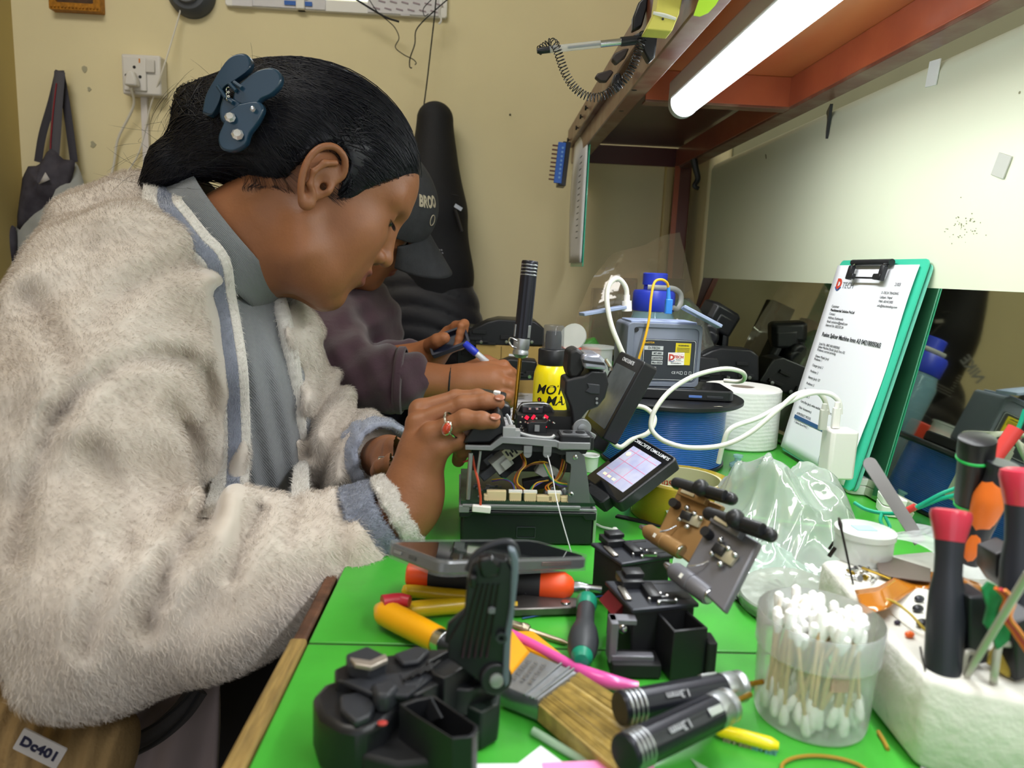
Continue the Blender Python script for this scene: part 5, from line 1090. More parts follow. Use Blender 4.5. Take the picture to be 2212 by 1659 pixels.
# ---- twin lidded fibre cleavers
def lidcleaver(name, label, top, zt_, cyl, cr, plate, bar, colp, colc, num, bcol):
    t = thing(name, label, 'fibre cleaver', onz(*top[3], DESK+.0006)); o = t.location
    TPz = [onz(x, y, zt_)-o for x, y in top]
    q = MB(); q.prism([(p.x, p.y) for p in TPz][::-1], zt_-o.z-.003, zt_-o.z, ch=.0006); q.build('top_plate', mat('dark slate metal', '2E3038', .4, metal=.3), t, bevel=.0008)
    c = sum(TPz, V())/4
    q = MB(); q.prism([(c.x+(p.x-c.x)*.92, c.y+(p.y-c.y)*.9) for p in TPz][::-1], .0, zt_-o.z-.003); q.build('base', m_blkm, t, bevel=.0015)
    ux = (TPz[1]-TPz[0]); uy = (TPz[3]-TPz[0])       # along back->, towards near right
    def tp(a, b, z=0): p = TPz[0].lerp(TPz[1], a).lerp(TPz[3].lerp(TPz[2], a), b); return V((p.x, p.y, zt_-o.z+z))
    def blk(a, b, wa, wb, z, h, nm, m):
        q = MB(); M_ = flatM(tp(a, b, z), ux, uy); q.box((0, 0, h/2*(-1 if M_.col[2].z < 0 else 1)), (ux.length*wa, uy.length*wb, h), M=M_, ch=.0004); return q.build(nm, m, t, bevel=.0003)
    blk(.09, .5, .09, .45, .0003, .0012, 'inset_bar', mat('silvery inset', 'A8A49E', .3, metal=.8))
    blk(.30, .12, .30, .42, 0, .005, 'slide_rail', m_blk); blk(.36, .06, .26, .26, .005, .003, 'slide_rail', m_blk); blk(.44, .55, .16, .5, 0, .004, 'carriage', m_blk)
    q = MB()
    for a, b in ((.34, .78), (.62, .72), (.42, .92), (.68, .90), (.56, .62)): p = tp(a, b); q.lathe([(.0013, 0), (.0012, .0022), (.0006, .0028), (0, .0028)], p, p+V((0, 0, 1)), 12)
    q.build('clamp_screw', m_steel, t)
    q = MB()
    for a, b in ((.48, .76), (.54, .92)): q.box(tp(a, b, .0016), (.012, .0018, .0016), rot=(0, 0, .05))
    q.build('clamp_bar', m_steel, t)
    blk(.80, .66, .28, .24, -.0002, .0005, 'slot', mat('deep black', '0C0C0E', .5)); blk(.72, .14, .34, .05, -.0002, .0005, 'slot', mat('deep black', '0C0C0E', .5))
    if bcol:
        q = MB(); lx = c+(TPz[0]-c)*.925; ly = c+(TPz[3]-c)*.925; q.tube([V((lx.x, lx.y, zt_-o.z-.012)).lerp(V((ly.x, ly.y, zt_-o.z-.012)), k_) for k_ in (.02, .6)], .0065, 4, sm=0); q.build('red_side', mat('dark red side', '6E1A22', .5), t)
    # lid
    P = [at(x, y, Y)-o for x, y, Y in plate]; nrm = (P[1]-P[0]).cross(P[3]-P[0]).normalized()
    if nrm.dot(EYEP-o-P[0]) < 0: nrm = -nrm
    th = .006; q = MB(); q.v += [p[:] for p in P]+[(p-nrm*th)[:] for p in P]; q.f += [(3, 2, 1, 0), (4, 5, 6, 7)]+[(i, (i+1) % 4, 4+(i+1) % 4, 4+i) for i in range(4)]
    q.build('lid_plate', colp, t, bevel=.0015, seg=3)
    e1 = (P[1]-P[0]); e2 = (P[3]-P[0])
    def lp(a, b, z=0): return P[0].lerp(P[1], a).lerp(P[3].lerp(P[2], a), b)+nrm*z
    def lblk(a, b, wa, wb, h, nm, m, z=0):
        M_ = flatM(lp(a, b, z+h/2), e1, e2); q = MB(); q.box((0, 0, 0), (e1.length*wa, e2.length*wb, h), M=M_, ch=.0004); return q.build(nm, m, t, bevel=.0003)
    lblk(.42, .06, .62, .13, .006, 'lid_rail', colp); lblk(.34, .05, .3, .06, .0015, 'rail_inset', mat('bright inset', 'C8BFA8', .3, metal=.6), .006)
    lblk(.62, .40, .36, .20, .003, 'bracket', mat('cream alloy', 'B0AA94', .4, metal=.4)); lblk(.50, .40, .2, .14, .006, 'anvil', m_blk)
    q = MB()
    for a, b in ((.42, .27), (.62, .31), (.78, .33), (.4, .5), (.62, .55)): p = lp(a, b, .003); q.ball(p, .0022, 10)
    q.build('anvil_screw', m_steel, t)
    p = lp(.14, .3); q = MB(); q.cyl(p, p+nrm*.007, .0034, n=16); q.build('rubber_stop', m_blk, t)
    q = MB(); q.tube([lp(.36, .62, .0008), lp(.3, .75, .004), lp(.18, .86, .006)], .0006, 6); q.build('spring_wire', m_steel, t)
    bp = [at(x, y, Y)-o for x, y, Y in bar]; q = MB(); q.tube(bp, .0045, 14, sm=0); [q.ball(b_, .0045, 14) for b_ in bp]
    q.tube([b_+nrm*.006 for b_ in (bp[0].lerp(bp[-1], .45), bp[0].lerp(bp[-1], .95))], .0038, 12, sm=0); q.ball(bp[0].lerp(bp[-1], .55)+nrm*.008, .0062, 14); q.build('lid_lever', m_blk, t)
    c0, c1 = [at(x, y, Y)-o for x, y, Y in cyl]; d = (c1-c0); Lc = d.length
    q = MB(); q.lathe([(cr*.55, 0), (cr*.9, Lc*.08), (cr, Lc*.12), (cr, Lc*.3), (cr*1.04, Lc*.31), (cr*1.04, Lc*.56), (cr*.94, Lc*.57), (cr*.94, Lc*.6), (cr, Lc*.61), (cr, Lc*.96), (cr*.9, Lc)], c0, c1, 28); q.build('hinge_cylinder', colc, t)
    q = MB(); q.lathe([(cr*.3, -.006), (cr*.45, -.003), (cr*.5, 0)], c0, c1, 16); q.build('cylinder_tip', m_steel, t); q = MB(); q.lathe([(cr*.75, Lc), (cr*.7, Lc+.0008), (0, Lc+.0008)], c0, c1, 20); q.build('cylinder_pin', m_steel, t)
    q = MB()
    dn = d.normalized(); xx = (EYEP-o-c0); xx = (xx-dn*xx.dot(dn)).normalized()
    for k in (-1, 1): q.box((0, 0, 0), (cr*.16, cr*.5, .0006), M=flatM(c0.lerp(c1, .42+.018*k)+xx*cr*1.03, d, d.cross(xx)))
    q.build('index_mark', mat('label white', 'EDEDE6', .4), t)
    return t, lp, tp, o
m_tan = mat('tan anodised alloy', '9A774C', .42, metal=.35, bump=.05, bs=200); m_gry = mat('grey anodised alloy', '74747C', .42, metal=.35, bump=.05, bs=200)
lidcleaver('fibre_cleaver', 'rear one of the twin fibre cleavers, with tan raised lid', ((1276, 1172), (1401, 1163), (1457, 1199), (1343, 1217)), .79,
    ((1394, 1144, .50), (1472, 1192, .462)), .0058, ((1466, 1054, .50), (1562, 1092, .47), (1487, 1216, .455), (1414, 1160, .49)), ((1462, 1044, .50), (1580, 1078, .462)), m_tan, m_tan, 1, False)
ct_, lp2, tp2, co = lidcleaver('fibre_cleaver', 'front one of the twin fibre cleavers, with grey raised lid and black bin', ((1307, 1254), (1460, 1252), (1511, 1303), (1366, 1317)), .788,
    ((1450, 1228, .435), (1532, 1288, .402)), .0061, ((1540, 1112, .44), (1640, 1170, .405), (1562, 1322, .385), (1474, 1236, .425)), ((1532, 1110, .44), (1664, 1156, .395)), m_gry, m_gry, 2, True)
cup = ((1411, 1314), (1482, 1315), (1530, 1356), (1456, 1364))
Cp = [onz(x, y, .783)-co for x, y in cup]; cc_ = sum(Cp, V())/4
q = MB(); oo = [(p.x, p.y) for p in Cp][::-1]; ii = [(cc_.x+(p.x-cc_.x)*.84, cc_.y+(p.y-cc_.y)*.84) for p in Cp][::-1]
q.ring(oo, ii, .001, .783-co.z); q.prism(ii, .001, .003); q.build('waste_bin', m_blk, ct_, bevel=.0006)
q = MB(); q.prism([(cc_.x+(p.x-cc_.x)*1.06, cc_.y+(p.y-cc_.y)*1.06) for p in Cp][::-1], .78-co.z-.004, .78-co.z-.0025) if 0 else q.box((Cp[2].x+.003, Cp[2].y+.004, .012), (.006, .014, .024), ch=.001); q.build('side_foot', m_blkm, ct_, bevel=.0006)
q = MB(); bk = [onz(x, y, .783)-co for x, y in ((1304, 1326), (1342, 1322), (1350, 1348), (1318, 1350))]
c0 = (bk[0]+bk[3])/2; q.box((c0.x+.004, c0.y, .020), (.005, .012, .026), ch=.0008); q.box((c0.x+.016, c0.y-.004, .010), (.026, .006, .005), ch=.0006); q.box((c0.x+.010, c0.y+.002, .0315), (.016, .008, .003)); q.build('grey_bracket', m_gry, ct_, bevel=.0004)
q = MB()
for x, y in ((1347, 1357), (1377, 1357)): q.ball(onz(x, y, .772)-co, .0035, 12)
q.build('ball_knob', m_steel, ct_)
q = MB(); q.box((c0.x+.018, c0.y-.002, .005), (.03, .018, .009), ch=.001); q.build('front_foot', m_blkm, ct_, bevel=.0008)
# white card under the grey lid
o = sheet(((1578, 1270), (1598, 1258), (1660, 1296), (1660, 1330), (1640, 1326)), .756, -.005, 'white_gadget', 'flat white gadget with dark underside peeking out right of the grey lid', m_white, 'gadget')
o = sheet(((1580, 1276), (1640, 1332), (1665, 1340), (1662, 1312)), .7545, -.004, 'dark_tray', 'dark thin tray under the white gadget behind the cotton bud tub', m_blk, 'tray')

# ---- black cleaver in the foreground
ZK = .785
K = thing('fibre_cleaver', 'big black fibre cleaver standing open nearest the camera', 'fibre cleaver', onz(800, 1640, DESK+.0006)); ko = K.location
def kp_(pts, z1, z0, name, m=m_blk, ch=0, bev=.0012, par=K):
    q = MB(); P = [onz(x, y, z1)-ko for x, y in pts]; q.prism([(p.x, p.y) for p in P][::-1], z0-ko.z, z1-ko.z, ch=ch); return q.build(name, m, par, bevel=bev, seg=2)
kp_(((676, 1503), (700, 1476), (738, 1462), (790, 1445), (870, 1440), (905, 1470), (862, 1520), (830, 1560), (780, 1580), (735, 1572), (690, 1545)), .780, DESK+.001, 'body', bev=.003)
kp_(((722, 1445), (750, 1432), (800, 1420), (930, 1402), (1004, 1400), (1048, 1412), (960, 1470), (900, 1500), (800, 1482), (726, 1470)), .786, .757, 'deck')
kp_(((747, 1412), (793, 1394), (830, 1412), (836, 1430), (800, 1446), (752, 1436)), .793, .786, 'clamp_block', m_dgrey)
kp_(((756, 1419), (800, 1426), (833, 1411), (838, 1424), (802, 1440), (766, 1434)), .7955, .793, 'steel_clamp', mat('pinkish steel', 'B5ABA2', .35, metal=.7), bev=.0005)
kp_(((850, 1411), (900, 1394), (930, 1402), (905, 1428), (870, 1432)), .789, .786, 'rubber_pad', m_dgrey)
kp_(((800, 1475), (850, 1462), (862, 1482), (840, 1502), (812, 1500)), .790, .780, 'round_block', m_dgrey, bev=.002)
kp_(((860, 1455), (895, 1444), (925, 1452), (905, 1478), (872, 1480)), .788, .786, 'slide', m_dgrey)
kp_(((735, 1500), (790, 1490), (810, 1520), (800, 1545), (768, 1558), (735, 1530)), .784, .780, 'wheel_cover', m_dgrey)
p = onz(826, 1562, .781)-ko; q = MB(); q.ball(p, (.0025, .002, .001), 10); q.build('red_dot', mat('red dot', 'B0342E', .5), K)
q = MB()
for x, y, z in ((815, 1498, .7835), (818, 1515, .7835)): p = onz(x, y, z)-ko; q.cyl(p, p+V((0, 0, .0012)), .0022, n=14)
q.build('screw_head', m_steel, K)
p = onz(772, 1454, .783)-ko; q = MB(); q.lathe([(.0038, 0), (.003, .0004), (.0024, -.002)], p, p+(EYEP-ko-p).normalized(), 20); q.build('bore_ring', m_alu, K)
# open frames between deck and hinge
def kring(pts, z1, z0, k, name, m=m_blk):
    P = [onz(x, y, z1)-ko for x, y in pts]; c = sum(P, V())/len(P); q = MB()
    q.ring([(p.x, p.y) for p in P][::-1], [(c.x+(p.x-c.x)*k, c.y+(p.y-c.y)*k) for p in P][::-1], z0-ko.z, z1-ko.z); return q.build(name, m, K, bevel=.0006)
kring(((920, 1428), (975, 1398), (1030, 1408), (1042, 1424), (960, 1465), (935, 1455)), .790, .760, .86, 'deck_frame')
kring(((862, 1520), (893, 1508), (936, 1500), (1034, 1568), (1032, 1580), (1020, 1592), (978, 1596), (893, 1543)), .786, DESK+.002, .88, 'waste_bin')
kp_(((760, 1575), (832, 1556), (866, 1522), (905, 1545), (978, 1597), (950, 1640), (860, 1650), (780, 1630)), .768, DESK+.001, 'front_skirt', m_blkm, 0, .002)
kp_(((740, 1470), (800, 1458), (905, 1448), (940, 1458), (880, 1502), (800, 1496)), .7875, .785, 'deck_plate', m_dgrey, 0, .0006)
q = MB()
for k in range(4): q.tube([onz(872+16*k, 1470-6*k, .7895)-ko, onz(902+16*k, 1446-6*k, .7895)-ko], .0008, 5, sm=0)
q.build('deck_rib', mat('glossy black plastic', '121216', .25), K)
kp_(((893, 1520), (930, 1512), (1018, 1572), (1010, 1582), (985, 1584), (905, 1540)), .760, DESK+.002, 'bin_floor')
q = MB()
for k in range(9): a_ = onz(905+k*3, 1512+k*5.5, .778)-ko; b_ = onz(930+k*3, 1504+k*5.5, .786)-ko; q.tube([a_, b_], .0006, 5, sm=0)
q.build('bin_rib', m_dgrey, K)
kp_(((1005, 1470), (1072, 1470), (1082, 1490), (1078, 1520), (1040, 1540), (1008, 1525)), .772, DESK+.001, 'rear_foot', mat('dark green black', '14201C', .5))
kp_(((945, 1452), (1050, 1425), (1072, 1440), (1075, 1470), (1010, 1490), (960, 1485)), .781, .766, 'hinge_arm')
c = onz(1070, 1463, .788)-ko; dirc = (EYEP-ko-c); dirc.z = 0; dirc = V((.15, -1, .1)).normalized()
q = MB(); q.lathe([(.0078, -.012), (.0082, -.01), (.0082, .002), (.0076, .003)], c, c+dirc, 30); q.build('hinge_boss', m_blk, K, bevel=.0006)
q = MB(); q.lathe([(.0036, .003), (.0034, .0046), (.0024, .005), (0, .005)], c, c+dirc, 20); q.build('hinge_screw', mat('dull screw steel', '8E9490', .45, metal=.5), K)
# upright lid
YL = .335
def kv(pts, Y, th, name, m=m_blk, bev=.001):
    P = [at(x, y, Y)-ko for x, y in pts]; q = MB(); yy = P[0].y; q.prism([(p.x, p.z) for p in P][::-1], 0, th, T(0, yy, 0, rx=pi/2)); return q.build(name, m, K, bevel=bev)
def kv3(pts, th, name, m=m_blk, bev=.001):
    """quad-like panel with own depth per corner"""
    P = [at(x, y, Y)-ko for x, y, Y in pts]; n_ = (P[1]-P[0]).cross(P[2]-P[0]).normalized(); q = MB(); k = len(P)
    q.v = [p[:] for p in P]+[(p+n_*th)[:] for p in P]; q.f = [tuple(range(k)), tuple(range(k, 2*k))[::-1]]+[(i, k+i, k+(i+1) % k, (i+1) % k) for i in range(k)]; return q.build(name, m, K, bevel=bev)
kv(((1012, 1232), (1020, 1205), (1040, 1190), (1095, 1195), (1112, 1228), (1104, 1300), (1098, 1400), (1090, 1462), (1060, 1478), (1038, 1455), (985, 1412), (968, 1402), (970, 1365), (1004, 1308), (1010, 1240)), .336, .009, 'lid')
kv(((1096, 1176), (1112, 1180), (1119, 1200), (1119, 1228), (1111, 1300), (1103, 1370), (1099, 1462), (1091, 1474), (1085, 1450), (1088, 1370), (1100, 1300), (1104, 1222), (1102, 1196)), .330, .006, 'lid_edge', mat('blue grey edge', '5F6B76', .45), .001)
q = MB(); q.tube([at(x, y, .338)-ko for x, y in ((1010, 1232), (1028, 1198), (1055, 1180), (1090, 1170), (1110, 1178), (1117, 1202))], .0018, 8); q.build('lid_rim', m_dgrey, K)
kv(((1030, 1200), (1062, 1192), (1082, 1212), (1078, 1236), (1040, 1240)), .328, .006, 'latch', mat('glossy black plastic', '121216', .25), .0015)
kv(((1014, 1238), (1030, 1236), (1030, 1262), (1016, 1262)), .326, .005, 'latch_jaw', mat('glossy black plastic', '121216', .25), .001)
for k in range(5):
    x_ = 1000+13*k; q = MB(); q.tube([at(x_+32-6*k*.3, 1262, .3265)-ko, at(x_+14, 1330, .3262)-ko, at(x_-2, 1420, .326)-ko], .0007, 6); q.build('lid_rib', mat('glossy black plastic', '121216', .25), K)
q = MB(); c = at(1083, 1376, .3255)-ko; q.lathe([(.0028, 0), (.0028, .0016), (.0015, .0016), (.0014, 0)], c, c+V((0, -1, 0)), 18, cap=False); q.build('pivot_hole', m_dgrey, K)
q = MB(); q.box(at(1062, 1318, .326)-ko, (.0035, .002, .003), ch=.0004); q.build('pad', mat('grey pad', '6A6C72', .5), K)
kv(((968, 1340), (1004, 1310), (1004, 1400), (960, 1380)), .333, .004, 'side_web', m_blk, .001)

# ---- things at the far back of the bench
def bbox(px0, py0, px1, py1, Y, dep, name, label, cat, m, ch=.003, bev=.001, par=None, rz=0):
    a = at(px0, py1, Y); b = at(px1, py0, Y); c = (a+b)/2; w_ = b.x-a.x; h_ = b.z-a.z
    q = MB(); q.box((0, dep/2, 0), (w_, dep, h_), ch=ch)
    o = q.build(name, m, par, bevel=bev)
    if par is None: o.location = (c.x, Y, c.z); o.rotation_euler = (0, 0, rz); tag(o, label, cat)
    return o
def stand(px0, px1, pyt, Y, dep, z0, name, label, cat, m, ch=.003, bev=.001, par=None):
    a = at(px0, pyt, Y); b = at(px1, pyt, Y); z1 = (a.z+b.z)/2; w_ = b.x-a.x
    q = MB(); q.box((0, dep/2, (z1-z0)/2), (w_, dep, z1-z0), ch=ch); o = q.build(name, m, par, bevel=bev); o.location = ((a.x+b.x)/2, Y, z0); return tag(o, label, cat), z1
t = thing('cardboard_box', 'brown cardboard box with a handwritten note, far back under a black device', 'box', at(1115, 800, 1.34)); t.location.z = DESK+.0006
zt3 = at(1115, 748, 1.34).z-DESK; wB = .15
MB().box((-.003, .05, zt3/2), (wB, .1, zt3)).build('carton', mat('brown cardboard', 'B39556', .8, var=.05, vs=30), t, bevel=.001)
q = MB(); q.box((.002, -.0006, zt3*.62), (.036, .0006, .04), rot=(0, .05, 0)); nt_ = q.build('note', m_paper, t)
q = MB()
for k, s_ in enumerate(('US3', '(Chitwan)', 'Bhagdol 14')): q.text(s_, .0085, flatM((.002, -.0012, zt3*.62+.011-.0105*k), (1, 0, 0), (0, 0, 1)), .0001)
q.build('handwriting', m_ink, nt_)
MB().cyl((-.045, -.001, zt3*.5), (-.045, .001, zt3*.5), .006, n=16).build('silver_seal', m_alu, t)
MB().box((-.03, -.0004, zt3/2), (.0015, .0006, zt3*.96)).build('seam', mat('carton seam', '6E5A32', .8), t)
def blackdev(name, label, x0, x1, yt, ym, yb, Y, dep, seed):
    t = thing(name, label, 'device', at((x0+x1)/2, yb, Y)); o = t.location; rr = random.Random(seed)
    P = [at(x, y, Y)-o for x, y in ((x0, yb), (x0, ym), (x0+.25*(x1-x0), yt+6), (x0+.4*(x1-x0), yt), (x1-.12*(x1-x0), yt+4), (x1, ym-6), (x1, yb))]
    q = MB(); q.prism([(p.x, p.z) for p in P][::-1], 0, dep, T(0, dep, 0, rx=pi/2), ch=.002); q.build('shell', m_blk, t, bevel=.002)
    q = MB()
    for k in range(6): p = at(rr.uniform(x0+10, x1-10), rr.uniform(ym, yb-4), Y)-o; q.box((p.x, -.002, p.z), (rr.uniform(.008, .03), .006, rr.uniform(.004, .01)), ch=.0006)
    q.build('ribbing', m_blkm, t, bevel=.0004)
    for k in range(3): p = at(x0+(k+.5)*(x1-x0)/3, yb-9, Y)-o; q = MB(); q.lathe([(.0035, 0), (.003, .0015), (0, .0016)], (p.x, -.004, p.z), (p.x, -.006, p.z), 12); q.build('screw', m_steel, t)
    return t
blackdev('splicer_body', 'black plastic splicer body lying on top of the cardboard box far back', 1012, 1176, 690, 716, 747, 1.34, .1, 1)
blackdev('splicer_body', 'low black splicer part standing in front of the cardboard box', 1062, 1160, 776, 788, 822, 1.24, .05, 2)
blackdev('splicer_body', 'dark splicer body half hidden behind the left end of the cardboard box', 986, 1045, 705, 722, 800, 1.40, .08, 3)
for args in ((1502, 1640, 752, 775, 824, 1.14, .05, 4, 'black fusion splicer body between grey tester and mirror'), (1480, 1560, 770, 800, 840, 1.09, .02, 5, 'low black device part just right of the grey tester')):
    t = blackdev('splicer_body', args[8], *args[:8])
t_ = None
# open notebook and papers
NB = thing('notebook', 'open notebook with white written pages under the writing hand', 'notebook', (.02, .96, DESK+.0008))
q = MB()
PN = [onz(x, y, .756) for x, y in ((872, 862), (1012, 858), (1160, 812), (1180, 885), (1095, 930), (960, 900), (905, 892))]
q.prism([(p.x-.02, p.y-.96) for p in PN][::-1], .0, .005); q.build('pages', m_paper, NB)
q = MB()
for k in range(9):
    y_ = 850+k*7; a_ = onz(1105-k*2, y_, .7566)-NB.location; b_ = onz(1150-(k % 3)*9, y_-3, .7566)-NB.location; q.tube([a_, a_.lerp(b_, .5)+V((0, .001, 0)), b_], .0003, 4)
q.build('handwriting', mat('pen ink blue grey', '5A6070', .7), NB)
cable('curled_page_edge', 'curled grey edge of paper peeking out below the dark sleeve', [onz(880, 862, .76), onz(895, 868, .759), onz(905, 872, .758)], .004, mat('curled grey paper', '8C867C', .7), 'paper')
# bag of spare parts at the back with red packet and green pouch
stand(1216, 1300, 752, 1.12, .03, DESK+.0006, 'red_packet', 'red and white snack packet standing behind the spray bottle', 'packet', mat('red packet', 'C23A26', .4, var=.1))
pk = at(1235, 775, 1.118); q = MB(); q.text('Kit', .034, flatM((pk.x+.004, 1.1185, pk.z), (1, 0, .1), (0, 0, 1)), .0004, shear=.2, bold=.0006); o = q.build('packet_print', mat('packet white', 'F0ECE6', .5)); tag(o, 'white lettering on the red packet', 'lettering')
pkt = bpy.data.objects['red_packet']; o.parent = pkt; o.matrix_parent_inverse = Matrix.Translation(-pkt.location); del o['label']; del o['category']
q = MB(); q.box((0, 0, 0), (.045, .03, .06), ch=.008); q.lathe([(.018, -.03), (.02, .0), (.016, .034)], (-.01, 0, .03), (-.035, 0, .075), 16); o = q.build('green_pouch', mat('olive green pouch', '35702A', .4, var=.3, vs=30), bevel=.003); o.location = (at(1300, 730, 1.2).x, 1.2, .815); tag(o, 'green pouch squeezed between red packet and grey tester', 'pouch')
pc_ = at(1290, 748, 1.07); t = thing('flip_top_jar', 'small hazy clear jar with its round lid flipped open beside the red packet', 'jar', (pc_.x, 1.07, DESK+.0006)); hz_ = pc_.z-DESK
m_hz = mat('hazy clear cap', 'D6DAD8', .2, alpha=.5)
q = MB(); q.lathe([(.022, 0), (.024, .002), (.024, hz_-.004), (.026, hz_-.003), (.026, hz_), (.018, hz_)], (0, 0, 0), (0, 0, 1), 36); q.build('jar_body', m_hz, t)
q = MB(); lc = at(1240, 730, 1.06)-t.location; q.lathe([(0, 0), (.016, 0), (.021, .003), (.021, .006), (0, .007)], lc, lc+V((-.6, -1, .5)), 30); q.tube([lc+V((.012, 0, -.01)), V((-.024, 0, hz_-.002))], .002, 6, sm=0); q.build('jar_lid', m_hz, t)
pbg = [V((.10, 1.25, 0)), V((.40, 1.25, 0)), V((.40, 1.42, 0)), V((.12, 1.42, 0))]
def tent(name, label, pts, m, seed, amp=.012, cat='plastic bag'):
    """standing film: pts px,py,Y rows -> surface"""
    rows = [[at(*p) for p in r] for r in pts]; q = MB(); nr = len(rows)
    def fn(u, v):
        k = v*(nr-1); i = min(int(k), nr-2); f = k-i; r0 = smoothpath(rows[i], 6); r1 = smoothpath(rows[i+1], 6)
        a = r0[min(int(u*(len(r0)-1)), len(r0)-1)]; b = r1[min(int(u*(len(r1)-1)), len(r1)-1)]; p = a.lerp(b, f)
        return p+V((0, -amp*ridge(p.x, p.z, seed, 6, 60), 0))
    q.grid(fn, 34, 30); return tag(q.build(name, m), label, cat)
mfb = film('smoky bag film', 'C4B498', .26, .5, .08)
tent('parts_bag', 'tall clear plastic bag of spare parts standing behind tester and bottle', [[(1235, 760, 1.36), (1290, 765, 1.36), (1380, 770, 1.36), (1440, 770, 1.37), (1500, 760, 1.38)], [(1245, 680, 1.36), (1300, 660, 1.34), (1380, 650, 1.34), (1450, 660, 1.36), (1505, 690, 1.38)], [(1280, 600, 1.38), (1330, 590, 1.36), (1390, 580, 1.36), (1450, 590, 1.38), (1495, 620, 1.39)], [(1320, 550, 1.42), (1350, 540, 1.40), (1390, 530, 1.40), (1430, 510, 1.40), (1468, 502, 1.42)]], mfb, 2)
for i, (x0, x1, y0, y1, Y, lb) in enumerate(((1278, 1340, 622, 700, 1.40, 'dark flat box inside the parts bag left of the blue bottle'), (1345, 1375, 600, 660, 1.42, 'narrow dark box inside the parts bag next to the bottle'), (1420, 1475, 600, 690, 1.40, 'dark bulky part in the bag right of the blue bottle'))):
    c = at((x0+x1)/2, y1, Y); z1 = at(x0, y0, Y).z; w_ = at(x1, y0, Y).x-at(x0, y0, Y).x
    q = MB(); q.box((0, .02, (z1-DESK)/2), (w_, .04, z1-DESK-.002), rot=(0, 0, 0), ch=.003); o = q.build('spare_part_box', mat('olive black part', '33322A', .4, var=.2, vs=20), bevel=.002); o.location = (c.x, Y, DESK+.0008); tag(o, lb, 'box')
for i, (x, y, s_, lb) in enumerate(((1560, 700, 1.0, 'black camera-like part with rounded top left in the corner bag'), (1625, 720, .8, 'smaller black part with pale disc in the corner bag'))):
    c = at(x, y, 1.28); t = thing('camera_part', lb, 'part', (min(c.x, .40), 1.24, DESK+.0006)); h = (c.z-DESK)+.05
    q = MB(); q.box((0, 0, h*.42), (.05*s_, .05, h*.84), ch=.006); q.box((.008, -.005, h*.84), (.06*s_, .05, .035), rot=(.1, .45, .2), ch=.008); q.lathe([(.014, 0), (.016, .004), (.016, .02), (.012, .024)], (-.01*s_, -.015, h*.72), (-.02, -.05, h*.70), 20); q.build('part_body', m_blk, t, bevel=.002)
    q = MB(); q.lathe([(.011, 0), (.011, .001), (0, .001)], (.0, -.031, h*.55), (0, -.04, h*.55), 20); q.build('pale_disc', mat('pale disc', 'B8B2A0', .5), t)
crumple('corner_bag', 'clear grey plastic bag slumped in the corner between tester and mirror', bil([V((.27, 1.16, 0)), V((.42, 1.14, 0)), V((.43, 1.32, 0)), V((.28, 1.34, 0))]), lambda u, v: DESK+.01+.19*math.sin(pi*min(1, u+.02))**.6*math.sin(pi*v)**.6, film('grey bag film', 'A8AAA0', .2, .45, .07), 6, 44, 44, amp=.03, sc=40)

# ---- things hung on the shelf front
def shx(px, py, X=.196): return onx(px, py, X)
def hung_clip():
    X = .193; top = onx(1257, 262, X); 
    t = thing('hanging_clipboard', 'thin turquoise clipboard with white sheets hanging edge-on from the far end of the shelf', 'clipboard', (X, 1.56, top.z))
    zb_ = at(1222, 575, 1.56).z-top.z
    MB().box((0, 0, zb_/2), (.0022, .21, -zb_)).build('board', mat('turquoise clear board', '3FC3A2', .25), t, bevel=.0008)
    q = MB(); q.grid(lambda u, v: (-.004-.006*math.sin(pi*v)*u, -.1+.2*u, -.012+(zb_+.02)*v), 8, 16); ps_ = q.build('paper_sheet', m_paper, t, solid=.002)
    q = MB()
    for k in range(14): q.box((-.0085-.003*math.sin(pi*(.25+k*.035)), -.06, -.06+zb_*(.04*k+.1)), (.0006, .03, .0016))
    q.build('print_line', m_ink, ps_)
    q = MB(); q.box((-.006, 0, -.012), (.012, .05, .026), ch=.002); q.build('clip', m_blk, t)
hung_clip()
for i, (x, y, lb) in enumerate(((1263, 233, 'topmost black nail on the shelf front above the green cord'), (1252, 252, 'black nail just below the topmost one on the shelf front'), (1243, 276, 'black nail at the head of the hanging clipboard'), (1225, 302, 'black nail above the blue terminal block'))):
    p = onx(x, y, .17); q = MB(); q.lathe([(.0045, 0), (.0045, .003), (.0014, .004), (.0014, .034)], p, p+V((1, 0, 0)), 10); tag(q.build('nail', mat('dark steel', '2B2724', .4, metal=.8)), lb, 'nail')
q = MB()
for k in range(7):
    a_ = onx(1275, 236, .198); dy = .012*k-.03; ln_ = .075+.007*(k % 3); q.tube([a_, a_+V((-.004, dy, -.02)), a_+V((-.005, dy*1.3, -ln_)), a_+V((-.003, dy+.012, -ln_+.006)), a_+V((-.002, .012, -.02))], .0012, 6)
tag(q.build('green_string_bunch', mat('vivid green cord', '1EA850', .4)), 'bunch of green string loops hanging on the shelf front', 'string')
t = thing('terminal_block', 'blue terminal block with pins hanging left of the clipboard on the shelf', 'terminal block', at(1216, 312, 1.55), (0, .07, 0))
q = MB(); q.box((.006, 0, -.042), (.016, .05, .088), ch=.001); q.build('base', m_blk, t)
q = MB(); q.box((-.004, -.026, -.042), (.016, .008, .082), ch=.001); q.build('blue_strip', mat('terminal blue', '2E62C0', .4), t)
q = MB()
for k in range(9): q.box((-.017, -.022, -.008-.0085*k), (.012, .003, .003))
q.build('pin', mat('rusty pin', '5A3226', .5), t)
q = MB()
for k in range(8): q.cyl((-.002, -.031, -.012-.0085*k), (-.002, -.0302, -.012-.0085*k), .0024, n=10)
q.build('clamp_hole', mat('pale blue ring', '6FA0DC', .4), t)
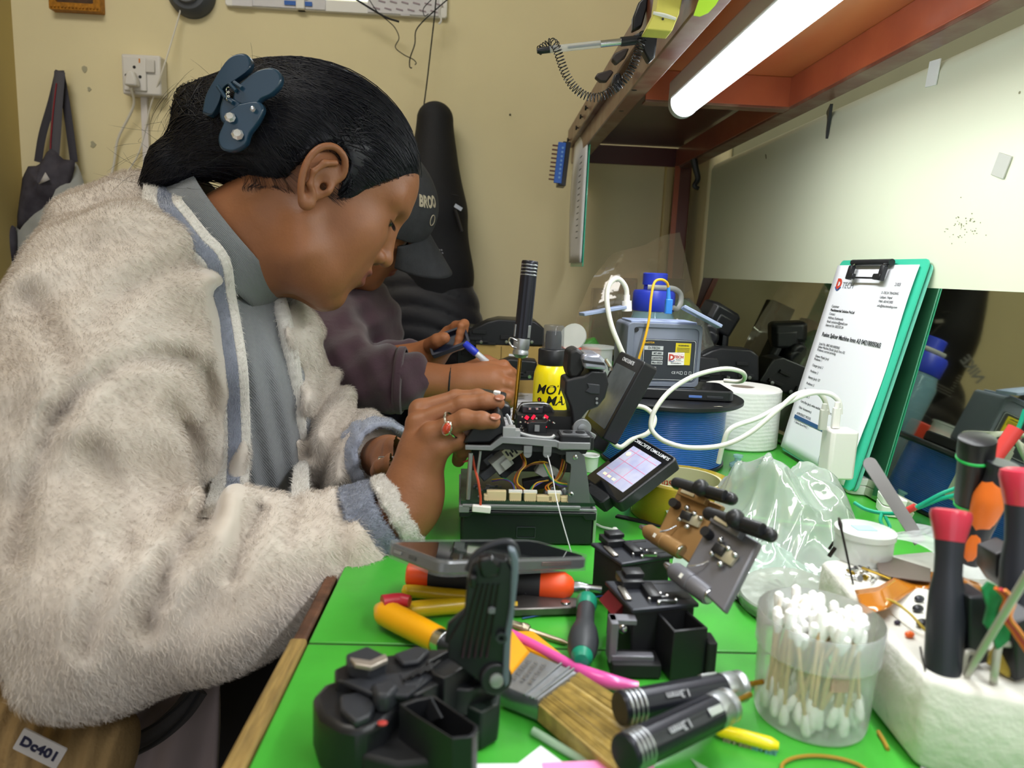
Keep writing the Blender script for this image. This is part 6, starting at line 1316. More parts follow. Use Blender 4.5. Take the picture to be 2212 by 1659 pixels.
# pen on coiled cord, with holder
hld = onx(1405, 88, .168)
t = thing('pen_holder', 'black wedge-shaped pen holder stuck to the shelf front edge', 'holder', hld)
q = MB(); P = [at(x, y, hld.y)-hld for x, y in ((1362, 82), (1392, 68), (1418, 74), (1412, 128), (1400, 137), (1385, 110), (1382, 88))]
q.prism([(p.x, p.z) for p in P][::-1], -.008, .008, T(rx=pi/2)); q.build('wedge', m_blk, t, bevel=.002)
pn0 = at(1380, 86, hld.y-.004); pn1 = at(1160, 110, hld.y-.01)
t = thing('ballpoint_pen', 'clear ballpoint pen with black cap sticking out left from its holder', 'pen', pn1, M3(*(lambda d: (basis(d)[0], basis(d)[1], d))((pn0-pn1).normalized()))); Lp = (pn0-pn1).length
q = MB(); q.lathe([(.0026, 0), (.0035, .004), (.0035, Lp*.13)], (0, 0, 0), (0, 0, 1), 16); q.build('end_plug', m_blk, t)
q = MB(); q.lathe([(.0038, Lp*.12), (.0038, Lp*.62)], (0, 0, 0), (0, 0, 1), 16); q.build('clear_barrel', mat('clear acrylic', 'D8DCE0', .05, alpha=.4), t)
q = MB(); q.lathe([(.0014, Lp*.3), (.0014, Lp*.85)], (0, 0, 0), (0, 0, 1), 10); q.build('ink_refill', mat('ink refill', '3A3A40', .4), t)
q = MB(); q.lathe([(.0036, Lp*.62), (.0036, Lp*.84)], (0, 0, 0), (0, 0, 1), 16); q.build('metal_sleeve', m_steel, t)
q = MB(); q.lathe([(.0048, Lp*.82), (.0048, Lp)], (0, 0, 0), (0, 0, 1), 16); q.build('cap', m_blk, t)
cpts = [at(x, y, hld.y+dy) for x, y, dy in ((1392, 70, -.012), (1382, 100, -.014), (1366, 145, -.015), (1340, 182, -.015), (1300, 208, -.015), (1268, 208, -.015), (1240, 188, -.016), (1220, 155, -.016), (1208, 120, -.016), (1200, 98, -.015), (1190, 92, -.008), (1178, 100, -.006), (1164, 110, -.008))]
sp_ = smoothpath(cpts, 40); q = MB(); hel = []; ll = 0
for k in range(len(sp_)-1):
    sg = (sp_[k+1]-sp_[k]).length; d = (sp_[k+1]-sp_[k]).normalized(); x = d.cross(V((0, 1, 0))).normalized(); y = d.cross(x)
    for f in (0, .33, .66): a = (ll+sg*f)*2*pi/.0034; hel.append(sp_[k].lerp(sp_[k+1], f)+x*.0044*cos(a)+y*.0044*sin(a))
    ll += sg
q.tube(hel, .00055, 4, sm=0); o = q.build('coiled_cord', m_blk, t); o.matrix_parent_inverse = Matrix.Translation(-t.location) if 0 else t.matrix_basis.inverted(); o['label'] = 'black coiled spring cord'
# boxes at the top
yb_ = onx(1430, 40, .162)
t = thing('yellow_box', 'yellow-green carton with torn tape at the top edge on the shelf front', 'box', yb_)
q = MB(); P = [at(x, y, yb_.y)-yb_ for x, y in ((1390, 72), (1412, 28), (1420, -30), (1475, -30), (1460, 40), (1445, 76))]
q.prism([(p.x, p.z) for p in P][::-1], -.012, .012, T(rx=pi/2)); q.build('carton', mat('lime yellow card', 'C9C25A', .6, var=.08, vs=30), t, bevel=.001)
q = MB(); P = [at(x, y, yb_.y-.0128)-yb_ for x, y in ((1412, 26), (1460, 38), (1458, 44), (1410, 31))]; q.v = [p[:] for p in P]; q.f = [(0, 1, 2, 3)]; q.tube([at(x, y, yb_.y-.013)-yb_ for x, y in ((1411, 28), (1435, 32), (1460, 41))], .0014, 6); q.build('tape_edge', mat('clear tape white', 'E6E6E0', .3), t)
P = [at(x, y, yb_.y-.0127)-yb_ for x, y in ((1432, 41),)]; q = MB(); q.ball(P[0], .0012, 8); q.build('dot', m_ink, t)
for i, (pts, dy, nm, lb, m) in enumerate((
    (((1364, 70), (1366, 40), (1378, 8), (1398, -10), (1396, 20), (1385, 60)), .02, 'black_gadget', 'black rounded gadget at the top edge left of the yellow box', m_blk),
    (((1320, 130), (1325, 118), (1345, 108), (1358, 106), (1350, 125), (1330, 141)), .03, 'grey_hook', 'rounded dark grey hook on the shelf below the pen', mat('dark taupe plastic', '3E3634', .5)),
    (((1284, 168), (1290, 160), (1318, 152), (1325, 158), (1310, 178), (1296, 178)), .03, 'slotted_latch', 'dark slotted latch sticking out left of the shelf front', mat('dark taupe plastic', '3E3634', .5)),
    (((1320, 185), (1326, 162), (1338, 158), (1344, 180), (1338, 198), (1328, 196)), .0, 'black_clip', 'small black clip on the shelf front behind the coiled cord', m_blk))):
    xm = sum(p[0] for p in pts)/len(pts); ym = sum(p[1] for p in pts)/len(pts); c = onx(xm, ym, .158 if i in (1, 2) else .168); P = [at(x, y, c.y)-c for x, y in pts]
    q = MB(); q.prism([(p.x, p.z) for p in P][::-1], -.006, .006, T(rx=pi/2)); o = q.build(nm, m, bevel=.002); o.location = c; tag(o, lb, 'gadget' if i == 0 else 'clip')
c = onx(1525, 10, .172); P = [at(x, y, c.y)-c for x, y in ((1498, 34), (1512, -8), (1560, -12), (1545, 12), (1530, 28), (1512, 36))]
q = MB(); q.prism([(p.x, p.z) for p in P][::-1], -.0004, .0004, T(rx=pi/2)); o = q.build('sticky_note', mat('neon green note', 'A9D62A', .6)); o.location = c; tag(o, 'neon green sticky note hanging at the top edge beside the tube lamp', 'sticky note')
# ================================================================= PEOPLE: implicit surfaces meshed by surface nets
f32 = np.float32
def A3(v): return np.array(tuple(v), f32)
def s_ell(P, c, r, R=None):
    p = P-A3(c)
    if R is not None: p = p @ np.array(R, f32)
    r = A3(r); k0 = np.linalg.norm(p/r, axis=1); k1 = np.linalg.norm(p/(r*r), axis=1)+1e-9
    return k0*(k0-1)/k1
def s_cap(P, a, b, ra, rb=None):
    a, b = A3(a), A3(b); rb = ra if rb is None else rb; ba = b-a; pa = P-a
    t = np.clip(pa @ ba/(ba @ ba), 0, 1); return np.linalg.norm(pa-t[:, None]*ba, axis=1)-(ra+(rb-ra)*t)
def smin(a, b, k):
    h = np.clip(.5+.5*(b-a)/k, 0, 1); return b+(a-b)*h-k*h*(1-h)
def smax(a, b, k): return -smin(-a, -b, k)
def net(fn, lo, hi, h):
    """surface nets on a regular grid; only cells near the surface are evaluated finely"""
    lo = np.array(lo, f32); B = 4; n = [int(math.ceil((hi[i]-lo[i])/(h*B)))*B for i in range(3)]
    cc = [lo[i]+h*B*(np.arange(n[i]//B, dtype=f32)+.5) for i in range(3)]
    G = np.stack(np.meshgrid(*cc, indexing='ij'), -1).reshape(-1, 3); c = fn(G).reshape([k//B for k in n])
    near = np.abs(c) < h*B*1.9
    F = np.repeat(np.repeat(np.repeat(np.where(c > 0, 1., -1.).astype(f32), B, 0), B, 1), B, 2)
    nf = np.repeat(np.repeat(np.repeat(near, B, 0), B, 1), B, 2)
    ix = np.argwhere(nf); pts = lo+(ix.astype(f32)+.5)*f32(h); vals = np.empty(len(pts), f32)
    for s in range(0, len(pts), 400000): vals[s:s+400000] = fn(pts[s:s+400000])
    F[ix[:, 0], ix[:, 1], ix[:, 2]] = vals
    S = F < 0; nx, ny, nz = F.shape
    cs = [S[i:nx-1+i, j:ny-1+j, k:nz-1+k] for i in (0, 1) for j in (0, 1) for k in (0, 1)]
    anyi = np.logical_or.reduce(cs); alli = np.logical_and.reduce(cs); act = anyi & ~alli
    idx = np.full(act.shape, -1, np.int64); cells = np.argwhere(act); idx[act] = np.arange(len(cells))
    acc = np.zeros((len(cells), 3)); cnt = np.zeros(len(cells))
    off = [(i, j, k) for i in (0, 1) for j in (0, 1) for k in (0, 1)]
    v = np.stack([F[cells[:, 0]+o[0], cells[:, 1]+o[1], cells[:, 2]+o[2]] for o in off], 1)
    for a in range(8):
        for b in range(a+1, 8):
            if sum(abs(off[a][q]-off[b][q]) for q in range(3)) != 1: continue
            m = (v[:, a] < 0) != (v[:, b] < 0); t = v[m, a]/(v[m, a]-v[m, b])
            acc[m] += np.array(off[a])+t[:, None]*(np.array(off[b])-np.array(off[a])); cnt[m] += 1
    vs = lo+(cells+acc/cnt[:, None]+.5)*h; faces = []
    for ax in range(3):
        sl0 = [slice(None)]*3; sl1 = [slice(None)]*3; sl0[ax] = slice(0, -1); sl1[ax] = slice(1, None)
        m = S[tuple(sl0)] != S[tuple(sl1)]; e = np.argwhere(m); u, w = [(1, 2), (2, 0), (0, 1)][ax]
        ok = (e[:, u] > 0) & (e[:, w] > 0) & (e[:, u] < F.shape[u]-1) & (e[:, w] < F.shape[w]-1); e = e[ok]
        q = []
        for du, dw in ((-1, -1), (0, -1), (0, 0), (-1, 0)):
            c_ = e.copy(); c_[:, u] += du; c_[:, w] += dw; q.append(idx[c_[:, 0], c_[:, 1], c_[:, 2]])
        q = np.stack(q, 1); ins = S[e[:, 0], e[:, 1], e[:, 2]]; q[~ins] = q[~ins][:, ::-1]; faces.append(q)
    f = np.concatenate(faces); f = f[(f >= 0).all(1)]
    return vs.astype(f32), f
def vnorm(v, f):
    n = np.cross(v[f[:, 2]]-v[f[:, 0]], v[f[:, 3]]-v[f[:, 1]]); out = np.zeros_like(v)
    for k in range(4): np.add.at(out, f[:, k], n)
    return out/(np.linalg.norm(out, axis=1)[:, None]+1e-12), n
def npmesh(name, v, f, m, parent=None, mask=None, extra=None):
    """extra: (verts, faces(4), matindex) appended"""
    me = bpy.data.meshes.new(name); me.vertices.add(len(v)); me.vertices.foreach_set('co', v.astype(f32).ravel())
    me.loops.add(f.size); me.loops.foreach_set('vertex_index', f.ravel().astype(np.int32))
    me.polygons.add(len(f)); me.polygons.foreach_set('loop_start', np.arange(0, f.size, f.shape[1], dtype=np.int32))
    me.polygons.foreach_set('use_smooth', np.ones(len(f), bool)); me.update(calc_edges=True)
    if mask is not None:
        a = me.attributes.new('mask', 'FLOAT', 'POINT'); a.data.foreach_set('value', mask.astype(f32))
    me.materials.append(m); o = bpy.data.objects.new(name, me); COL.objects.link(o)
    if parent is not None: o.parent = parent; o.matrix_parent_inverse = parent.matrix_basis.inverted()
    return o
def joinv(parts):
    vs, fs, ms, o = [], [], [], 0
    for v, f, m in parts: vs.append(v); fs.append(f+o); ms.append(m if m is not None else np.zeros(len(v))); o += len(v)
    return np.concatenate(vs), np.concatenate(fs), np.concatenate(ms)
def fur(v, f, n, length, width, seed, lay, keep=None, curl=.35, ms=None):
    """short fibres grown from the surface as thin two-segment blades"""
    rs = np.random.default_rng(seed); N, fn = vnorm(v, f); ar = np.linalg.norm(fn, axis=1); w = ar.copy()
    cen = v[f].mean(1); tocam = A3(EYEP)-cen; facing = (fn*tocam).sum(1) > -ar*np.linalg.norm(tocam, axis=1)*.25
    w = w*facing
    if keep is not None: w = w*keep(cen)
    fi = rs.choice(len(f), n, p=w/w.sum()); a, b = rs.random(n), rs.random(n)
    q = v[f[fi]]; P = ((1-a)*(1-b))[:, None]*q[:, 0]+(a*(1-b))[:, None]*q[:, 1]+(a*b)[:, None]*q[:, 2]+((1-a)*b)[:, None]*q[:, 3]
    nn = N[f[fi]].mean(1); nn /= np.linalg.norm(nn, axis=1)[:, None]
    g = A3(lay)[None]+rs.normal(0, curl, (n, 3)); g = g-nn*(g*nn).sum(1)[:, None]; g /= np.linalg.norm(g, axis=1)[:, None]+1e-9
    L_ = length*(.6+.8*rs.random(n))[:, None]
    P1 = P+(nn*.62+g*.45)*L_*.5; P2 = P1+(nn*.32+g*.8)*L_*.5
    sd = np.cross(nn, g)+rs.normal(0, .4, (n, 3)); sd /= np.linalg.norm(sd, axis=1)[:, None]; sd *= width/2
    V_ = np.stack([P-sd-nn*.0006, P+sd-nn*.0006, P1+sd*.8, P1-sd*.8, P2+sd*.2, P2-sd*.2], 1).reshape(-1, 3)
    base = np.arange(n)[:, None]*6; F_ = np.concatenate([base+np.array([0, 1, 2, 3]), base+np.array([3, 2, 4, 5])])
    mm = None if ms is None else np.repeat(ms[f[fi][:, 0]], 6)
    return V_.astype(f32), F_, mm

# ---------------------------------------------------------------- head shape shared by both people
def head_local(p, male=False):
    E = lambda c, r, R=None: s_ell(p, c, r, R); C = lambda a, b, ra, rb=None: s_cap(p, a, b, ra, rb)
    Y = np.abs(p[:, 1]); q = p.copy(); q[:, 1] = Y            # mirrored half
    Eq = lambda c, r: s_ell(q, c, r); Cq = lambda a, b, ra, rb=None: s_cap(q, a, b, ra, rb)
    d = E((-.004, 0, .046), (.098, .074, .083))
    d = smin(d, E((.036, 0, -.015), (.056, .060, .075)), .03)
    d = smin(d, E((.060, 0, .052), (.037, .056, .045)), .02)
    jw = .002 if male else 0
    d = smin(d, Cq((.004, .052+jw, -.040), (.020, .050+jw, -.066), .016, .017), .02)
    d = smin(d, Cq((.020, .046+jw, -.066), (.066, .014, -.088), .020, .017), .022)
    d = smin(d, Eq((.030, .022, -.078), (.045, .034, .026)), .02)
    d = smin(d, E((.071, 0, -.084), (.016, .020, .015)), .016)
    d = smin(d, Eq((.056, .036, -.016), (.028, .027, .030)), .02)
    d = smin(d, Eq((.05, .034, -.05), (.03, .02, .03)), .02)
    d = smin(d, Cq((.0865, .012, .038), (.072, .047, .040), .0105, .0095), .012)
    d = smax(d, -Eq((.102, .030, .020), (.020, .017, .011)), .012)
    d = smin(d, E((.072, 0, -.045), (.024, .031, .027)), .014)
    d = smin(d, C((.088, 0, .030), (.102, 0, -.010), .0078, .0088), .010)
    d = smin(d, E((.1055, 0, -.0155), (.0085, .0095, .0085)), .005)
    d = smin(d, Eq((.0945, .012, -.0195), (.0095, .0072, .0075)), .005)
    d = smax(d, -Eq((.0985, .0078, -.0268), (.0052, .0032, .0038)), .0025)
    d = smin(d, E((.0925, 0, -.0405), (.0075, .021, .0052)), .004)
    d = smin(d, E((.0900, 0, -.0535), (.0085, .018, .0068)), .004)
    d = smax(d, -C((.100, -.022, -.0472), (.100, .022, -.0472), .0042), .0025)
    d = smin(d, Eq((.0750, .030, .0215), (.0118, .0150, .0118)), .004)      # lids
    d = smax(d, -Cq((.0880, .021, .0150), (.0835, .040, .0152), .0017), .0012)
    # ear
    hx = [(.006, -.071, .004), (.013, -.076, .018), (.006, -.083, .032), (-.008, -.087, .035), (-.019, -.089, .026), (-.023, -.089, .010), (-.020, -.087, -.008), (-.013, -.083, -.022), (-.005, -.079, -.030), (.001, -.075, -.026)]
    hx = [V((x, -y, z)) for x, y, z in hx]; sp = smoothpath(hx, 3); e = None
    for a, b in zip(sp, sp[1:]):
        s_ = Cq(a, b, .0036); e = s_ if e is None else np.minimum(e, s_)
    e = smin(e, Eq((-.006, .0765, .004), (.018, .0045, .028)), .004)
    ah = [V((.000, .083, .023)), V((-.009, .0865, .015)), V((-.0125, .087, .002)), V((-.009, .084, -.010)), V((-.002, .080, -.017))]
    for a, b in zip(ah, ah[1:]): e = smin(e, Cq(a, b, .0034), .003)
    e = smin(e, Eq((-.003, .078, -.026), (.008, .0055, .0085)), .004)
    e = smax(e, -Eq((-.001, .0885, -.001), (.0085, .0105, .0115)), .003)
    e = smin(e, Eq((.008, .0765, -.003), (.0045, .005, .0065)), .003)
    d = smin(d, e, .0035)
    d = smax(d, -Eq((.0025, .076, -.003), (.0035, .010, .0042)), .002)
    return d
def face_mask(p):
    """lips, nostril rims, brows: where the skin itself has another colour"""
    l = np.clip(1-s_ell(p, (.094, 0, -.0470), (.0125, .0245, .0125))/.002, 0, 1)
    return np.clip(l, 0, 1)
def pose(t, fw, lf, up):
    R = np.array([fw, lf, up], f32).T; u, _, vt = np.linalg.svd(R); return (u @ vt).astype(f32), np.array(t, f32)
def blob_mesh(mbuild, name, m, par): return mbuild.build(name, m, par)

def hand_sdf(P, W, kn, fingers, thumb, rp=.012, fr=.0092):
    """W wrist, kn knuckles (4), fingers: joints after the knuckle, thumb joints from the palm base"""
    cen = sum((V(k) for k in kn), V())/4; d = None
    for k in kn:
        b = V(W).lerp(V(k), .28); s_ = s_cap(P, b, k, .0145, fr*1.12); d = s_ if d is None else smin(d, s_, .009)
    d = smin(d, s_cap(P, W, V(W).lerp(cen, .5), .022, .018), .014)
    for k, js in zip(kn, fingers):
        pts = [V(k)]+[V(j) for j in js]; f_ = None; n = len(pts)-1
        for i in range(n):
            r0 = fr*(1.08-.12*i); r1 = fr*(1.0-.13*(i+1)+.06); s_ = s_cap(P, pts[i], pts[i+1], r0, r1); f_ = s_ if f_ is None else smin(f_, s_, .0025)
            if i: f_ = smin(f_, np.linalg.norm(P-A3(pts[i]), axis=1)-r0*1.03, .002)
        d = smin(d, f_, .0045)
    tp = [V(j) for j in thumb]; f_ = None
    for i in range(len(tp)-1):
        s_ = s_cap(P, tp[i], tp[i+1], fr*(1.35-.18*i), fr*(1.2-.18*i)); f_ = s_ if f_ is None else smin(f_, s_, .003)
    return smin(d, f_, .008)

# ================================================================= WOMAN
rw, tw = pose((-.1989, .8248, 1.0608), (.817, .266, -.511), (-.364, .926, -.098), (.447, .266, .854))
W = lambda x, y, z: V((rw @ np.array((x, y, z), f32)+tw).tolist())
m_skin = mat('warm brown skin', '8A5A3C', .46, var=.06, vs=60, bump=.12, bs=350, sss=.05, mask2='7A453C', spec=.4)
m_skin.node_tree.nodes['Principled BSDF'].inputs['Subsurface Scale'].default_value = .006
woman = thing('person', 'person in a fluffy cream cardigan bent over the splicer, hair in a claw clip', 'person', (-.45, .8, .0))
cneck = at(517, 505, .828); an = V((.75, .12, .62)).normalized()
def w_head(P):
    p = (P-tw) @ rw; d = head_local(p)
    nb = cneck-an*.05
    d = smin(d, s_cap(P, nb, W(-.022, 0, -.045), .058, .054), .022)
    d = smin(d, s_cap(P, nb+V((.02, 0, -.01)), W(.012, 0, -.06), .05, .042), .02)
    return d
v1, f1 = net(w_head, (-.42, .70, .90), (-.06, .96, 1.22), .0016)
mk1 = face_mask((v1-tw) @ rw)
hY = .655
Wr = at(893, 1050, .612); kn = [at(908, 886, .645), at(902, 914, .625), at(932, 938, .606), at(948, 968, .604)]
fg = [[at(985, 862, .650), at(1032, 858, .648), at(1060, 863, .645)], [at(1000, 875, .622), at(1046, 868, .620), at(1076, 871, .618)],
      [at(1004, 906, .598), at(1040, 908, .594), at(1066, 912, .592)], [at(985, 950, .606), at(998, 972, .620), at(990, 995, .63)]]
th_ = [at(872, 1010, .635), at(890, 955, .665), at(935, 928, .685), at(975, 918, .69)]
def w_hand(P):
    d = hand_sdf(P, Wr, kn, fg, th_, fr=.0090)
    d = smin(d, s_cap(P, at(885, 1095, .608), Wr, .0255, .022), .012)
    d = smin(d, s_cap(P, at(860, 1120, .60), at(892, 1075, .61), .027, .0255), .012)
    return d
a_, b_ = np.array(at(840, 1190, .6)), np.array(at(1100, 830, .76))
v2, f2 = net(w_hand, (-.13, .545, .725), (.02, .74, .90), .0014)
# far (left) hand, gripping a steel tool behind the near one
Wl = at(838, 985, .80); kl = [at(850, 962, .745), at(848, 985, .74), at(846, 1006, .74), at(842, 1025, .742)]
def w_lhand(P):
    return smin(hand_sdf(P, Wl, kl, [[at(870+2*i, 965+20*i, .715), at(868, 985+16*i, .70), at(850, 990+14*i, .70)] for i in range(4)], [at(835, 1000, .77), at(822, 1018, .74), at(826, 1008, .715), at(842, 1000, .70)], fr=.0088), s_cap(P, at(800, 990, .85), Wl, .026, .022), .01)
v3, f3 = net(w_lhand, (-.19, .67, .74), (-.09, .90, .90), .0018)
vb, fb, mb_ = joinv([(v1, f1, mk1), (v2, f2, None), (v3, f3, None)])
body = npmesh('body', vb, fb, m_skin, woman, mb_)
# nails, eye, brow
m_nail = mat('nail', '9C6650', .25, coat=.4)
for j in (1, 2):
    a, b = V(fg[j][1]), V(fg[j][2]); d = (b-a).normalized(); n_ = V((0, -.55, .83)) if j == 1 else V((.05, -.6, .8)); n_ = (n_-d*n_.dot(d)).normalized()
    q = MB(); q.ball((0, 0, 0), (.0050, .0040, .0011), 14, M=flatM(b+n_*.0072+d*.0015, d, n_.cross(d))); o = q.build('nail', m_nail, woman, smooth=True); o.matrix_parent_inverse = woman.matrix_basis.inverted()
def onw(q, name, m, **k):
    o = q.build(name, m, woman, **k); o.matrix_parent_inverse = woman.matrix_basis.inverted(); return o
q = MB(); q.ball(W(.0752, -.0300, .0205), .0104, 20); onw(q, 'eyeball', mat('eye white', '9A8F88', .3))
q = MB(); q.ball(W(.0838, -.0305, .0163), .0040, 14); onw(q, 'iris', mat('dark iris', '1A1210', .1, coat=.8))
rr = random.Random(7); q = MB()
for k in range(26):
    u = k/25; y = -(.018+.026*u); x = .0885-.009*u*u; q.tube([W(x, y, .0178), W(x+.004, y-.001, .0150), W(x+.0065, y-.002-.002*u, .0140)], lambda t: .00025*(1-.8*t), 4, sm=0)
onw(q, 'eyelash', mat('black hair', '0C0B10', .35))
q = MB()
for k in range(120):
    u = rr.random(); y = -(.014+.036*u); z = .045+.006*math.sin(u*2.6)+rr.uniform(-.0028, .0028); x = .0925-.0265*u*u-.003*u
    q.tube([W(x-.002, y, z), W(x+.0005, y-.003, z+.001), W(x-.0016, y-.007, z+.0012)], lambda t: .00028*(1-.7*t), 4, sm=0)
onw(q, 'eyebrow', mat('black hair', '0C0B10', .35))

# ---- hair
zl_x = [-.13, -.095, -.06, -.032, -.024, -.012, .004, .014, .019, .030, .040, .052, .070, .088, .12]
zl_z = [-.055, -.050, -.036, -.010, .026, .040, .040, .030, -.004, -.006, .022, .040, .064, .084, .10]
clipc = at(498, 235, .79)
def w_hair(P, off=0):
    p = (P-tw) @ rw
    d = s_ell(p, (-.008, 0, .050), (.108, .084, .091))
    cut = np.interp(p[:, 0], zl_x, zl_z)-p[:, 2]
    d = smax(d, cut*.8, .006)
    d = smin(d, s_ell(P, at(570, 270, .825), (.065, .06, .052)), .04)
    d = smax(d, (cut*.8)-.02, .004)
    d = smin(d, s_cap(P, at(560, 290, .82), at(455, 285, .80), .052, .036), .03)
    d = smin(d, s_cap(P, at(500, 250, .80), at(430, 230, .80), .035, .022), .02)
    d = smin(d, s_cap(P, at(455, 320, .80), at(365, 352, .79), .030, .018), .02)
    d = smin(d, s_cap(P, at(365, 352, .79), at(312, 398, .785), .018, .005), .012)
    return d-off
v4, f4 = net(w_hair, (-.47, .70, .98), (-.05, .95, 1.26), .0022)
m_hair = mat('black hair strands', '0D0E18', .42, spec=.45, var=.3, vs=200)
rs = np.random.default_rng(5)
def surf_project(P, fn, off, it=6):
    for _ in range(it):
        d = fn(P)-off; e = 1e-3; g = np.stack([fn(P+np.eye(3, dtype=f32)[k]*e)-fn(P-np.eye(3, dtype=f32)[k]*e) for k in range(3)], 1)/(2*e)
        P = P-d[:, None]*g/(np.linalg.norm(g, axis=1)[:, None]**2+1e-6)
    return P
def strands(starts, ends, fn, n_seg, r, offr, wob, seed, bow=.0):
    rs = np.random.default_rng(seed); n = len(starts); t = np.linspace(0, 1, n_seg, dtype=f32)
    P = starts[:, None]*(1-t)[None, :, None]+ends[:, None]*t[None, :, None]
    P += bow*np.sin(t*pi)[None, :, None]*np.array([0, 0, 1], f32)
    ph = rs.random((n, 1, 3))*6; P += wob*np.sin(t[None, :, None]*5+ph)
    off = rs.uniform(*offr, (n, 1)).repeat(n_seg, 1).ravel().astype(f32)
    P = surf_project(P.reshape(-1, 3).astype(f32), fn, off, 5).reshape(n, n_seg, 3); return P
def strand_mesh(P, r):
    n, s, _ = P.shape; T_ = np.gradient(P, axis=1); T_ /= np.linalg.norm(T_, axis=2)[..., None]+1e-9
    up = np.array([.3, .2, .93]); X = np.cross(T_, up); X /= np.linalg.norm(X, axis=2)[..., None]+1e-9; Y_ = np.cross(T_, X)
    tp = (1-.75*np.abs(np.linspace(-1, 1, s))**4)[None, :, None]*r
    if isinstance(r, np.ndarray): tp = (1-.75*np.abs(np.linspace(-1, 1, s))**4)[None, :, None]*r[:, None, None]
    V_ = np.stack([P+tp*(X*cos(a)+Y_*sin(a)) for a in (0, 2.094, 4.189)], 2).reshape(-1, 3)
    b = (np.arange(n)[:, None]*s+np.arange(s-1)[None])[..., None]*3; F_ = []
    for k in range(3): k2 = (k+1) % 3; F_.append(np.stack([b[..., 0]+k, b[..., 0]+k2, b[..., 0]+3+k2, b[..., 0]+3+k], -1).reshape(-1, 4))
    return V_.astype(f32), np.concatenate(F_)
xs = rs.uniform(-.09, .092, 3600); zz_ = np.interp(xs, zl_x, zl_z)+rs.uniform(-.004, .006, 3600)+rs.choice([0, 0, .02, .05, .09], 3600)*rs.random(3600)
st = np.stack([xs, np.where(rs.random(3600) < .8, -.07, .0)+rs.uniform(-.01, .03, 3600), zz_], 1).astype(f32) @ rw.T+tw
en = A3(clipc)+rs.normal(0, 1, (3600, 3)).astype(f32)*np.array([.012, .02, .014], f32)
en[:900] = A3(at(330, 385, .79))+rs.normal(0, .01, (900, 3)); st[:900] = A3(at(520, 310, .75))+rs.normal(0, .02, (900, 3))
S1 = strands(st.astype(f32), en.astype(f32), w_hair, 16, .0005, (.0002, .0024), .0014, 3, .012)
va, fa = strand_mesh(S1, rs.uniform(.00018, .0007, 3600))
# flyaways
nfly = 120; k = rs.integers(0, 3600, nfly); F0 = S1[k, rs.integers(2, 14, nfly)]
dirn = rs.normal(0, 1, (nfly, 3))*np.array([.6, .4, .6])+np.array([-.25, -.05, .55]); t = np.linspace(0, 1, 9)
Pf = F0[:, None]+dirn[:, None]*t[None, :, None]*rs.uniform(.006, .03, (nfly, 1, 1))+np.array([-.4, 0, -.55])*(t[None, :, None]**2)*rs.uniform(.0, .02, (nfly, 1, 1))
vf, ff_ = strand_mesh(Pf.astype(f32), .00014)
nl = 36; Pt = A3(at(370, 350, .79))+rs.normal(0, .022, (nl, 1, 3))+np.array([-1, 0, -.1])*(t[None, :, None])*rs.uniform(.01, .05, (nl, 1, 1))+rs.normal(0, 1, (nl, 1, 3))*.012*t[None, :, None]**2
vt_, ft_ = strand_mesh(Pt.astype(f32), .00014)
nl = 40; a = rs.uniform(2.2, 5.2, (nl, 1, 1)); tt = t[None, :, None]*2.2
Pc = A3(at(420, 245, .80))+np.concatenate([-.018*np.cos(tt+a*0)-.012+rs.normal(0, .006, (nl, 1, 1)), rs.normal(0, .01, (nl, 1, 1))+0*tt, .022*np.sin(tt-1)+rs.normal(0, .01, (nl, 1, 1))], 2)
vc_, fc_ = strand_mesh(Pc.astype(f32), .00013)
nb2 = 420; xb = rs.uniform(-.085, .090, nb2); zb_ = np.interp(xb, zl_x, zl_z)-rs.uniform(-.003, .0045, nb2)
sb = (np.stack([xb, np.full(nb2, -.07), zb_], 1).astype(f32) @ rw.T+tw).astype(f32); eb = sb+(A3(clipc)-sb)*(.012+.020*rs.random((nb2, 1)))/np.linalg.norm(A3(clipc)-sb, axis=1)[:, None]
Pb = strands(sb, eb.astype(f32), lambda P: np.minimum(w_hair(P), w_head(P)), 7, .0003, (.0001, .0006), .0004, 9); vbh, fbh = strand_mesh(Pb, .0001)
vh, fh_, _ = joinv([(vbh, fbh, None), (v4, f4, None), (va, fa, None), (vf, ff_, None), (vt_, ft_, None), (vc_, fc_, None)])
npmesh('hair', vh, fh_, m_hair, woman)

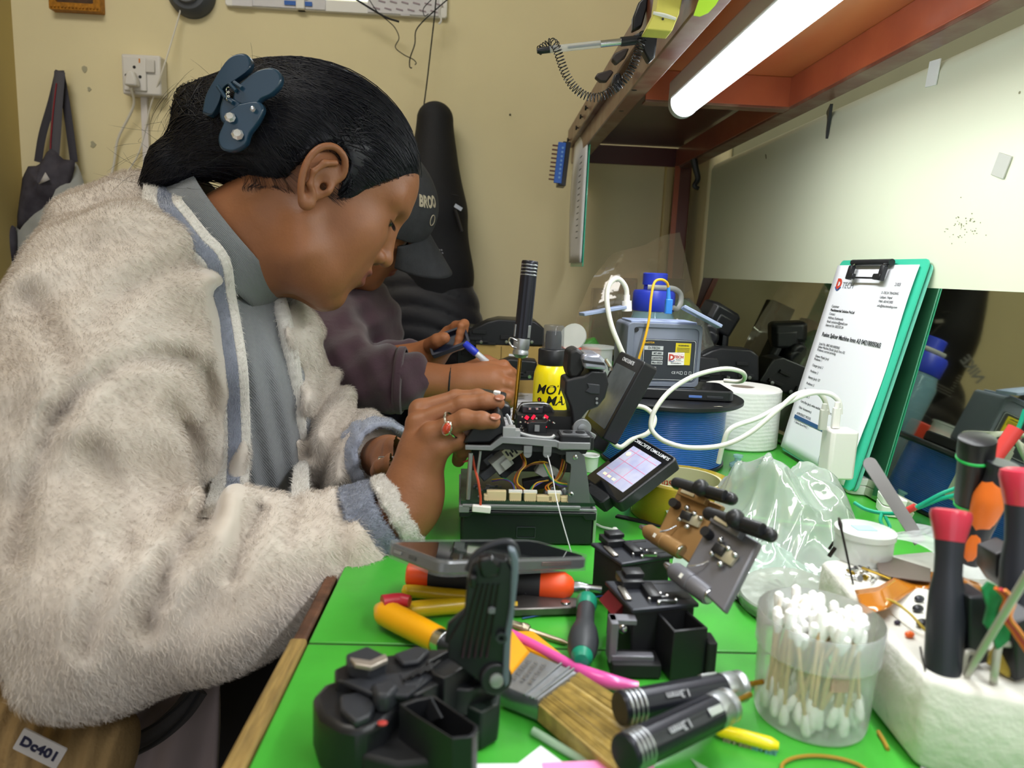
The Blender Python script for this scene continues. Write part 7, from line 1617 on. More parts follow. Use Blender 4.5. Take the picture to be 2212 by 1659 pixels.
# ---- cardigan and shirt
Sr, Er, Fr = at(265, 640, .71), at(208, 1330, .505), at(735, 1188, .588)
Sl, El, Fl = at(560, 690, 1.00), at(655, 945, .97), at(815, 985, .825)
def bodyf(P, g=0):
    d = s_ell(P, at(400, 745, .86), (.148+g, .175+g, .20+g), Euler((0, rad(-24), 0)).to_matrix())
    d = smin(d, s_ell(P, at(300, 1010, .86), (.185+g, .19+g, .20+g)), .06)
    d = smin(d, s_ell(P, at(150, 1250, .86), (.21+g, .2+g, .19+g)), .06)
    d = smin(d, s_ell(P, at(330, 622, .87), (.115+g, .15+g, .075+g), Euler((0, rad(-38), 0)).to_matrix()), .04)
    d = smin(d, s_cap(P, at(365, 585, .87), cneck-an*.040, .075+g, .062+g), .04)
    return d
folds = [(((470, 640), (503, 760), (508, 900), (480, 1020), (440, 1110)), .013, 18), (((452, 1105), (400, 1180), (335, 1270), (312, 1350)),   .010, 24), (((330, 760), (440, 800), (470, 900), (462, 1000)), .006, 18), (((110, 900), (180, 840), (260, 785), (400, 765)), .006, 16),
    (((370, 880), (425, 960), (440, 1050)), .007, 18), (((120, 900), (62, 1050), (35, 1200)), .007, 22), (((345, 1200), (358, 1300)), .005, 14), (((230, 1240), (190, 1340), (180, 1400)), .005, 20), (((560, 1100), (522, 1180), (500, 1240)), .007, 18), (((640, 1080), (622, 1165)), .004, 14),
    (((755, 1060), (738, 1150), (742, 1220)), .005, 16), (((735, 830), (690, 880), (660, 930)), .009, 13), (((785, 868), (722, 960), (690, 1050)), .007, 14), (((700, 740), (712, 800), (700, 840)), .006, 12), (((60, 640), (140, 760), (150, 880)), .006, 26), (((200, 980), (260, 1080), (270, 1180)), .006, 24), (((420, 560), (300, 610), (200, 700)), .005, 26), (((640, 860), (668, 980)), .006, 14)]
folds = [(np.array([tuple(p)[:2] for p in smoothpath([V((a, b, 0)) for a, b in pl], 2)], f32), A_, w_) for pl, A_, w_ in folds]
def px_of(P):
    q_ = P-A3(EYEP); w = q_ @ A3(FW); return 1106+FPX*(q_ @ A3(RI))/w, 829.5-FPX*(q_ @ A3(UI))/w
def foldf(P):
    X, Z = px_of(P); out = np.zeros(len(P), f32)
    for pl, A_, w_ in folds:
        dd = np.full(len(P), 1e9, f32)
        for a, b in zip(pl, pl[1:]):
            ba = b-a; t = np.clip(((X-a[0])*ba[0]+(Z-a[1])*ba[1])/(ba @ ba), 0, 1); dd = np.minimum(dd, (X-a[0]-t*ba[0])**2+(Z-a[1]-t*ba[1])**2)
        dd = np.sqrt(dd); out += 1.3*A_*(np.exp(-(dd/w_)**2)-.35*np.exp(-((dd-w_*2.1)/(w_*1.2))**2))
    return out
def sleeves(P, g=0):
    mid = Sr.lerp(Er, .5)+V((-.02, -.012, 0))
    d = smin(s_cap(P, Sr, mid, .088+g, .080+g), s_cap(P, mid, Er, .080+g, .064+g), .03)
    d = smin(d, s_cap(P, Er, Er.lerp(Fr, .5)+V((0, -.004, -.004)), .066+g, .060+g), .022)
    d = smin(d, s_cap(P, Er.lerp(Fr, .45), Fr, .061+g, .050+g), .03)
    d = smin(d, s_cap(P, Fr, at(812, 1138, .60), .049+g, .034+g), .014)
    ca_ = at(796, 1142, .598); nn_ = A3((at(842, 1115, .60)-Fr).normalized()); d = smax(d, (P-A3(ca_)) @ nn_, .006)
    l = smin(s_cap(P, Sl, El, .072+g, .074+g), s_cap(P, El, Fl, .070+g, .050+g), .03); l = smax(l, (P-A3(at(814, 985, .828))) @ A3((Fl-El).normalized()), .006)
    return d, l
wv = lambda P: .0022*np.sin(P[:, 0]*62+P[:, 2]*38+2*np.sin(P[:, 2]*30))+.0018*np.sin(P[:, 2]*88-P[:, 0]*40+P[:, 1]*60)+.003*np.sin(P[:, 0]*25-P[:, 2]*50+1.5*np.sin(P[:, 0]*33))
def card(P):
    d = bodyf(P); r, l = sleeves(P)
    X, Z = px_of(P); nx_ = np.interp(Z, [560, 640, 720, 800, 960, 1120], [470, 486, 500, 511, 518, 506]); fx_ = np.interp(Z, [632, 700, 800, 900, 1000, 1090], [602, 620, 638, 648, 654, 652])
    op = np.maximum(np.maximum(nx_+8-X, X-fx_)/1750, np.maximum(.68-P[:, 1], P[:, 2]-1.04))
    d = smax(d, -op, .008)
    d = smin(d, r, .028); d = smin(d, l, .03)
    d = d+foldf(P)
    d = smax(d, s_cap(P, cneck-an*.012, cneck+an*.3, .092)*-1, .008)
    d = smax(d, .0-(P[:, 2]-.60), .01)
    return d+wv(P)
v5, f5 = net(card, (-.95, .40, .58), (.0, 1.14, 1.16), .0052)
v5 = v5.astype(f32)
lpx = np.array([(378, 394), (412, 430), (436, 490), (455, 560), (470, 640), (484, 720), (495, 800), (500, 880), (502, 960), (498, 1040), (488, 1120)], f32)
def keepf(c):
    X, Z = px_of(c); return (np.min((X[:, None]-lpx[None, :, 0])**2+((Z[:, None]-lpx[None, :, 1])*.5)**2, axis=1) > 30**2).astype(f32)
fv, ff2, _ = fur(v5, f5, 210000, .0072, .00034, 8, (.5, 0, -.6), keepf)
vc, fc, _ = joinv([(v5, f5, None), (fv, ff2, None)])
m_card = mat('cream fluffy knit', 'D6CCC2', .9, var=.10, vs=14, sheen=.5, col2='C2B5A8', thr=(.35, .75))
npmesh('cardigan', vc, fc, m_card, woman)
# cuffs: blue-grey band with white edge
m_blu = mat('blue grey fluffy band', '8F95A6', .9, sheen=.5, var=.08, vs=40); m_wed = mat('white knit edge', 'E2DED8', .9, sheen=.4)
def cuff(a, b, ra, rb, name, m, n, seed, ln=.007):
    nb_ = A3((V(b)-V(a)).normalized()); cut_ = lambda P: np.maximum((P-A3(b)) @ nb_, (A3(a)-P) @ nb_)
    fn = lambda P: smax(smax(s_cap(P, V(a)-(V(b)-V(a)), V(b)+(V(b)-V(a)), 2*ra-rb, 2*rb-ra), cut_(P), .004), -s_cap(P, V(a)-(V(b)-V(a)), V(b)+(V(b)-V(a)), ra*.78, rb*.78), .003)+.0012*np.sin(P[:, 0]*300)*np.sin(P[:, 2]*260)
    lo = np.minimum(A3(a), A3(b))-max(ra, rb)-.006; hi = np.maximum(A3(a), A3(b))+max(ra, rb)+.006
    v, f = net(fn, lo, hi, .0026); x, y_, _ = fur(v, f, n, ln, .00032, seed, (.6, 0, .2)); v, f, _ = joinv([(v, f, None), (x, y_, None)]); return npmesh(name, v, f, m, woman)
cuff(at(786, 1147, .597), at(842, 1115, .60), .042, .036, 'cuff_band', m_blu, 16000, 1, .0045)
cuff(at(842, 1115, .60), at(874, 1097, .604), .0362, .0325, 'cuff_edge', m_wed, 12000, 2, .0045)
cuff(at(806, 983, .835), at(834, 986, .806), .048, .040, 'cuff_band', m_blu, 6000, 3, .004)
# lapels: ribbed band with white, blue-grey and white stripes
def lapel(pts, w, name, stripes, seed, fn, h0=.006):
    n = 60; C_ = np.array([tuple(p) for p in smoothpath(pts, 14)], f32)
    T_ = np.gradient(C_, axis=0); T_ /= np.linalg.norm(T_, axis=1)[:, None]; view = C_-A3(EYEP); view /= np.linalg.norm(view, axis=1)[:, None]
    S_ = np.cross(T_, view); S_ /= np.linalg.norm(S_, axis=1)[:, None]
    for nm, u0, u1, m, ribs, fl in stripes:
        nu = 7; rows = []
        for k in range(nu):
            u = u0+(u1-u0)*k/(nu-1); h = h0+.006*(1-abs(2*u)**3); rows.append(C_+S_*(w*u)-view*h)
        G_ = np.stack(rows, 1); L_ = len(C_)
        vs = G_.reshape(-1, 3); vs2 = (G_+view[:, None]*.012).reshape(-1, 3)
        i = np.arange(L_-1)[:, None]*nu+np.arange(nu-1)[None]; fs = np.stack([i, i+1, i+nu+1, i+nu], -1).reshape(-1, 4)
        if ribs: vs = vs-np.repeat(view, nu, 0)*(.0009*np.sin(np.repeat(np.arange(L_), nu)*ribs))[:, None]
        o_ = len(vs); ed = np.concatenate([np.stack([np.arange(L_-1)*nu, np.arange(1, L_)*nu, np.arange(1, L_)*nu+o_, np.arange(L_-1)*nu+o_], 1), np.stack([np.arange(1, L_)*nu+nu-1, np.arange(L_-1)*nu+nu-1, np.arange(L_-1)*nu+nu-1+o_, np.arange(1, L_)*nu+nu-1+o_], 1)])
        v = np.concatenate([vs, vs2]).astype(f32); f = np.concatenate([fs, fs[:, ::-1]+o_, ed])
        nA = fs[:1]; nr_ = np.cross(v[fs[0, 2]]-v[fs[0, 0]], v[fs[0, 3]]-v[fs[0, 1]])
        if (nr_ @ (A3(EYEP)-v[fs[0, 0]])) < 0: f = f[:, ::-1]
        if fl:
            fv_, ff_2, _ = fur(v, f[:len(fs)], fl, .0055, .0003, seed, (.2, -.3, -.6)); v, f, _ = joinv([(v, f, None), (fv_, ff_2, None)])
        npmesh(nm, v, f, m, woman)
xa2, ya2 = basis(an)
def trace(fn, x, y, Y0, Y1, fallback):
    d = ray(x, y); t = np.linspace(Y0/d.y, Y1/d.y, 160, dtype=f32); P = A3(EYEP)+t[:, None]*A3(d); v = fn(P); k = np.argmax(v < 0)
    return V(P[k].tolist()) if v[k] < 0 else at(x, y, fallback)
allb = lambda P: np.minimum(card(P), shirt(P))
# grey shirt
m_sh = wave(mat('grey knit shirt', '83868B', .85, var=.05, vs=200, sheen=.2, bump=.3, bs=500), 190, .5, 'DIAGONAL', .0006)
def shirt(P):
    d = bodyf(P, -.016); d = smin(d, s_ell(P, at(560, 860, .87), (.055, .09, .13)), .05); d = smin(d, s_ell(P, at(545, 1020, .87), (.06, .11, .10)), .04)
    X, Z = px_of(P); fold = .0035*np.sin(X*.13-Z*.028)*np.clip((Z-680)/150, 0, 1)
    d = smax(d+fold, s_cap(P, cneck-an*.0, cneck+an*.3, .07)*-1, .008)
    return smax(d, .60-P[:, 2], .01)
ring_ = [cneck-an*.030+xa2*(.096*cos(a))+ya2*(.096*sin(a)) for a in [k*pi/60 for k in range(120)]]
ring_ = [p for p in ring_ if p.y < cneck.y+.01]; pxr = [px_of(np.array([tuple(p)], f32)) for p in ring_]
up_ = [min(zip(ring_, pxr), key=lambda t: abs(t[1][1][0]-yy)+.3*abs(t[1][0][0]-xx))[0] for xx, yy in ((400, 400), (412, 440), (428, 485), (446, 525))]
near = up_+[trace(allb, x, y, .55, .95, .78) for x, y in ((457, 570), (470, 640), (484, 720), (495, 800), (500, 880), (502, 960), (498, 1040), (488, 1120))]
lapel(near, .036, 'lapel', [('lapel_edge', -.5, -.12, m_wed, 2.2, 7000), ('lapel_stripe', -.12, .24, m_blu, 0, 5000), ('lapel_edge', .24, .5, m_wed, 2.2, 4000)], 4, card)
far_ = [trace(allb, x, y, .6, 1.05, .93) for x, y in ((598, 632), (616, 700), (634, 800), (644, 900), (650, 1000), (648, 1090))]
lapel(far_, .017, 'lapel', [('lapel_edge', -.5, .5, m_wed, 2.2, 5000)], 6, card, -.001)
v6, f6 = net(shirt, (-.80, .64, .58), (-.12, 1.1, 1.10), .004)
npmesh('shirt', v6, f6, m_sh, woman)
xx_ = 0
m_shc = wave(mat('ribbed grey collar', '7C8084', .85, sheen=.2), 260, .8, 'DIAGONAL', .0006)
xa_, ya_ = basis(an)
def colf(u, v):
    a = u*2*pi; r = .083-.004*v+.003*math.sin(a*2); c = cneck+an*(-.034+.040*v)
    return c+xa_*(r*cos(a))+ya_*(r*sin(a))
q = MB(); q.grid(colf, 80, 8); q.grid(lambda u, v: colf(u, 1)+(cneck-colf(u, 1)).normalized()*(.004*v)-an*(.03*v), 80, 4); onw(q, 'shirt_collar', m_shc, solid=.003)
# ring, claw clip
R_c = at(985, 902, .648); fd = (V(fg[2][0])-kn[2]).normalized(); q = MB()
fm = kn[2].lerp(V(fg[2][0]), .62); x_, y_ = basis(fd); q.tube([fm+x_*(.0118*cos(a))+y_*(.0118*sin(a)) for a in [k*pi/10 for k in range(20)]], .0011, 8, closed=True, sm=2)
ring = q; t = thing('finger_ring', 'silver ring with an oval red stone on the near hand', 'ring', (0, 0, 0)); ring.build('band', mat('silver', 'D5D2C8', .2, metal=1), t)
vw = (EYEP-fm).normalized(); vw = (vw-fd*vw.dot(fd)).normalized(); cst = fm+vw*.0125+V((0, 0, -.001)); q = MB(); Mst = flatM(cst, (fd+vw.cross(fd)*.9), vw.cross(fd+vw.cross(fd)*.9))
q.ball((0, 0, 0), (.0068, .0046, .0022), 24, M=Mst); q.build('bezel', mat('silver', 'D5D2C8', .2, metal=1), t)
q = MB(); q.ball((0, 0, .0009), (.0056, .0036, .0027), 24, M=Mst); q.build('stone', mat('coral red stone', 'B23A22', .15, coat=.8, var=.25, vs=400), t)
CL = thing('claw_clip', 'dark teal glossy claw clip with three clear gems holding up the hair', 'hair clip', at(500, 225, .742)); co_ = CL.location
m_tl = mat('dark teal plastic', '1D3B52', .3, coat=.4)
def lobe(pts, Y, th, name='jaw', bow=.0):
    P = [at(x, y, Y)-co_ for x, y in pts]; P = smoothpath(P+[P[0]], 4)[:-1]; q = MB(); q.prism([(p.x, p.z) for p in P][::-1], 0, th, T(0, P[0].y+th, 0, rx=pi/2), ch=.0015)
    c = sum(P, V())/len(P); q.v = [(x, y+((x-c.x)**2+(z-c.z)**2)*bow, z) for x, y, z in q.v]; return q.build(name, m_tl, CL, bevel=.0012, seg=3)
lobe(((428, 240), (440, 205), (462, 170), (492, 122), (520, 110), (536, 124), (534, 148), (508, 172), (482, 190), (470, 222), (450, 246)), .735, .012, bow=6)
lobe(((505, 190), (528, 170), (556, 150), (586, 144), (604, 158), (602, 182), (585, 202), (562, 214), (545, 232), (520, 226), (500, 214)), .728, .012, bow=5)
lobe(((516, 222), (552, 216), (566, 232), (556, 262), (538, 288), (528, 312), (500, 326), (474, 320), (468, 296), (480, 268), (492, 240)), .724, .011, bow=5)
lobe(((482, 205), (500, 212), (520, 225), (498, 268), (478, 262), (474, 236)), .730, .010)
q = MB()
for a, b in (((470, 186), (488, 212)), ((488, 212), (503, 222)), ((495, 180), (510, 196)), ((505, 178), (522, 190))): q.tube([at(*a, .728)-co_, at(*b, .726)-co_], .002, 8, sm=0)
q.build('hinge', m_tl, CL)
q = MB(); q.tube([at(492, 190, .725)-co_+V((.0016*cos(k*1.3), 0, .0016*sin(k*1.3)-.0008*k)) for k in range(14)], .0004, 5); q.build('spring', m_steel, CL)
m_gem = mat('cut glass gem', 'E8E8EC', .03, metal=.6, coat=1)
for x, y, r in ((497, 254, .0052), (513, 291, .0058), (546, 237, .0026)):
    p = at(x, y, .7225)-co_; q = MB(); q.lathe([(r, 0), (r, .0012), (r*.62, .0042), (0, .0044)], p, p+V((.25, -1, .3)), 8); o = q.build('gem', m_gem, CL); o.data.polygons.foreach_set('use_smooth', [False]*len(o.data.polygons))
# steel tool in the far hand
t = thing('steel_tool', 'shiny steel tool barrel held in the far hand behind the ringed hand', 'tool', at(831, 996, .715)); q = MB(); q.lathe([(.0048, -.006), (.0052, -.005), (.0052, .03), (.004, .031)], (0, 0, 0), (1, -.1, .05), 20); q.build('barrel', m_steel, t)

# ---- lap: trousers, knitted hat, hanging cloth
m_tr = mat('black cloth', '0B0B12', .9)
def legs(P):
    d = s_cap(P, at(250, 1500, .85), at(640, 1560, .80), .11, .09); d = smin(d, s_cap(P, at(200, 1450, 1.0), at(640, 1480, 1.0), .11, .09), .03)
    d = smin(d, s_cap(P, at(640, 1560, .80), V((-.26, .78, .08)), .085, .05), .03); d = smin(d, s_cap(P, at(640, 1480, 1.0), V((-.26, 1.0, .08)), .085, .05), .03)
    d = smin(d, s_ell(P, (-.70, .88, .50), (.18, .2, .14)), .06); return d
v7, f7 = net(legs, (-1.0, .62, .0), (-.10, 1.15, .72), .009); npmesh('trousers', v7, f7, m_tr, woman)
for y_ in (.78, 1.0):
    q = MB(); q.ball((-.22, y_, .05), (.12, .045, .045), 20); onw(q, 'shoe', mat('dark shoe', '1A1A1C', .6), sub=1)
q = MB(); q.box((-.66, .88, .330), (.40, .42, .05), ch=.015); st_ = q.build('stool_seat', mat('stool brown', '4A3828', .6)); tag(st_, 'brown stool seat beneath the person in the cream cardigan', 'stool')
q = MB()
for a in ((-.83, .70), (-.49, .70), (-.83, 1.06), (-.49, 1.06)): q.box((a[0], a[1], .155), (.035, .035, .31))
o = q.build('leg_frame', mat('stool brown', '4A3828', .6), st_)
# cloth with dark stripes hanging at the hip
q = MB()
def clf(u, v):
    P0 = at(235+235*u-30*v*(1-u), 1440+15*u+260*v, .60+.03*u); return P0+V((0, .006*sin(u*14+v*3), 0))
q.grid(clf, 30, 24); t = thing('jacket_on_lap', 'pale mauve garment with dark piping hanging below the fluffy sleeve', 'garment', (0, 0, 0)); q.build('cloth', mat('mauve pale cloth', '8C7E7E', .9, var=.08, vs=12, sheen=.2), t, solid=.006)
q = MB(); q.tube([at(255, 1628, .588), at(330, 1590, .586), at(390, 1540, .588), at(428, 1488, .592)], .0095, 8, flat=.35, up=(0, -1, 0)); q.build('dark_band', mat('charcoal rib', '3A3736', .9, bump=.5, bs=300), t)
q = MB()
for dy in (-20, 20): q.tube([at(258, 1622+dy, .578), at(332, 1586+dy, .576), at(392, 1536+dy*.9, .578), at(430, 1484+dy*.6, .582)], .0014, 6)
q.build('piping', m_blkm, t)
q = MB(); q.tube([at(12, 1340, .56), at(8, 1400, .56), at(18, 1450, .56), at(42, 1480, .56)], .0085, 8, flat=.5); q.build('dark_band', mat('charcoal rib', '3A3736', .9), t)
q = MB(); q.grid(lambda u, v: at(-60+120*u, 1290+210*v, .60), 8, 8); q.build('cloth', mat('mauve pale cloth', '8C7E7E', .9), t, solid=.006)
HT = thing('knit_hat', 'tan ribbed knitted hat with a white name patch at the bottom left', 'hat', at(110, 1600, .50)); ho = HT.location
m_kn = mat('tan rib knit', '8A7048', .95, bump=.5, bs=300, var=.1, vs=20)
def hatf(P):
    p = P-A3(ho); x = p[:, 0]; z = p[:, 2]; d = s_ell(P, ho+V((-.01, .02, -.02)), (.062, .05, .058), Euler((0, .45, 0)).to_matrix())
    d = smin(d, s_cap(P, ho+V((-.045, 0, .02)), ho+V((.022, 0, -.028)), .024), .006)
    return d+.0016*np.sin((x*.62+z*-.2)*820+z*120)
v8, f8 = net(hatf, (ho.x-.1, ho.y-.06, ho.z-.11), (ho.x+.09, ho.y+.09, ho.z+.07), .0016); v8 = v8-A3(ho)
npmesh('hat_knit', v8, f8, m_kn).parent = HT
p0, p1 = at(42, 1562, .468), at(138, 1610, .468); Mp = flatM((at(87, 1617, .466)), p1-p0, at(60, 1500, .466)-at(30, 1560, .466)); Mp = Matrix.Translation(-ho) @ Mp
q = MB(); q.prism(rrect(.033, .0185, .001, 2), -.0006, .0006, Mp); q.build('name_patch', mat('patch white', 'B9B4B2', .7), HT)
q = MB(); q.text('Dc401', .0105, Mp @ T(0, 0, .001), .0003, bold=.0004); q.build('lettering', mat('patch ink', '191A38', .7), HT)
# ================================================================= MAN BEHIND, THINGS HANGING ON THE BACK WALL
rm_, tm_ = pose((-.2173, 1.2382, 1.0662), (.847, .081, -.525), (.143, .917, .372), (.512, -.39, .765))
Wm = lambda x, y, z: V((rm_ @ np.array((x, y, z), f32)+tm_).tolist())
m_sk2 = mat('tan skin', '9A6240', .5, var=.05, vs=60, bump=.1, bs=350, sss=.1, mask2='8A4C40', spec=.4)
m_sk2.node_tree.nodes['Principled BSDF'].inputs['Subsurface Scale'].default_value = .006
man = thing('person', 'person in a dark cap and maroon top writing at the far end of the bench', 'person', (-.35, 1.25, 0))
def m_head(P):
    d = head_local((P-tm_) @ rm_, True); return smin(d, s_cap(P, at(700, 640, 1.3), Wm(-.02, 0, -.05), .062, .052), .02)
v1, f1 = net(m_head, (-.45, 1.08, .90), (-.04, 1.42, 1.24), .0026); mk1 = face_mask((v1-tm_) @ rm_)
Y0 = 1.03
kn2 = [at(1050, 792, 1.05), at(1066, 808, 1.035), at(1072, 830, 1.025), at(1070, 850, 1.02)]
fg2 = [[at(1088, 790, 1.05), at(1106, 806, 1.05), at(1100, 826, 1.06)], [at(1098, 806, 1.035), at(1108, 826, 1.035), at(1096, 840, 1.045)], [at(1100, 832, 1.02), at(1106, 848, 1.02), at(1092, 858, 1.03)], [at(1094, 858, 1.01), at(1100, 870, 1.015), at(1080, 874, 1.03)]]
def m_hand(P):
    d = hand_sdf(P, at(985, 832, 1.03), kn2, fg2, [at(1010, 800, 1.06), at(1050, 782, 1.075), at(1085, 795, 1.07)], fr=.0092)
    d = smin(d, s_cap(P, at(1010, 825, 1.03), at(1055, 825, 1.03), .026, .024), .012)
    return smin(d, s_cap(P, at(860, 818, 1.03), at(985, 828, 1.03), .031, .0245), .015)
v2, f2 = net(m_hand, (-.18, .94, .74), (.05, 1.14, .92), .0022)
kn3 = [at(968, 718, 1.14), at(966, 732, 1.13), at(962, 746, 1.12), at(956, 758, 1.12)]
def m_hand2(P):
    return smin(hand_sdf(P, at(925, 770, 1.13), kn3, [[at(985+3*i, 705+13*i, 1.12), at(1003-3*i, 700+14*i, 1.10), at(996-3*i, 704+14*i, 1.085)] for i in range(4)], [at(930, 745, 1.10), at(945, 735, 1.08), at(960, 730, 1.075)], fr=.0088), s_cap(P, at(860, 785, 1.15), at(930, 768, 1.13), .030, .024), .012)
v3, f3 = net(m_hand2, (-.22, 1.03, .78), (.0, 1.22, .96), .0026)
vb, fb, mb_ = joinv([(v1, f1, mk1), (v2, f2, None), (v3, f3, None)]); npmesh('body', vb, fb, m_sk2, man, mb_)
def onm(q, name, m, **k): o = q.build(name, m, man, **k); o.matrix_parent_inverse = man.matrix_basis.inverted(); return o
q = MB(); q.ball(Wm(.0775, -.0300, .0205), .0108, 16); onm(q, 'eyeball', mat('eye white', 'C9C2BA', .15))
q = MB()
for k in range(16): u = k/15; q.tube([Wm(.0885-.009*u*u, -(.018+.026*u), .0178), Wm(.0925-.009*u*u, -(.019+.026*u), .0150)], .0005, 4, sm=0)
onm(q, 'eyelash', mat('black hair', '0C0B10', .35))
q = MB()
for k in range(60): u = rr.random(); y = -(.014+.036*u); x = .0925-.0265*u*u; q.tube([Wm(x-.002, y, .046+rr.uniform(-.003, .003)), Wm(x-.0012, y-.008, .047)], .0005, 4, sm=0)
onm(q, 'eyebrow', mat('black hair', '0C0B10', .35))
# cap
m_cap = mat('charcoal washed cotton', '37383C', .85, var=.15, vs=60, bump=.3, bs=600)
def capf(P):
    p = (P-tm_) @ rm_; d = s_ell(p, (.0, 0, .048), (.113, .089, .092)); d = smax(d, .040-.10*p[:, 0]-p[:, 2]+.0, .004)
    seam = np.abs(np.sin(np.arctan2(p[:, 1], p[:, 0])*3)); return d+.0012*np.exp(-(seam*14)**2)
v4, f4 = net(capf, (-.40, 1.08, .98), (-.04, 1.40, 1.26), .003); cp_ = npmesh('cap', v4, f4, m_cap, man)
q = MB()
def brim(u, v):
    y = (2*u-1)*.060; x0 = .113*math.sqrt(max(0, 1-(y/.09)**2))-.004; x = x0+v*(.070*math.sqrt(max(.0, 1-(y/.061)**2))+.001); return Wm(x, y, .040-.036*v-5.2*y*y)
q.grid(brim, 30, 12); onm(q, 'cap_brim', m_cap, solid=.004)
q = MB(); q.text('BROO', .019, Matrix.Identity(4), .0006, 'LEFT', bold=.0006, spacing=1.05); out = []
for x, y, z in q.v:
    a = rad(-40)+x/.098; zc = .102+y; s_ = math.sqrt(max(.05, 1-((zc-.048)/.092)**2)); out.append(Wm((.114*s_+z)*cos(a), (.090*s_+z)*sin(a), zc)[:])
q.v = out; onm(q, 'cap_lettering', mat('cream embroidery', 'B9AE98', .8))
q = MB(); cpt = []
for k in range(24):
    a = rad(-16)+.08*cos(k*pi/12)*1.0; zc = .078+.008*sin(k*pi/12); s_ = math.sqrt(max(.05, 1-((zc-.048)/.092)**2)); cpt.append(Wm(.1145*s_*cos(a), .0905*s_*sin(a), zc))
q.tube(cpt, .0008, 5, closed=True, sm=0); onm(q, 'cap_emblem', mat('cream embroidery', 'B9AE98', .8))
# clothes
m_mar = mat('maroon sweatshirt', '46303A', .9, var=.06, vs=20, sheen=.25, bump=.2, bs=300)
def top(P):
    d = s_ell(P, at(670, 790, 1.34), (.17, .17, .22)); d = smin(d, s_ell(P, at(690, 690, 1.34), (.14, .17, .08)), .05)
    d = smin(d, s_cap(P, at(700, 715, 1.20), at(740, 812, 1.09), .066, .062), .03); d = smin(d, s_cap(P, at(740, 812, 1.09), at(868, 822, 1.03), .060, .046), .02)
    d = smin(d, s_cap(P, at(800, 800, 1.2), at(905, 782, 1.16), .05, .036), .02)
    X, Z = px_of(P); return d+.003*np.sin(X*.06+Z*.09)+.0025*np.sin(X*.11-Z*.05)
v5, f5 = net(top, (-.62, .95, .68), (-.06, 1.54, 1.14), .006); npmesh('sweatshirt', v5, f5, m_mar, man)
q = MB(); q.lathe([(.047, -.004), (.049, 0), (.049, .006), (.046, .008)], at(862, 821, 1.03), at(985, 829, 1.03), 36, cap=False); onm(q, 'rolled_cuff', m_mar, solid=.002)
q = MB(); c = at(972, 829, 1.03); d = (at(985, 829, 1.03)-at(860, 819, 1.03)).normalized(); x_, y_ = basis(d); q.tube([c+x_*.0275*cos(k*pi/12)+y_*.0275*sin(k*pi/12) for k in range(24)], .0014, 6, closed=True, sm=0); onm(q, 'wrist_string', m_blkm)
def tr(P):
    d = s_cap(P, at(700, 1000, 1.30), at(860, 960, 1.28), .12, .10); d = smin(d, s_cap(P, at(860, 960, 1.28), (-.22, 1.30, .06), .09, .05), .03); return smin(d, s_cap(P, (-.40, 1.42, .56), (-.20, 1.46, .50), .1, .08), .03)
v6, f6 = net(tr, (-.66, 1.10, .0), (-.08, 1.60, .78), .010); npmesh('trousers', v6, f6, mat('navy cloth', '10121E', .9), man)
q = MB(); q.ball((-.17, 1.28, .045), (.12, .045, .04), 16); onm(q, 'shoe', mat('dark shoe', '1A1A1C', .6))
q = MB(); q.box((-.42, 1.36, .385), (.36, .36, .05), ch=.012); st2 = tag(q.build('stool_seat', mat('stool brown', '4A3828', .6)), 'brown stool seat beneath the person in the dark cap', 'stool')
q = MB()
for a in ((-.56, 1.22), (-.28, 1.22), (-.56, 1.5), (-.28, 1.5)): q.box((a[0], a[1], .18), (.035, .035, .36))
q.build('leg_frame', mat('stool brown', '4A3828', .6), st2)
# pen and tray he holds
t, Ls = lying('ballpoint_pen', 'ballpoint pen with blue cap end held in the writing fist', 'pen', at(1003, 741, 1.05), at(1098, 822, 1.045))
q = MB(); q.lathe([(.0045, 0), (.0055, .002), (.0058, .022), (.0052, .024)], (0, 0, 0), (0, 0, 1), 18); q.build('blue_end', mat('ink blue plastic', '2438C0', .35), t)
q = MB(); q.lathe([(.0048, .022), (.0048, Ls-.012), (.001, Ls)], (0, 0, 0), (0, 0, 1), 16); q.build('barrel', mat('clear white barrel', 'C9CDD4', .2, alpha=.8), t)
TY = thing('parts_tray', 'shallow dark blue tray held up in the far hand of the capped person', 'tray', at(970, 738, 1.09)); o = TY.location
e1_ = at(1012, 722, 1.085)-at(930, 752, 1.085); Mt = flatM((0, 0, 0), e1_, (0, .6, .8)); 
q = MB(); q.ring(rrect(.062, .034, .003, 3), rrect(.054, .026, .002, 3), -.005, .005, Mt); q.prism(rrect(.06, .032, .003, 3), -.006, -.003, Mt); q.build('tray_body', mat('dark navy plastic', '1C2133', .45), TY, bevel=.0004)

# ---- tote bag
TB = thing('tote_bag', 'grey and charcoal cloth tote bag hanging by its straps at the left of the wall', 'bag', at(128, 155, YB-.02)); o = TB.location
m_tg = mat('pale grey cloth', 'A3A5A2', .85, var=.06, vs=14, bump=.5, bs=40); m_td = mat('charcoal printed cloth', '4A4750', .85, col2='2E2A33', vs=30, bump=.5, bs=40)
def wallsheet(pts, Y, bulge, name, m, par, n=20):
    P = [at(x, y, Y)-par.location for x, y in pts]; c = sum(P, V())/len(P); Ps = smoothpath(P+[P[0]], 3)[:-1]; q = MB(); K = 6; vs = []; fs = []; m_ = len(Ps)
    for k in range(K+1):
        s_ = k/K; 
        for p in Ps: w = c.lerp(p, s_); vs.append((w.x, w.y-bulge*(1-s_**2)-.004*math.sin(w.x*90+w.z*60)*(1-s_), w.z))
    for k in range(K): fs += [(k*m_+i, k*m_+(i+1) % m_, (k+1)*m_+(i+1) % m_, (k+1)*m_+i) for i in range(m_)]
    q.add(vs, fs); return q.build(name, m, par, solid=.003)
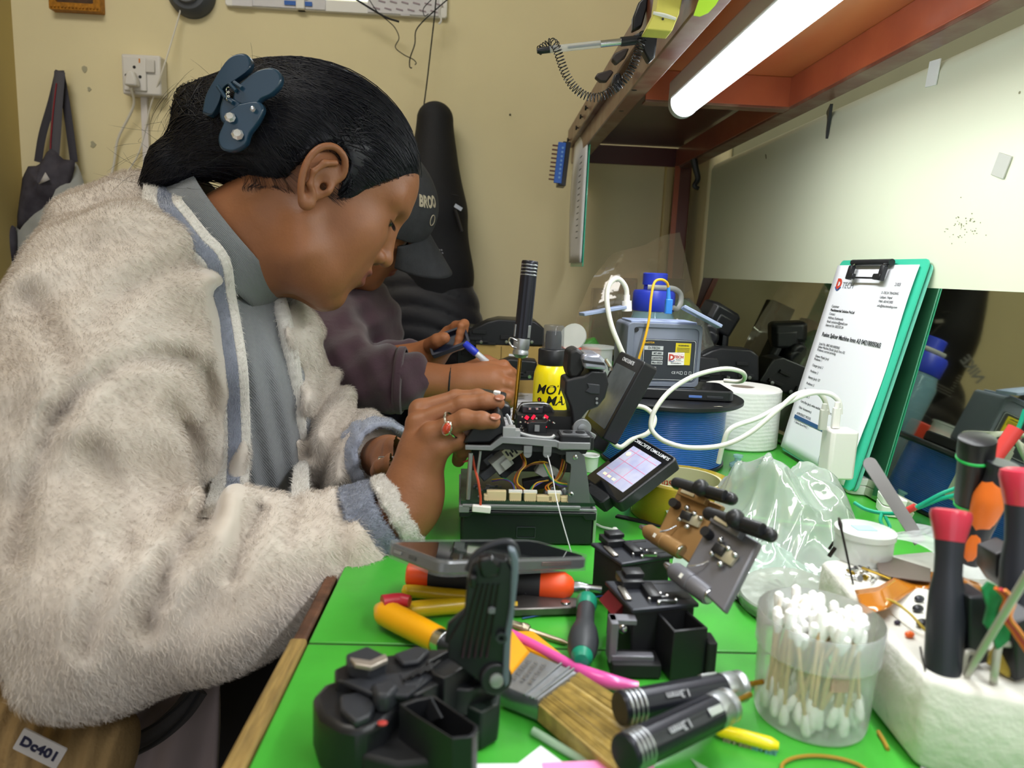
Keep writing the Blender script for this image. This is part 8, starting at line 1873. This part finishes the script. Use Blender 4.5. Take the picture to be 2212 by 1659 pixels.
q = MB()
for pts in (((128, 153), (112, 220), (92, 290), (82, 350)), ((130, 153), (142, 220), (152, 290), (160, 350))): q.tube([at(x, y, YB-.03)-o for x, y in pts], .009, 8, flat=.3, up=(0, -1, 0))
q.build('strap', mat('charcoal strap', '3A3840', .8), TB)
q = MB(); q.tube([at(x, y, YB-.045)-o for x, y in ((129, 155), (124, 220), (120, 290), (116, 340))], .012, 8, flat=.35, up=(0, -1, 0)); q.build('strap', mat('charcoal strap light', '504E54', .8), TB)['label'] = 'front strap with red edge'
q = MB(); q.tube([at(x, y, YB-.05)-o for x, y in ((122, 180), (115, 240), (110, 300), (109, 340))], .0015, 5); q.build('red_edge', mat('dark red edge', '8A2A32', .7), TB)
wallsheet(((150, 350), (168, 358), (188, 420), (205, 500), (200, 620), (20, 640), (30, 560), (36, 490), (90, 440), (135, 390)), YB-.035, .035, 'bag_panel', m_tg, TB)
wallsheet(((62, 360), (86, 356), (110, 322), (138, 345), (162, 350), (150, 400), (120, 445), (70, 480), (38, 492), (48, 400), (50, 385)), YB-.05, .02, 'bag_panel', m_td, TB)
wallsheet(((-30, 560), (10, 500), (34, 492), (34, 560), (20, 610), (-30, 620)), YB-.05, .02, 'bag_panel', m_td, TB)
q = MB(); p = [at(x, y, YB-.078)-o for x, y in ((84, 398), (98, 372), (108, 388))]; q.v = [w[:] for w in p]; q.f = [(0, 1, 2)]; q.build('white_triangle', mat('patch white', 'B9B4B2', .7), TB, solid=.0006)
# ---- backpack and quilted jacket
BP = thing('backpack', 'black backpack with tall rounded top and meshed reflective patch hanging behind the cap', 'backpack', at(945, 230, YB-.07)); o = BP.location
m_bp = mat('black nylon', '111117', .7, bump=.3, bs=400, var=.1)
def bpf(P):
    X, Z = px_of(P)
    d = s_cap(P, at(940, 262, YB-.06), at(935, 440, YB-.075), .042, .065); d = smin(d, s_ell(P, at(930, 500, YB-.07), (.085, .075, .16)), .03); d = smin(d, s_ell(P, at(935, 600, YB-.07), (.095, .07, .13)), .03)
    return d+.0012*np.sin(Z*.05)
v7, f7 = net(bpf, (-.36, 1.58, .80), (-.02, 1.75, 1.50), .006); v7[:, 1] = np.minimum(v7[:, 1], YB-.004); npmesh('pack_body', v7, f7, m_bp, BP)
q = MB(); q.tube([at(x, y, YB-.145)-o for x, y in ((975, 420), (990, 424), (993, 430)) ], .0012, 6); q.tube([at(x, y, YB-.14)-o for x, y in ((982, 452), (988, 470), (997, 500))], .004, 8); q.build('zip_puller', mat('black zip', '1A1A1E', .4), BP)
q = MB(); q.box(at(990, 448, YB-.14)-o, (.018, .003, .008), rot=(0, .5, 0)); q.build('silver_trim', m_alu, BP)
q = MB()
for i in range(14):
    for j in range(9):
        x, y = 893+i*4.7, 540+j*6.4
        if not (5 < j or i < 2 or i > 11): continue
        q.box(at(x+(j % 2)*2, y, YB-.166)-o, (.0032, .001, .0022), rot=(0, .6, 0))
tag(q.build('reflective_patch', mat('reflective silver', 'B0B2B8', .3, metal=.7), BP), kind='stuff')
q = MB(); q.text('NIKE', .034, flatM(at(868, 512, YB-.150)-o, (.88, 0, .45), (-.45, 0, .88)), .0006, bold=.0008); q.build('lettering', mat('dull silver print', '8A8C90', .5), BP)
JK = thing('quilted_jacket', 'dark quilted jacket hanging on the wall below the backpack', 'jacket', at(930, 640, YB-.06)); o = JK.location
def jk(P):
    d = s_ell(P, at(905, 760, YB-.075), (.15, .075, .26)); d = smin(d, s_ell(P, at(880, 880, YB-.075), (.17, .075, .2)), .03); q_ = np.abs(np.sin((P[:, 2]+.06*np.sin(P[:, 0]*9))*pi/.042)); return d-.006*np.sqrt(q_)
v8, f8 = net(jk, (-.50, 1.58, .50), (.02, 1.75, 1.24), .007); v8[:, 1] = np.minimum(v8[:, 1], YB-.004); npmesh('quilted_shell', v8, f8, mat('navy black quilt', '14131C', .55, sheen=.2, bump=.2, bs=150), JK)
wallsheet(((745, 690), (790, 700), (792, 742), (760, 738)), YB-.17, .0, 'grey_pocket', mat('grey mesh pocket', '5A565C', .8), JK)
# ---- black wires at the window
def wwire(pts, r, name, label, dy=.06, cat='wire'):
    q = MB(); q.tube([at(x, y, YB-dy) for x, y in pts], r, 6, sm=5); tag(q.build(name, m_blkm), label, cat)
wwire(((765, -4), (800, 18), (835, 38), (862, 47)), .0022, 'window_wire', 'thick black wire end crossing the window papers')
wwire(((798, 0), (815, 25), (838, 45), (853, 60), (862, 82), (854, 102), (872, 118), (892, 128), (899, 136), (896, 140)), .0011, 'window_wire', 'kinked black wire dropping below the window with a small hook', .055)
wwire(((970, -4), (940, 22), (912, 48), (898, 68), (896, 95), (886, 125), (885, 144), (890, 147)), .0014, 'window_wire', 'black wire curving down from the window corner and crossing the kinked one', .065)
wwire(((942, -4), (938, 40), (930, 110), (922, 180), (912, 255)), .0016, 'hanging_wire', 'long straight black cord from the window corner down to the backpack', .07)
wwire(((935, -4), (915, 18), (917, 34), (926, 30)), .001, 'window_wire', 'short looped black wire at the right window corner', .06)
q = MB(); q.tube([at(x, y, YB-.05) for x, y in ((956, 0), (950, 24), (953, 44), (948, 52))], .0022, 6); tag(q.build('white_cord_end', m_white), 'short white cord end at the right window corner', 'cord')
